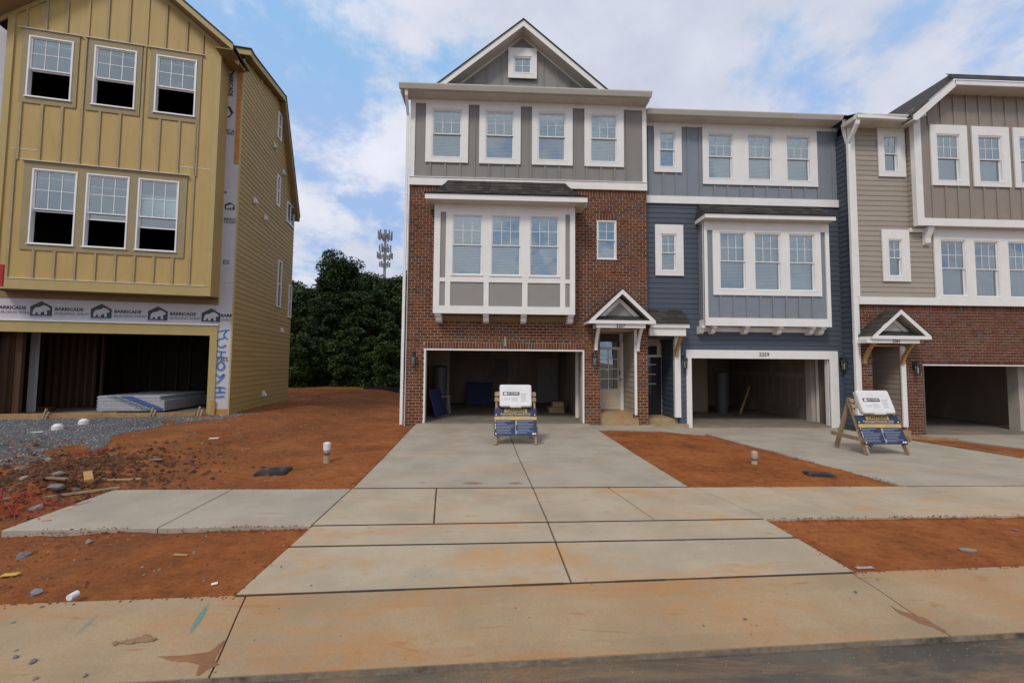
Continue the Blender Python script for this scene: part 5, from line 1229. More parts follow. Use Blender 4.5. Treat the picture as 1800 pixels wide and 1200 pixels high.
# crumpled seam and graffiti
def ribbon(H, pts, w, mt, name, par, y=-.006, k='y2'):
    for _ in range(2 if len(pts) > 2 else 0):
        q_ = [pts[0]]
        for (xa, ya), (xb, yb2) in zip(pts, pts[1:]): q_ += [(xa*.75+xb*.25, ya*.75+yb2*.25), (xa*.25+xb*.75, ya*.25+yb2*.75)]
        pts = q_+[pts[-1]]
    P = [cp(H, k, a, b_) for a, b_ in pts]; u = MB()
    for (xa, za), (xb, zb_) in zip(P, P[1:]):
        dx, dz_ = xb-xa, zb_-za; L = math.hypot(dx, dz_) or 1; nx, nz = -dz_/L*w/2, dx/L*w/2; ex_, ez_ = dx/L*w*.3, dz_/L*w*.3
        u.add([(xa-nx-ex_, y, za-nz-ez_), (xb-nx+ex_, y, zb_-nz+ez_), (xb+nx+ex_, y, zb_+nz+ez_), (xa+nx-ex_, y, za+nz-ez_)], [(0, 1, 2, 3)]); y -= .0002
    return u.build(name, mt, par)
gfx = [[(1146, 610), (1178, 603), (1208, 600)], [(1196, 604), (1176, 628), (1200, 648)], [(1188, 640), (1148, 650), (1144, 680), (1170, 695), (1190, 680)], [(1146, 712), (1188, 716)], [(1168, 714), (1165, 742)], [(1142, 742), (1188, 744)],
       [(1178, 772), (1160, 765), (1146, 778), (1146, 800), (1160, 812), (1178, 806), (1186, 790), (1178, 772)], [(1140, 832), (1160, 852), (1186, 826), (1176, 850), (1142, 880)], [(1136, 902), (1162, 900), (1188, 905)], [(1160, 902), (1158, 925)], [(1134, 928), (1186, 926)], [(1138, 952), (1182, 948)]]
for i, s_ in enumerate(gfx): ribbon(Yh, s_, .036, SPRAY, 'spray_stroke', wrap, y=-.006-.002*i)
# ---- side wall
sdp = lambda k, x, y, xo=0.0: Yh.side(x/K[k][0]+K[k][1], y/K[k][0]+K[k][2], xo)
dep = Yh.side(509, 600)[0]
E0 = Yh.side(447, 98, .22); E1 = Yh.side(503, 171, .22); E2 = Yh.side(527, 383, .22)
def ztopS(y): return (E0[1]+(E1[1]-E0[1])*(y-E0[0])/(E1[0]-E0[0]) if y < E1[0] else E1[1]+(E2[1]-E1[1])*(y-E1[0])/(E2[0]-E1[0]))-.2
sw_ = []
for q4 in ([(488, 196), (494, 203), (493, 249), (487, 243)], [(486, 305), (491, 311), (490, 366), (484.5, 360)], [(504, 350), (516.5, 370), (514.5, 405), (502.5, 386)], [(487, 453), (493.5, 461), (492, 543), (486, 538)], [(506.5, 497), (511, 504), (510, 562), (505.5, 555)]):
    q_ = [Yh.side(*k_) for k_ in q4]; sw_.append(((q_[0][0]+q_[3][0])/2, (q_[1][0]+q_[2][0])/2, (q_[2][1]+q_[3][1])/2, (q_[0][1]+q_[1][1])/2))
zs0 = ZG+.12
b = MB(); b.add([(0, 0, ZG-.3), (0, dep, ZG-.3), (0, dep, ztopS(dep)), (0, E1[0], ztopS(E1[0])), (0, 0, ztopS(0)), (-.02, 0, ZG-.3), (-.02, dep, ZG-.3), (-.02, dep, ztopS(dep)), (-.02, E1[0], ztopS(E1[0])), (-.02, 0, ztopS(0))],
      [(0, 1, 2, 3, 4), (9, 8, 7, 6, 5), (0, 5, 6, 1), (1, 6, 7, 2), (2, 7, 8, 3), (3, 8, 9, 4), (4, 9, 5, 0)]); b.build('side_wall', YSIDE, R_)
def lim(z):
    if z < ztopS(dep): return (.03, dep)
    yy = [y_*.02 for y_ in range(2, int(dep/.02)) if ztopS(y_*.02) > z]
    return (max(.03, yy[0]), yy[-1]) if yy else None
Yh.lap(.03, dep, zs0, max(ztopS(E1[0]), 1)-.02, [(w[0]-.02, w[1]+.02, w[2]-.02, w[3]+.02) for w in sw_], 0, YSIDE, axis='y', sgn=1, top=lim, exp=.155)
Yh.box('corner_board', -.015, .02, -.02, .03, ZG-.05, ztopS(0), YTRIM)
Yh.box('foundation', -.3, -.01, .14, dep, ZG-.4, ZG+.1, mat('foundation_clay_stain', (.24, .12, .06), .9, .2, 4))
for i, w in enumerate(sw_):
    f_ = MB(); x0_, x1_ = -.02, .05; t_ = .06
    f_.box(x0_, x1_, w[0], w[0]+t_, w[2], w[3]); f_.box(x0_, x1_, w[1]-t_, w[1], w[2], w[3]); f_.box(x0_, x1_, w[0]+t_, w[1]-t_, w[2], w[2]+t_); f_.box(x0_, x1_, w[0]+t_, w[1]-t_, w[3]-t_, w[3])
    if i != 2: f_.box(x0_, x1_-.01, w[0]+t_, w[1]-t_, (w[2]+w[3])/2-.02, (w[2]+w[3])/2+.02)
    else: f_.box(x0_, x1_-.01, (w[0]+w[1])/2-.03, (w[0]+w[1])/2+.03, w[2]+t_, w[3]-t_)
    wo_ = f_.build('window', VINYL, R_); MB().box(.004, .012, w[0]+t_, w[1]-t_, w[2]+t_, w[3]-t_).build('pane', mat('dark_pane', (.05, .06, .065), .06, 0, 3, spec=1.0), wo_)
for k_, x_, y_ in (('y1', 1445, 770), ('y1', 1492, 910), ('y1', 1340, 1060), ('y1', 1395, 1150), ('y2', 1480, 600), ('y2', 1385, 935)):
    a, z = sdp(k_, x_, y_); v = MB().box(.015, .04, a-.09, a+.09, z-.1, z+.1); v.hexa([(.04, a-.07, z-.07), (.12, a-.07, z-.07), (.12, a+.07, z-.07), (.04, a+.07, z-.07)], [(.04, a-.07, z+.08), (.05, a-.07, z+.08), (.05, a+.07, z+.08), (.04, a+.07, z+.08)]); v.build('wall_vent', PLASTIC, R_)
# main roof: low gable across the side elevation
def rf(nm, x0, x1, off, th, mt):
    for (ya, za), (yb_, zb_) in (((E0[0]-.0, E0[1]), E1), (E1, E2)):
        MB().hexa([(x0, ya, za-off-th), (x1, ya, za-off-th), (x1, yb_, zb_-off-th), (x0, yb_, zb_-off-th)], [(x0, ya, za-off), (x1, ya, za-off), (x1, yb_, zb_-off), (x0, yb_, zb_-off)]).build(nm, mt, R_)
rf('rake_board', .19, .22, .0, .17, YTRIM); rf('rake_soffit', .0, .19, .15, .02, SOFB); rf('roof_edge', -8, .245, -.035, .034, ROOF)
yE = -.12; Yh.box('eave_fascia', rb[0]-.3, .22, yE, yE+.03, E0[1]-.17, E0[1], YTRIM); Yh.box('eave_soffit', bxr+.03, .19, yE+.03, E0[0], E0[1]-.17, E0[1]-.15, SOFB); Yh.box('eave_top', rb[0]-.3, .245, yE-.03, E0[0], E0[1]+.001, E0[1]+.035, SHING); Yh.box('rake_board', .19, .22, yE+.03, E0[0], E0[1]-.17, E0[1], YTRIM)
Yh.box('side_wall', -8.2, -8.05, .14, dep, ZG, 9, YSIDE); Yh.box('rear_wall', -8, 0, dep-.15, dep, ZG, ztopS(dep), YSIDE); Yh.box('inner_wall', -.3, -.2, .14, dep-.15, ZG+2.8, 9, DARK)
# ---- open garage
D = dep-.3
Yh.box('garage_floor', gx0-.5, -.1, -.0, D, ZS-.2, ZS, SLABI)
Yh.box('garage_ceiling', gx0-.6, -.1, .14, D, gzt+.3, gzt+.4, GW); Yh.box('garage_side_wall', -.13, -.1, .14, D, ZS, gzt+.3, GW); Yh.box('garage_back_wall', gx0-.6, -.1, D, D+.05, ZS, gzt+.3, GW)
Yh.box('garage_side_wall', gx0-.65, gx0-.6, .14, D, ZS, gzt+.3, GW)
fx = lambda px, y: Yh.p(px, 660, y)[0]
y_ = 2.2
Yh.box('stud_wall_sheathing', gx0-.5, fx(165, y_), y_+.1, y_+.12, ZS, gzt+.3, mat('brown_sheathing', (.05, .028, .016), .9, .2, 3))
for i in range(9):
    X = fx(68+i*13.5, y_)
    Yh.box('stud', X, X+.045, y_, y_+.09, ZS, gzt+.3, STUD)
for i in range(10): Yh.box('stud', -.16, -.131, .4+i*.42, .45+i*.42, ZS, gzt+.3, STUD)
for i in range(7): Yh.box('stud', fx(196, D)+i*.42, fx(196, D)+i*.42+.04, D-.09, D-.0, ZS, gzt+.3, STUD)
Yh.box('white_post', fx(50, 1.2), fx(61, 1.2), 1.2, 1.3, ZS, gzt+.29, PLASTIC)
for px, w_ in ((-3, .3), (12, .12), (24, .14)): Yh.box('framing_post', fx(px, .35), fx(px, .35)+w_, .35, .45, ZS-.05, gzt+.29, STUD)
Yh.box('bottom_plate', fx(30, 1.4), fx(95, 1.4), 1.4, 1.52, ZS, ZS+.12, STUD)
# form boards in front of the slab
fb = empty('form_board', (*(Yh.o+Yh.ex*(-3)+Yh.ey*(-.12)).xy, .2), .183, 'long pine form boards staked in front of the open garage slab of the yellow house', 'lumber')
zf0 = ZS-.2
MB().box(-3.6, 2.25, -.03, .01, zf0-.05, zf0+.07).build('board', FORM, fb); MB().box(-3.4, .4, .02, .06, zf0-.02, zf0+.1).build('board', FORM, fb)
for px in (73, 262, 345):
    X = Yh.p(px, 735, -.15)[0]+3; MB().bar((X, -.1, -.1), (X+.06, .02, zf0+.22), .05, .03).build('stake', WOODG, fb); MB().bar((X+.1, -.2, -.1), (X+.13, .0, zf0+.14), .04, .03).build('stake', WOODG, fb)
# ================================================================ drywall stack
p1 = floorpt(Yh, 170, 725, ZS); p2 = floorpt(Yh, 275, 726, ZS)
st = empty('drywall_stack', tuple(Yh.o+Yh.ex*p1[0]+Yh.ey*p1[1]+Vector((0, 0, ZS))), math.radians(3), 'stack of drywall sheets with blue and white striped wrapping in the yellow house garage', 'drywall')
wS = (Vector(p2)-Vector(p1)).length+.06; hS = .47
SHEET = mat('drywall_sheet_edge', (.42, .42, .44), .8, .15, 20); SHB = mat('drywall_blue_print', (.03, .09, .32), .7, .1, 8); SHG = mat('drywall_grey_paper', (.17, .16, .155), .8, .1, 5)
MB().box(.1, .2, .05, 1.8, .0, .05).box(wS-.3, wS-.2, .05, 1.8, 0, .05).build('skid', STUD, st)
nS = 15
for i in range(nS):
    j_ = .012*math.sin(i*2.3); z0_ = .05+i*(hS-.05)/nS; xo = 0 if i < nS-4 else -.12
    s__ = MB().box(j_, wS+xo+j_, j_*.6, 1.9, z0_, z0_+(hS-.05)/nS-.004).build('drywall_sheet', SHEET, st)
    # diagonal blue print runs from sheet to sheet
    a0 = .26+.62*(1-i/nS); a0 = wS*(.28+.58*(1-i/nS)); 
    MB().box(a0, min(a0+.36, wS+xo-.02), j_*.6-.003, j_*.6-.001, z0_+.002, z0_+(hS-.05)/nS-.006).build('print_stripe', SHB, s__)
    MB().box(a0-.22, a0-.06, j_*.6-.003, j_*.6-.001, z0_+.002, z0_+(hS-.05)/nS-.006).build('print_stripe', SHG, s__)
    MB().box(max(.01, a0-.32), max(.02, a0-.27), j_*.6-.003, j_*.6-.001, z0_+.002, z0_+(hS-.05)/nS-.006).build('print_stripe', SHB if i % 2 else SHG, s__)
# ================================================================ woods behind
def leafmat(name, c, c2):
    m = bpy.data.materials.new(name); m.use_nodes = True; t = m.node_tree; b = t.nodes['Principled BSDF']; b.inputs['Roughness'].default_value = .6; b.inputs['Specular IOR Level'].default_value = .25
    g = t.nodes.new('ShaderNodeNewGeometry'); n = t.nodes.new('ShaderNodeTexNoise'); n.inputs['Scale'].default_value = .8; n.inputs['Detail'].default_value = 3; t.links.new(g.outputs['Position'], n.inputs[0])
    a = t.nodes.new('ShaderNodeMath'); a.operation = 'MULTIPLY_ADD'; a.inputs[1].default_value = .5; t.links.new(g.outputs['Random Per Island'], a.inputs[0])
    a2 = t.nodes.new('ShaderNodeMath'); a2.operation = 'MULTIPLY'; a2.inputs[1].default_value = .5; t.links.new(n.outputs[0], a2.inputs[0]); t.links.new(a2.outputs[0], a.inputs[2])
    mx = t.nodes.new('ShaderNodeMix'); mx.data_type = 'RGBA'; mx.inputs[6].default_value = (*c, 1); mx.inputs[7].default_value = (*c2, 1); t.links.new(a.outputs[0], mx.inputs[0])
    t.links.new(mx.outputs[2], b.inputs['Base Color']); return m
LEAFD = leafmat('dark_leaves', (.012, .028, .006), (.045, .080, .018)); LEAFM = leafmat('mid_leaves', (.018, .040, .008), (.055, .100, .022))
LEAFL = leafmat('light_leaves', (.018, .042, .009), (.06, .098, .025)); BARK = mat('tree_bark', (.07, .055, .042), .9, .3, 6, .8, 30)
def leaf_cloud(b, c, r, n, size, rnd):
    for _ in range(n):
        while True:
            v = Vector((rnd.uniform(-1, 1), rnd.uniform(-1, 1), rnd.uniform(-1, 1)))
            if .25 < v.length < 1: break
        p = Vector(c)+Vector((v.x*r, v.y*r, v.z*r*.72))
        d = Vector((rnd.gauss(0, 1), rnd.gauss(0, 1), rnd.gauss(0, .6))).normalized(); e = d.cross(Vector((rnd.gauss(0, 1), rnd.gauss(0, 1), rnd.gauss(0, 1)))).normalized()
        s = size*rnd.uniform(.6, 1.3)
        b.add([p-d*s, p+e*s*.5-d*s*.1, p+d*s, p-e*s*.5+d*s*.1], [(0, 1, 2, 3)])
def tree_mesh(seed, h, rad, base, nclump, nleaf, size, lm, top=False):
    rnd = random.Random(seed); t = MB(); pts = [(0, 0, 0)]; x = y = 0
    for i in range(1, 7): x += rnd.uniform(-.12, .12); y += rnd.uniform(-.12, .12); pts.append((x, y, h*.9*i/6))
    r0 = h*.016+.03
    for i in range(6): t.cyl(pts[i], pts[i+1], r0*(1-i/6.6), r0*(1-(i+1)/6.6), 7)
    c = MB(); ends = []
    for k in range(nclump):
        f = (k+.5)/nclump; z = h*(base+(1-base)*f); a = k*2.4+rnd.uniform(-.5, .5)
        prof = math.sin(math.pi*min(1, (f*.80+.12)))**.7 if not top else (.35+.65*f if f < .7 else 1.15-f*.55)
        R = rad*prof*rnd.uniform(.45, 1.05)
        e = (R*math.cos(a), R*math.sin(a), z+rnd.uniform(-.2, .3)); j = min(5, int(f*5)+0); st_ = pts[max(0, j)]
        t.cyl(st_, e, r0*.35*(1-f*.5), .012, 5); ends.append(e)
        leaf_cloud(c, e, rad*rnd.uniform(.26, .5), nleaf, size, rnd)
        for _ in range(2):
            q = (e[0]+rnd.uniform(-.5, .5)*rad*.5, e[1]+rnd.uniform(-.5, .5)*rad*.5, e[2]+rnd.uniform(-.3, .5)*rad*.4); leaf_cloud(c, q, rad*rnd.uniform(.12, .24), nleaf//3, size, rnd)
    return t.mesh('trunk', BARK), c.mesh('crown', lm)
TM = {'tall': tree_mesh(3, 10.0, 2.3, .38, 42, 470, .105, LEAFD, True), 'broad': tree_mesh(5, 8.0, 2.1, .10, 52, 470, .105, LEAFM), 'dark': tree_mesh(8, 8.5, 2.0, .05, 56, 440, .105, LEAFD),
      'pine': tree_mesh(14, 8.6, 1.7, .15, 50, 300, .12, LEAFD), 'young': tree_mesh(11, 3.6, 1.1, .06, 34, 260, .085, LEAFL)}
def at(px, Y): d = ray(px, 632); return d.x*Y/d.y
TREES = [('tall', 590, 30, .91, 'tallest dark tree with a spreading open crown left of the cell tower'), ('broad', 540, 31, .88, 'rounded dark green tree right beside the rear of the yellow house'),
 ('dark', 628, 33, 1.02, 'dense dark tree between the tallest tree and the cell tower'), ('tall', 662, 33, .84, 'thin-topped dark tree standing just in front of the cell tower'), ('broad', 700, 30, .97, 'dense tree partly hidden by the left edge of the brick house'),
 ('pine', 606, 27.5, .72, 'narrow mid-height tree below the tallest tree in the gap'), ('dark', 566, 27, .66, 'bushy low dark tree at the wood edge near the yellow house'), ('dark', 650, 27.5, .74, 'bushy dark tree at the wood edge below the cell tower'),
 ('young', 690, 23.6, 1.0, 'bright green young tree at the wood edge beside the brick house'), ('young', 610, 24.6, .95, 'slim light green sapling in the middle of the gap'), ('young', 527, 23.8, .85, 'low yellowish green bush beside the yellow house rear corner'),
 ('young', 568, 25.2, .8, 'small green bush on the clay bank left of the sapling'), ('young', 648, 24.8, .8, 'small green bush on the clay bank right of the sapling'),
 ('broad', 490, 32, 1.0, 'wood-edge tree behind the yellow house rear wall'), ('dark', 735, 31, 1.0, 'wood-edge tree behind the brick house left wall'), ('dark', 690, 36, .95, 'rear dark tree between cell tower and brick house')]
for i, (k, px, Y, s, lab) in enumerate(TREES):
    r = empty('tree', (at(px, Y), Y, .05), i*1.7, lab, 'tree', 'trees of the wood between the houses'); r.scale = (s, s, s)
    link('trunk', TM[k][0], r); link('crown', TM[k][1], r)
rnd = random.Random(5); c = MB()
for i in range(230): leaf_cloud(c, (rnd.uniform(-30, 4), rnd.uniform(37, 40), rnd.uniform(.2, 6.3)), rnd.uniform(.9, 1.6), 90, .26, rnd)
for i in range(60): leaf_cloud(c, (rnd.uniform(-17, -4.5), rnd.uniform(26, 29), rnd.uniform(.1, 1.6)), rnd.uniform(.5, 1.0), 160, .12, rnd)
tag(c.build('woodland', LEAFD), 'dark undergrowth and far wood filling the gap between the houses', 'woodland', kind='stuff')
# silt fence
b = MB(); p0 = (at(640, 22.6), 22.6)
sf = empty('silt_fence', (p0[0], p0[1], .0), 0, 'low black silt fence along the clay bank beside the brick house', 'fence')
b = MB(); n = 14
for i in range(n):
    xa, xb = i*.32, (i+1)*.32; b.add([(xa, .05*math.sin(i*1.3)-i*.04, .0), (xb, .05*math.sin((i+1)*1.3)-(i+1)*.04, .0), (xb, .05*math.sin((i+1)*1.3)-(i+1)*.04, .5+.03*math.sin(i*2+2)), (xa, .05*math.sin(i*1.3)-i*.04, .5+.03*math.sin(i*2))], [(0, 1, 2, 3)])
b.build('fabric', mat('silt_fabric', (.012, .012, .013), .7, .1, 3), sf)
for i in range(0, 15, 4): MB().box(i*.32-.02, i*.32+.02, -.04-i*.04, -.0-i*.04, 0, .62).build('stake', WOODG, sf)
# ================================================================ cell tower
Yt = 75.0; tx_ = at(672, Yt); zt_ = lambda py: CAMH+Yt*(ray(672, py).z/ray(672, py).y)
tw = empty('cell_tower', (tx_, Yt, 0), 0, 'grey cell tower with rings of antenna panels rising above the trees', 'tower')
MB().cyl((0, 0, 0), (0, 0, zt_(404)), .36, .22, 10).build('mast', STEEL, tw)
u_ = Yt/705
for k, (py, R, hh, nn) in enumerate(((415, 1.05, 1.2, 9), (437, .85, .9, 6), (450, 1.15, .9, 8), (465, .8, .7, 5))):
    z = zt_(py); pl = MB()
    for i in range(3):
        t = 2*math.pi*i/3+.4*k; a = (R*math.cos(t)*1.1, R*math.sin(t)*1.1, z); b2_ = (R*math.cos(t+2.094)*1.1, R*math.sin(t+2.094)*1.1, z); pl.bar(a, b2_, .09, .09); pl.bar((0, 0, z), ((a[0]+b2_[0])/2, (a[1]+b2_[1])/2, z), .14, .14); pl.bar((a[0], a[1], z-.4), (b2_[0], b2_[1], z-.4), .1, .1)
    pl.build('platform', STEEL, tw)
    for i in range(nn):
        t = 2*math.pi*i/nn+.2*k; x, y = R*1.15*math.cos(t), R*1.15*math.sin(t); w_ = .12
        MB().box(x-w_, x+w_, y-.08, y+.08, z-hh*.55, z+hh*.75).build('antenna_panel', mat('antenna_panel_paint', (.17, .18, .18), .6), tw)
    rr_ = MB()
    for i in range(nn): t = 2*math.pi*i/nn+.5; rr_.box(R*.75*math.cos(t)-.06, R*.75*math.cos(t)+.06, R*.75*math.sin(t)-.06, R*.75*math.sin(t)+.06, z-hh*.5, z+hh*.3)
    rr_.build('radio_units', STEEL, tw)

# ================================================================ caution signs on sawhorses
def a_frame(px, py, z0, label):
    x, y = G(px, py, z0); r = empty('sign_stand', (x, y+.42, z0), 0, label, 'sign', 'sign stands on the driveways')
    W = .46; dp = .42; H_ = 1.16
    for s_ in (-1, 1):
        MB().bar((s_*W, -dp, 0), (s_*W*.97, .02, H_), .045, .09, (0, 1, 0)).build('leg', WOODG, r); MB().bar((s_*(W-.05), dp, 0), (s_*(W-.05)*.97, .04, H_), .045, .09, (0, 1, 0)).build('leg', WOODG, r)
        MB().bar((s_*(W+.05), -dp-.02, .30), (s_*(W+.05), dp+.02, .32), .03, .085).build('side_rail', WOODG, r)
    sl_ = Vector((0, dp+.02, H_)); sl_.normalize(); nf = Vector((0, -sl_.z, sl_.y))          # slope and outward normal of the front
    def P(u, v, o=0.0): return Vector((u, -dp, 0))+sl_*v+nf*(o+.05)
    def plate(u0, u1, v0, v1, o0, o1): return MB().hexa([P(u0, v0, o0), P(u1, v0, o0), P(u1, v1, o0), P(u0, v1, o0)], [P(u0, v0, o1), P(u1, v0, o1), P(u1, v1, o1), P(u0, v1, o1)])
    for v in (1.0, 1.13): plate(-W-.03, W+.03, v, v+.09, 0, .022).build('top_rail', WOODG, r)
    pan = plate(-.49, .49, .20, .84, .0, .012).build('sign_panel', NAVYS, r)
    tilt = math.atan2(sl_.z, sl_.y); R3 = (tilt, 0, 0)
    def tx(s, size, u, v, mt, bold=.0, sx=1.0, o=.0145): return text('sign_lettering', s, size, mt, pan, tuple(P(u, v, o)), R3, bold=bold, sx=sx, depth=.0006)
    plate(-.26, .27, .742, .822, .0125, .014).build('caution_plate', SYEL, pan); tx('CAUTION', .082, .005, .782, NAVYS, .003, 1.2, .0150)
    tx('Authorized Personnel Only', .062, 0, .703, mat('sign_pale_yellow', (.66, .52, .22), .5), .0012, 1.02); plate(-.33, .33, .654, .663, .0125, .0135).build('fine_print', SLINE, pan)
    plate(-.49, .49, .565, .64, .0125, .014).build('yellow_band', SYEL, pan)
    u = MB(); rr = random.Random(3)
    for c0, c1 in ((-.40, -.08), (.10, .42)):
        for v in (.615, .59): q = plate(c0+.02, c1-rr.uniform(0, .08), v-.006, v+.005, .0145, .0152); u.add(q.v, q.f)
    u.build('band_print', SGREY, pan)
    u = MB(); d_ = MB()
    for c0, c1 in ((-.44, -.03), (.05, .45)):
        v = .535
        while v > .25:
            L = rr.uniform(.45, 1.0); q = plate(c0, c0+(c1-c0)*L, v-.004, v+.004, .0125, .0132); u.add(q.v, q.f)
            if rr.random() < .7: q = plate(c0-.035, c0-.015, v-.01, v+.01, .0125, .0132); d_.add(q.v, q.f)
            v -= .034
    u.build('fine_print', SLINE, pan); d_.build('bullet_print', SWHT, pan); plate(-.003, .003, .22, .55, .0125, .0132).build('column_rule', SWHT, pan)
    for u_0, v_0, s in ((.40, .245, .03), (.45, .245, .03)):
        MB().add([P(u_0-s*.8, v_0-s*.5, .0135), P(u_0+s*.8, v_0-s*.5, .0135), P(u_0+s*.8, v_0+s*.1, .0135), P(u_0, v_0+s*.8, .0135), P(u_0-s*.8, v_0+s*.1, .0135)], [(0, 1, 2, 3, 4)]).build('logo_print', SWHT, pan)
    for a, b_ in ((-.45, .68), (.45, .68), (-.45, .235)): MB().cyl(P(a, b_, .012), P(a, b_, .02), .014, .014, 10).build('screw_cap', SWHT, pan)
    # white document box with rounded lid
    bx_ = MB(); n = 0; ring = []
    def rrect(hw, v0, v1, rad, o):
        pts = []
        for cx, cy, a0 in ((hw-rad, v1-rad, 0), (-hw+rad, v1-rad, 90), (-hw+rad, v0+rad, 180), (hw-rad, v0+rad, 270)):
            for k in range(4): t = math.radians(a0+k*30); pts.append(P(cx+rad*math.cos(t), cy+rad*math.sin(t), o))
        return pts
    L0 = rrect(.365, .86, 1.37, .04, .023); L1 = rrect(.375, .85, 1.38, .045, .075); L2 = rrect(.375, .85, 1.38, .045, .12); L3_ = rrect(.355, .87, 1.36, .04, .14); nn = len(L0)
    bx_.add(L0+L1+L2+L3_, [tuple(range(nn-1, -1, -1)), tuple(range(3*nn, 4*nn))]+[(j*nn+i, j*nn+(i+1) % nn, (j+1)*nn+(i+1) % nn, (j+1)*nn+i) for j in range(3) for i in range(nn)])
    box_ = bx_.build('document_box', PLASTIC, r); plate(-.13, .13, .835, .86, .05, .135).build('latch', PLASTIC, box_)
    def tb_(s, size, u, v, mt, bold=0, sx=1): return text('label_lettering', s, size, mt, box_, tuple(P(u, v, .1442)), R3, bold=bold, sx=sx, depth=.0005)
    plate(-.30, .09, 1.115, 1.195, .1402, .1425).build('name_plate', SGREY if False else mat('label_charcoal', (.045, .05, .06), .5), box_)
    tb_('M/I HOMES', .05, -.06, 1.155, SWHT, .0008, 1.05)
    MB().add([P(-.275, 1.13, .1436), P(-.20, 1.13, .1436), P(-.20, 1.16, .1436), P(-.237, 1.188, .1436), P(-.275, 1.16, .1436)], [(0, 1, 2, 3, 4)]).build('logo_print', SWHT, box_)
    u = MB()
    for v in (1.15, 1.11, 1.07, 1.03, .985): q = plate(.125, .125+rr.uniform(.1, .15), v-.006, v+.006, .1402, .1415); u.add(q.v, q.f)
    for v in (1.06, 1.035, 1.01, .985): q = plate(-.08, rr.uniform(.02, .07), v-.003, v+.003, .1402, .1415); u.add(q.v, q.f)
    q = plate(-.092, -.088, .97, 1.07, .1402, .1415); u.add(q.v, q.f); q = plate(-.2, .2, 1.255, 1.259, .1402, .1415); u.add(q.v, q.f)
    u.build('label_lines', SGREY, box_)
    for k in range(4): u_ = -.27+k*.042; MB().bar(P(u_, .995, .141), P(u_+.006, 1.045, .141), .008, .004, nf).build('handwriting', SGREY, box_)
    return r
s1 = a_frame(906.5, 782, .02, 'caution sign stand on the driveway in front of the open brick garage')
s2 = a_frame(1560.5, 798, -.02, 'caution sign stand on the driveway beside the white downspouts of the beige house')
# ================================================================ small site things
def pipe_stub(px, py, z, h, r, label, tilt=0):
    x, y = G(px, py, z); e = empty('cleanout_pipe', (x, y, z), 0, label, 'pipe', 'white cleanout pipes in the clay'); e.rotation_euler = (0, tilt, 0)
    DP = mat('clay_dusted_pipe', (.46, .36, .26), .6, .12, 9, col2=(.40, .25, .14)); MB().cyl((0, 0, -.1), (0, 0, h*.72), r*.86, r*.86, 18).build('pipe', DP, e); MB().cyl((0, 0, h*.62), (0, 0, h), r, r, 18).cyl((0, 0, h), (0, 0, h+.015), r*.8, r*.6, 18).build('coupling', PLASTIC if px < 900 else DP, e)
    MB().cyl((0, 0, h*.3), (0, 0, h*.48), r*.872, r*.872, 18).build('printed_band', mat('pipe_print', (.12, .10, .09), .6, .3, 20), e)
    return e
pipe_stub(574, 809, .0, .33, .066, 'taller white cleanout pipe left of the driveway of the brick house')
pipe_stub(1326, 815, -.03, .23, .062, 'short off-white cleanout pipe in the clay between the two driveways', .03)
def lid(px, py, z, w, d, label, rot=.1):
    x, y = G(px, py, z); e = empty('meter_box', (x, y, z), rot, label, 'meter box', 'utility box lids in the clay'); blk = mat('meter_lid_black', (.03, .03, .032), .6, .2, 9, .4, 60, col2=(.2, .09, .04), sscale=7)
    MB().box(-w/2, w/2, -d/2, d/2, -.06, .02).build('rim', blk, e); MB().box(-w/2+.03, w/2-.03, -d/2+.03, d/2-.03, .02, .032).box(-.05, .05, -.02, .02, .032, .045).build('lid', blk, e)
    if w > .5: 
        c_ = MB()
        for i in range(9): t = i*.7; c_.bar((-.28+.03*i, -.16+.02*math.sin(i*2), .03), (-.24+.04*i, -.1+.05*math.sin(i*3), .05+.01*(i % 2)), .06, .02)
        c_.build('clay_spill', CLOD, e)
lid(481, 828, .0, .47, .40, 'dark square meter box lid half buried in clay left of the driveway', .15); lid(1440, 834, -.02, .42, .24, 'dark rectangular meter box lid in the clay between the driveways', -.3)
def rock_mesh(seed, mt):
    rnd = random.Random(seed); b = bmesh_ico(rnd); return b.mesh('rock', mt)
def bmesh_ico(rnd, sub=1):
    import bmesh
    bm = bmesh.new(); bmesh.ops.create_icosphere(bm, subdivisions=sub+1, radius=1); m_ = MB()
    for v in bm.verts:
        n = noise.noise(v.co*1.3+Vector((rnd.random()*50, 0, 0)))*.0
    off = Vector((rnd.random()*50, rnd.random()*50, 0)); planes = [(Vector((rnd.gauss(0, 1), rnd.gauss(0, 1), rnd.gauss(0, 1))).normalized(), rnd.uniform(.55, .85)) for _ in range(7)]
    for v in bm.verts:
        for n_, d in planes:
            k = v.co.dot(n_)
            if k > d: v.co -= n_*(k-d)
        v.co *= 1+.12*noise.noise(v.co*2+off)
    m_.v = [tuple(v.co) for v in bm.verts]; m_.f = [tuple(v.index for v in f.verts) for f in bm.faces]; bm.free(); return m_
RM = [bmesh_ico(random.Random(k), 1).mesh('rock', ROCKM) for k in range(5)]
ROCKL = mat('pale_rock', (.24, .21, .175), .9, .2, 9, .4, 50, col2=(.26, .14, .07)); RL = [bmesh_ico(random.Random(k+20), 1).mesh('rock', ROCKL) for k in range(3)]
def rock(px, py, w, label, kind=0, grp='rocks in the spoil heap left of the sidewalk', flat=.55, cat='rock'):
    z = .06; x, y = G(px, py, z); z = ghgt(x, y) if y > 4.9 else ghgt(x, y)
    x, y = G(px, py, z); r = (w/705*y)/2
    r *= .9; o = link('rock', (RL if kind else RM)[(px*7) % (3 if kind else 5)], None, (x, y, z+r*flat*.15), (random.uniform(-.3, .3), random.uniform(-.3, .3), random.uniform(0, 6)), (r, r*.8, r*flat)); tag(o, label, cat, grp)
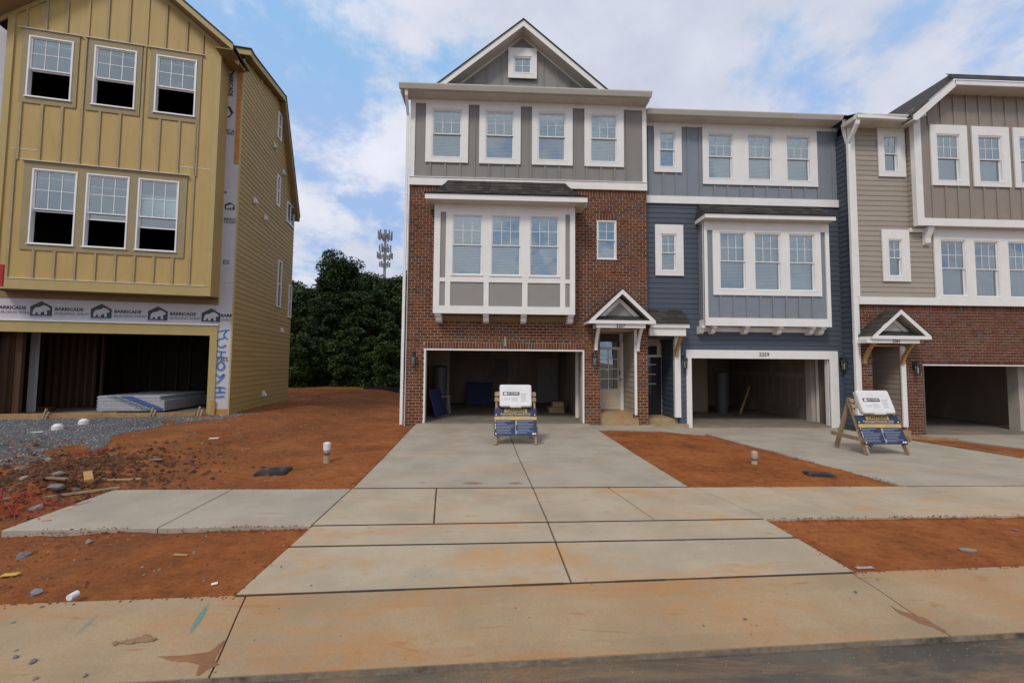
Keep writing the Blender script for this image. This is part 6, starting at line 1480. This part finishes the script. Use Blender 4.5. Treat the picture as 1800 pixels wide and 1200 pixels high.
for q in ((34, 826, 22, 'wide dark grey rock at the upper left of the spoil heap'), (83, 826, 26, 'broad flat grey rock behind the pale block in the spoil heap'), (101, 835, 24, 'pale grey block standing upright in the spoil heap', 1), (52, 842, 26, 'light grey slab left of the pale block', 1),
          (77, 838, 10, 'small round cream stone left of the pale block', 1), (99, 857, 26, 'wedge-shaped grey rock below the pale block'), (127, 863, 26, 'pointed dark grey rock nearest the sidewalk corner'), (186, 843, 15, 'small blue-grey rock by the thin timber offcuts'),
          (138, 826, 18, 'thin pale stone near the red netting scrap', 1), (20, 862, 13, 'small grey rock above the lower netting'), (66, 893, 26, 'dark grey rock lying in the lower red netting'), (53, 874, 10, 'little grey rock above the lower netting'), (16, 878, 20, 'flat grey rock left in the lower netting'),
          (87, 808, 14, 'small orange-stained rock on the edge of the gravel', 1), (392, 731, 14, 'pale clay-stained rock at the foot of the wrapped house corner', 1), (156, 952, 15, 'rounded tan stone in the near left clay verge', 1), (40, 978, 26, 'dark clod of earth in the near left clay verge'),
          (62, 1042, 24, 'broken grey stone in the lower left clay verge'), (1783, 932, 13, 'grey stone at the right end of the near clay verge')): rock(*q)
PEB = ['dark pebble on the gutter right below the broken grey stone', "round dark pebble by the left edge of the gutter's upper side", 'small pebble cut by the left picture edge on the gutter', 'dark pebble of the cluster at the left edge, lower right one', 'tiny pebble at the right end of the left-edge cluster', 'tiny pebble topmost in the left-edge cluster', 'largest flat dark pebble near the kerb edge at lower left', 'dark pebble near the kerb left of the wet mud', 'tiny pebble just right of the pebble below the broken stone', 'long flat pebble at the bottom of the left-edge cluster', 'dark upright pebble in the middle of the right half of the gutter', 'round grey pebble just left of the right gutter joint', "small pebble just right of the right gutter joint's top", "tiny pebble far left on the long middle gutter section's right half", 'tiny pebble just right below the dark upright pebble', 'small pebble at the middle of the long gutter section', 'dark pebble at the bottom left corner near the kerb edge', 'tiny pebble on the nearer left driveway apron slab', 'tiny pebble by the front edge of the left apron slab']
for qi, q in enumerate(((73, 1069, 7), (23, 1095, 9), (4, 1106, 7), (29, 1138, 8), (40, 1131, 5), (22, 1128, 5), (58, 1157, 14), (150, 1181, 11), (115, 1063, 4), (28, 1149, 11), (1310, 1083, 9), (1504, 1042, 7), (1543, 1020, 5), (1237, 1094, 5), (1330, 1093, 5), (935, 1087, 5), (63, 1186, 10), (494, 998, 5), (547, 1031, 5))):
    x, y = G(q[0], q[1], -.01); r = q[2]/705*y/2*.8; o = link('pebble', RM[q[0] % 5], None, (x, y, -.012 if y < 3.2 else .0), (0, 0, q[0]), (r, r*.8, r*.6)); o.location.z += r*.3 - (.02 if y < 3.1 else 0)
    tag(o, PEB[qi], 'pebble', 'pebbles on the concrete')
# white caps on the gravel
for px, py, lab in ((101, 757, 'white round pipe cap nearer the left on the gravel'), (147, 750, 'smaller white round pipe cap right of the other on the gravel')):
    x, y = G(px, py, .25); z = ghgt(x, y); e = empty('capped_pipe', (x, y, z), 0, lab, 'pipe cap', 'white pipe caps on the gravel'); MB().cyl((0, 0, 0), (0, 0, .09), .1, .1, 36).build('collar', PLASTIC, e); MB().cyl((0, 0, .09), (0, 0, .14), .095, .05, 36).build('dome', PLASTIC, e)
# gravel bed
rnd = random.Random(9); gm = MB(); tet = [Vector(v) for v in ((1, 1, 1), (-1, -1, 1), (-1, 1, -1), (1, -1, -1))]
def stone(b, x, y, z, s, rnd):
    q = [Vector((rnd.uniform(.6, 1)*sx_, rnd.uniform(.6, 1)*sy_, rnd.uniform(.4, .8)*sz_))*s for sx_, sy_, sz_ in ((1, 0, 0), (-1, 0, 0), (0, 1, 0), (0, -1, 0), (0, 0, 1), (0, 0, -.4))]
    a = rnd.uniform(0, 6.3); ca, sa = math.cos(a), math.sin(a)
    b.add([(x+v.x*ca-v.y*sa, y+v.x*sa+v.y*ca, z+v.z) for v in q], [(0, 2, 4), (2, 1, 4), (1, 3, 4), (3, 0, 4), (2, 0, 5), (1, 2, 5), (3, 1, 5), (0, 3, 5)])
def gravel_in(x, y):
    e = 1.1*noise.fractal((x*.7, y*.7, 3), 1, 2, 3)
    xe = -8.0+e*.6 + (1.0*ss(y, 9.6, 11.2)); return 7.4+e*.4 < y < 11.95 and x < xe and noise.noise((x*.9, y*1.8, 8)) > -.33-.35*ss(-x, 8, 9)
n = 0
while n < 42000:
    x = rnd.uniform(-17, -5.2); y = rnd.uniform(7.0, 12.0)
    if rnd.random() > 1.25-(y-7)/9: continue
    if not gravel_in(x, y) and rnd.random() > .012: continue
    stone(gm, x, y, ghgt(x, y)+.004, rnd.uniform(.010, .026), rnd); n += 1
bed = MB(); s_ = .06
for i in range(int(12/s_)):
    for j in range(int(5/s_)):
        x, y = -17+i*s_, 7.0+j*s_
        if gravel_in(x+.03, y+.03): bed.add([(a_, b__, ghgt(a_, b__)+.004) for a_, b__ in ((x, y), (x+s_, y), (x+s_, y+s_), (x, y+s_))], [(0, 1, 2, 3)])
tag(bed.build('gravel_bed', mat('stone_dust', (.11, .11, .112), .95, .35, 30, .8, 200)), kind='structure')
tag(gm.build('gravel', GRAVEL), 'bed of blue-grey crushed gravel in front of the yellow house garage', 'gravel', kind='stuff')
# loose clods and crumbs of clay, denser where the ground is torn up
cl_ = MB(); n = 0
def free(x, y): return not any(bb[0]-.06 < x < bb[1]+.06 and bb[2]-.06 < y < bb[3]+.06 and inside((x, y), p) for p, bb in zip(slabs, bbs)) and y > CT(x)+.02
while n < 13000:
    x = rnd.uniform(-12, 9.5); y = 3.6+rnd.random()**1.5*19; w_ = .3+.7*ss(-x, 2.2, 6)
    if x > 2.5: w_ = .22
    if rnd.random() > w_ or noise.noise((x*.8, y*.8, 1))+.1 < rnd.uniform(-.4, .5): continue
    if not free(x, y): continue
    stone(cl_, x, y, ghgt(x, y), rnd.choice((.008, .012, .02, .034 if x < -3 else .015)), rnd); n += 1
tag(cl_.build('clay_clods', CLOD), 'loose crumbs and clods of red clay scattered over the bare ground', 'clay', kind='stuff')
# crumbs of clay spilling over the edges of the slabs
eg = MB()
for p in slabs:
    m_ = len(p)
    for i in range(m_):
        a, b_ = Vector(p[i]), Vector(p[(i+1) % m_]); L = (b_-a).length; c_ = Vector((sum(q[0] for q in p)/m_, sum(q[1] for q in p)/m_)); dn = Vector((-(b_-a).y, (b_-a).x)).normalized()
        if dn.dot(c_-a) > 0: dn = -dn
        mid = (a+b_)/2+dn*.12
        if mid.y < 3.3 or mid.y > 12.1 or abs(mid.x) > 11 or not free(mid.x, mid.y): continue
        for k in range(int(L*190)):
            q = a+(b_-a)*rnd.random(); d_ = rnd.gauss(.01, .022)
            if noise.noise((q.x*2.2, q.y*2.2, 5)) < rnd.uniform(-.5, .45): continue
            q += dn*d_; zq = ghgt(q.x, q.y)+.008 if d_ > 0 else (dz(q.x, q.y) if abs(q.x) < 3 and q.y > 6.2 else (bz(q.x, q.y) if q.x > 3 and q.y > 6.2 else 0))
            stone(eg, q.x, q.y, max(zq, -.03 if q.y < 9 else -.3), rnd.choice((.006, .009, .014)), rnd)
tag(eg.build('clay_crumbs', CLOD), 'crumbs of clay spilled along the edges of the concrete slabs', 'clay', kind='stuff')
sg = MB(); n = 0
while n < 700:
    x = rnd.uniform(-11, 8); y = 3.6+rnd.random()**1.3*14
    if not free(x, y) or (x > 2 and rnd.random() < .6): continue
    stone(sg, x, y, ghgt(x, y)+.003, rnd.choice((.008, .012, .02)), rnd); n += 1
tag(sg.build('pale_grit', ROCKL), 'pale chips of stone and grit sprinkled over the clay', 'grit', kind='stuff')
kg = MB(); n = 0
while n < 500:
    x = rnd.uniform(-4, 6); y = RD(x)-abs(rnd.gauss(0, .12))-.02
    stone(kg, x, y, -.072, rnd.uniform(.003, .007), rnd); n += 1
tag(kg.build('road_grit', mat('road_grit_stone', (.22, .15, .10), .9, .3, 9, island=.5)), 'fine grit lying along the foot of the kerb on the asphalt', 'grit', kind='stuff')
# spoil: torn clay heap behind the sidewalk end
sp = MB(); n = 0
while n < 2600:
    x = rnd.gauss(-6.9, .85); y = rnd.gauss(6.7, .7)
    if not free(x, y) or (x > -5.4 and y < 6.2): continue
    stone(sp, x, y, ghgt(x, y), rnd.choice((.02, .03, .05, .07)), rnd); n += 1
tag(sp.build('spoil_clods', CLODD), 'heap of torn dark red clods left of the sidewalk end', 'clay', kind='stuff')
# red netting
NET = mat('orange_netting', (.36, .035, .022), .6, .25, 6)
def netting(px0, px1, py0, py1, n, label):
    rnd = random.Random(px0); m_ = MB(); x0, y0 = G(px0, py1, .0); x1, y1 = G(px1, py0, .0)
    x, y = G((px0+px1)/2, (py0+py1)/2, .0); e = empty('safety_netting', (x, y, 0), 0, label, 'netting', 'crumpled safety netting in the spoil')
    for k in range(n):
        p = Vector(G(rnd.uniform(px0, px1), rnd.uniform(py0, py1), .02)); a = rnd.uniform(0, 6.3); q = Vector((p.x, p.y, ghgt(p.x, p.y)+.03))
        for j in range(rnd.randint(3, 7)):
            a += rnd.uniform(-.9, .9); L = rnd.uniform(.05, .10); nx_, ny_ = q.x+L*math.cos(a), q.y+L*math.sin(a); r_ = Vector((nx_, ny_, ghgt(nx_, ny_)+rnd.uniform(.01, .07)))
            m_.bar(q-e.location, r_-e.location, .007, .004); q = r_
    tag(m_.build('mesh_strands', NET, e), kind='stuff')
netting(-10, 88, 872, 905, 42, 'tangled red-orange safety netting at the left picture edge beside the sidewalk'); netting(148, 172, 799, 812, 10, 'smaller scrap of red netting at the edge of the gravel')
# timber offcuts, scraps
def flatthing(nm, px, py, L, w, th, rot, mt, label, cat, grp=None, z=None, pitch=0):
    x, y = G(px, py, .05); zz_ = ghgt(x, y) if z is None else z; x, y = G(px, py, zz_)
    o = MB().box(-L/2, L/2, -w/2, w/2, 0, th).build(nm, mt, None, (x, y, zz_+.012)); o.rotation_euler = (0, pitch, rot); tag(o, label, cat, grp); return o
LUM = WOODG
flatthing('timber_offcut', 155, 840, .36, .09, .035, -.75, PINE, 'short thick pine offcut lying in the spoil heap', 'offcut', 'timber offcuts in the spoil', pitch=.15)
flatthing('timber_offcut', 215, 845, .5, .05, .02, .15, PINE, 'thin pine strip right of the short thick offcut', 'offcut', 'timber offcuts in the spoil')
flatthing('timber_offcut', 145, 868, .75, .04, .025, .62, WOODG, 'long narrow lath along the left end of the sidewalk', 'offcut', 'timber offcuts in the spoil', z=.0)
flatthing('timber_offcut', 100, 843, .35, .05, .02, -.2, ROCKL, 'pale stick between the grey rocks of the spoil heap', 'offcut', 'timber offcuts in the spoil')
flatthing('timber_offcut', 318, 978, .14, .02, .012, -.1, PINE, 'small splinter of wood in the near left clay verge', 'offcut')
flatthing('paper_scrap', 377, 1028, .045, .035, .004, .5, SWHT, 'white triangular paper scrap in the near left clay verge', 'litter')
flatthing('paper_scrap', 376, 771, .16, .1, .006, .3, SWHT, 'white paper scrap on the clay before the yellow house', 'litter')
flatthing('paper_scrap', 66, 760, .2, .07, .006, .1, SWHT, 'thin white paper strip on the gravel', 'litter')
flatthing('paper_scrap', 274, 809, .2, .06, .01, .05, ROCKL, 'pale splinter on the clay right of the netting scrap', 'litter')
flatthing('yellow_tape_scrap', 18, 1012, .12, .05, .006, .2, SYEL, 'yellow plastic tape scrap at the left edge of the near clay verge', 'litter')
flatthing('wrapper', 1520, 1000, .17, .035, .006, .05, mat('pink_grey_wrapper', (.38, .30, .30), .4, .2, 40), 'thin crumpled wrapper at the corner of the right clay verge', 'litter')
x, y = G(1702, 967, -.03); e = tag(MB().cyl((0, 0, 0), (0, 0, .012), .5, .5, 20).build('flat_disc', ROCKL, None, (x, y, ghgt(x, y)+.006)), 'flat pale oval disc lying on the right clay verge', 'litter'); e.scale = (.17, .08, 1); e.rotation_euler = (0, .0, -.12)
x, y = G(128, 1053, -.02); o = MB().cyl((0, -.03, .02), (0, .03, .02), .025, .025, 12).build('pipe_end', SWHT, None, (x, y, -.01)); tag(o, 'short white plastic pipe end beside the left gutter', 'litter')
# boards at the right: form boards between the two right driveways
a = Vector((*G(1601, 772, -.15), -.16)); b_ = Vector((*G(1800, 808, -.06), -.04)); o = MB().bar(a, a+(b_-a)*1.0, .04, .09).build('form_board', FORM); tag(o, 'long form board edging the clay strip beside the rightmost driveway', 'lumber')
a = Vector((*G(1595, 768, -.12), -.13)); b_ = Vector((*G(1682, 772, -.16), -.16)); o = MB().bar(a, b_, .09, .06).build('form_board', FORM); tag(o, 'short form board at the foot of the beige house brick pier', 'lumber')
# bucket in the beige garage
x_, y_ = 13.62, 14.2; o = empty('bucket', (x_, y_, -.24), 0, 'grey bucket on the floor of the beige house garage', 'bucket'); MB().cyl((0, 0, 0), (0, 0, .36), .13, .155, 16).build('pail', MATS['heater_jacket'], o); MB().cyl((0, 0, .36), (0, 0, .38), .162, .162, 16).build('lid', PLASTIC, o)
o = empty('bucket', (x_+.05, y_+.02, .142), 0, 'grey bucket stacked on top of another in the beige garage', 'bucket'); MB().cyl((0, 0, 0), (0, 0, .36), .13, .155, 16).build('pail', MATS['heater_jacket'], o); MB().cyl((0, 0, .36), (0, 0, .38), .162, .162, 16).build('lid', PLASTIC, o)
x_, y_ = Cc.o.x+PC(1785, .9), 13.0; o = empty('bottle', (x_, y_, -.24), 0, 'small clear bottle on the garage floor near the right picture edge', 'bottle'); MB().cyl((0, 0, 0), (0, 0, .2), .05, .05, 12).cyl((0, 0, .2), (0, 0, .27), .05, .02, 12).build('body', PLASTIC, o); MB().cyl((0, 0, .27), (0, 0, .3), .022, .022, 10).build('cap', SWHT, o)
# navy panels leaning in the brick garage
NVP = mat('navy_foam_panel', (.03, .04, .11), .6, .1, 3)
X0, X1 = A.o.x+A.p(820, 690, 5.4)[0], A.o.x+A.p(865, 690, 5.4)[0]; o = MB().hexa([(X0, 17.6, .07), (X1, 17.6, .07), (X1, 17.63, .07), (X0, 17.63, .07)], [(X0, 17.95, 1.0), (X1, 17.95, 1.0), (X1, 17.98, 1.0), (X0, 17.98, 1.0)]).build('insulation_panel', NVP); tag(o, 'navy blue panel leaning on the back wall of the brick house garage', 'panel')
X0 = A.o.x+A.p(752, 690, 1.0)[0]; o = MB().hexa([(X0+.25, 13.3, .07), (X0+.45, 14.3, .07), (X0+.47, 14.3, .07), (X0+.27, 13.3, .07)], [(X0+.02, 13.3, .98), (X0+.22, 14.3, .98), (X0+.24, 14.3, .98), (X0+.04, 13.3, .98)]).build('insulation_panel', NVP); tag(o, 'navy blue panel leaning at the left side inside the brick house garage', 'panel')
# folding stool
X0 = A.o.x+A.p(782, 690, 2.2)[0]; o = empty('stool', (X0, 14.4, .07), 0, 'small metal stool standing left inside the brick house garage', 'stool'); MB().box(-.2, .2, -.15, .15, .6, .63).build('seat', STEEL, o)
for sx_ in (-1, 1):
    for sy_ in (-1, 1): MB().bar((sx_*.2, sy_*.16, 0), (sx_*.15, sy_*.1, .6), .02, .02, (0, 1, 0)).build('leg', STEEL, o)
# mud, stains and paint marks with a shape of their own
MUDM = mat('wet_mud', (.24, .115, .05), .6, .15, 6, .3, 40); MUDM2 = mat('dried_mud', (.25, .15, .085), .9, .2, 8, .5, 60)
def gz(x, y):
    t = (CT(x)-y)/(CT(x)-RD(x))*.85; pr = [(0, 0), (.25, -.006), (.5, -.028), (.68, -.038), (.85, -.03)]
    if t <= 0: return 0.0
    for (a, za), (b__, zb__) in zip(pr, pr[1:]):
        if t <= b__: return za+(zb__-za)*(t-a)/(b__-a)
    return -.03
def patch(nm, pts, mt, label, cat, lift=.003, jit=.0):
    P = []
    for (xa, ya), (xb, yb_) in zip(pts, pts[1:]+pts[:1]):
        for k in range(4): P.append((xa+(xb-xa)*k/4+random.uniform(-jit, jit), ya+(yb_-ya)*k/4+random.uniform(-jit, jit)*.5))
    Q = []
    for px, py in P:
        x, y = G(px, py, -.02); z = gz(x, y); x, y = G(px, py, z); z = gz(x, y); Q.append((x, y, z))
    n = len(Q); import bmesh
    bm = bmesh.new(); vs = [bm.verts.new((x, y, z+lift)) for x, y, z in Q]; f = bm.faces.new(vs); bmesh.ops.triangulate(bm, faces=[f])
    for _ in range(2): bmesh.ops.subdivide_edges(bm, edges=bm.edges[:], cuts=1, use_grid_fill=True)
    for v in bm.verts:
        z = gz(v.co.x, v.co.y); v.co.z = z+lift*(1.6 if not v.is_boundary else .6)
    bmesh.ops.recalc_face_normals(bm, faces=bm.faces[:])
    me = bpy.data.meshes.new(nm); bm.to_mesh(me); bm.free(); me.materials.append(mt); o = bpy.data.objects.new(nm, me); COL.objects.link(o); tag(o, label, cat); return o
K7 = lambda pts: [(x/3, y/3+880) for x, y in pts]; K8 = lambda pts: [(x/3+1200, y/3+850) for x, y in pts]
patch('mud_patch', K7([(830, 822), (1000, 812), (1110, 795), (1170, 745), (1185, 735), (1150, 810), (1128, 842), (1160, 862), (1100, 885), (1040, 925), (1035, 905), (1052, 862), (1010, 850), (900, 842)]), MUDM, 'wet mud washed into the left joint of the gutter', 'mud', jit=1.2)
patch('mud_patch', K8([(1095, 640), (1150, 672), (1220, 690), (1290, 712), (1330, 740), (1392, 778), (1385, 788), (1310, 752), (1250, 735), (1200, 710), (1150, 690)]), MUDM, 'wet mud streak in the right joint of the gutter', 'mud', jit=1.0)
patch('mud_patch', K7([(632, 758), (655, 738), (745, 720), (765, 706), (790, 712), (832, 732), (810, 742), (740, 748), (690, 756)]), MUDM2, 'dried lump of mud on the left gutter section', 'mud', lift=.008, jit=1.5)
patch('mud_patch', K7([(590, 750), (615, 742), (632, 752), (600, 768)]), MUDM2, 'small dried mud crumb left of the mud lump', 'mud', lift=.006, jit=.6)
def paintm(name, col, lo):
    m = bpy.data.materials.new(name); m.use_nodes = True; t = m.node_tree; b = t.nodes['Principled BSDF']; b.inputs['Base Color'].default_value = (*col, 1); b.inputs['Roughness'].default_value = .8
    g = t.nodes.new('ShaderNodeTexCoord'); v = t.nodes.new('ShaderNodeVectorMath'); v.operation = 'LENGTH'; mp = t.nodes.new('ShaderNodeMapping'); mp.inputs['Location'].default_value = (-1, -1, 0); mp.inputs['Scale'].default_value = (2, 2, 0)
    t.links.new(g.outputs['Generated'], mp.inputs[0]); t.links.new(mp.outputs[0], v.inputs[0])
    n = t.nodes.new('ShaderNodeTexNoise'); n.inputs['Scale'].default_value = 60; gg = t.nodes.new('ShaderNodeNewGeometry'); t.links.new(gg.outputs['Position'], n.inputs[0])
    r = t.nodes.new('ShaderNodeMapRange'); r.inputs[1].default_value = 1.0; r.inputs[2].default_value = .2; r.inputs[3].default_value = 0; r.inputs[4].default_value = lo; t.links.new(v.outputs['Value'], r.inputs[0])
    mm = t.nodes.new('ShaderNodeMath'); mm.operation = 'MULTIPLY'; t.links.new(r.outputs[0], mm.inputs[0]); t.links.new(n.outputs[0], mm.inputs[1]); t.links.new(mm.outputs[0], b.inputs['Alpha']); return m
def mark(px0, py0, px1, py1, w, mt, label):
    a = Vector(G(px0, py0, -.02)); b_ = Vector(G(px1, py1, -.01)); c_ = (a+b_)/2; L = (b_-a).length; e = MB(); n = 8
    d_ = (b_-a).normalized(); nr = Vector((-d_.y, d_.x)); ang = math.atan2(d_.y, d_.x)
    vs = []
    for i in range(n+1):
        for s_ in (-1, 1):
            u = -L/2+L*i/n; p_ = c_+d_*u+nr*(s_*w/2); vs.append((u, s_*w/2, gz(p_.x, p_.y)+.003))
    o = MB().add(vs, [(2*i, 2*i+2, 2*i+3, 2*i+1) for i in range(n)]).build('paint_mark', mt, None, (c_.x, c_.y, 0)); o.rotation_euler = (0, 0, ang); tag(o, label, 'paint mark', 'teal paint marks on the gutter')
mark(331, 1118, 368, 1060, .055, paintm('teal_marking_paint', (.10, .30, .24), 1.7), 'stronger teal paint streak near the left gutter joint'); mark(130, 1120, 175, 1078, .05, paintm('pale_marking_paint', (.22, .34, .32), 1.0), 'faint pale blue paint streak further left on the gutter')
# clay stains on the driveway
def stain(px, py, w, d, label, s=1.2):
    x, y = G(px, py, .0); m = MATS.get('stain') 
    if not m: m = paintm('clay_stain', (.40, .15, .04), s); MATS['stain'] = m
    o = MB().add([(-w/2, -d/2, 0), (w/2, -d/2, 0), (w/2, d/2, 0), (-w/2, d/2, 0)], [(0, 1, 2, 3)]).build('clay_stain', m, None, (x, y, .004+dz(x, y))); tag(o, label, 'stain', 'orange clay stains on the driveway')
for q in ((832, 849, .40, .16, 'largest orange clay stain on the driveway, near the sidewalk'), (906, 849, .30, .14, 'orange clay stain touching the driveway centre joint'), (742, 848, .14, .07, 'small orange stain at the left of the driveway')): stain(*q)
# small drain cover discs on the blue driveway
for px, py, lab in ((1369, 758, 'dark round drain plug on the driveway before the blue garage'), (1768, 771, 'dark round drain plug on the rightmost driveway')):
    x, y = G(px, py, -.1); zc_ = bz(x, y) if x < 12 else czf(x, y); x, y = G(px, py, zc_); o = MB().cyl((0, 0, 0), (0, 0, .006), .13, .13, 18).build('drain_cover', BLACK, None, (x, y, zc_+.001)); tag(o, lab, 'drain cover')
# red sign, mostly outside the left edge
d = ray(-4, 492); t = 8.0/d.y; e = empty('warning_sign', (d.x*t, 8.0, .1), 0, 'red sign board only just entering the left picture edge', 'sign'); zc_ = CAMH+d.z*t
MB().box(-.62, .1, -.01, .01, zc_-.22, zc_+.2).build('board', mat('red_sign_paint', (.35, .012, .01), .5), e); MB().box(-.3, -.25, .011, .05, 0, zc_+.2).build('post', WOODG, e)
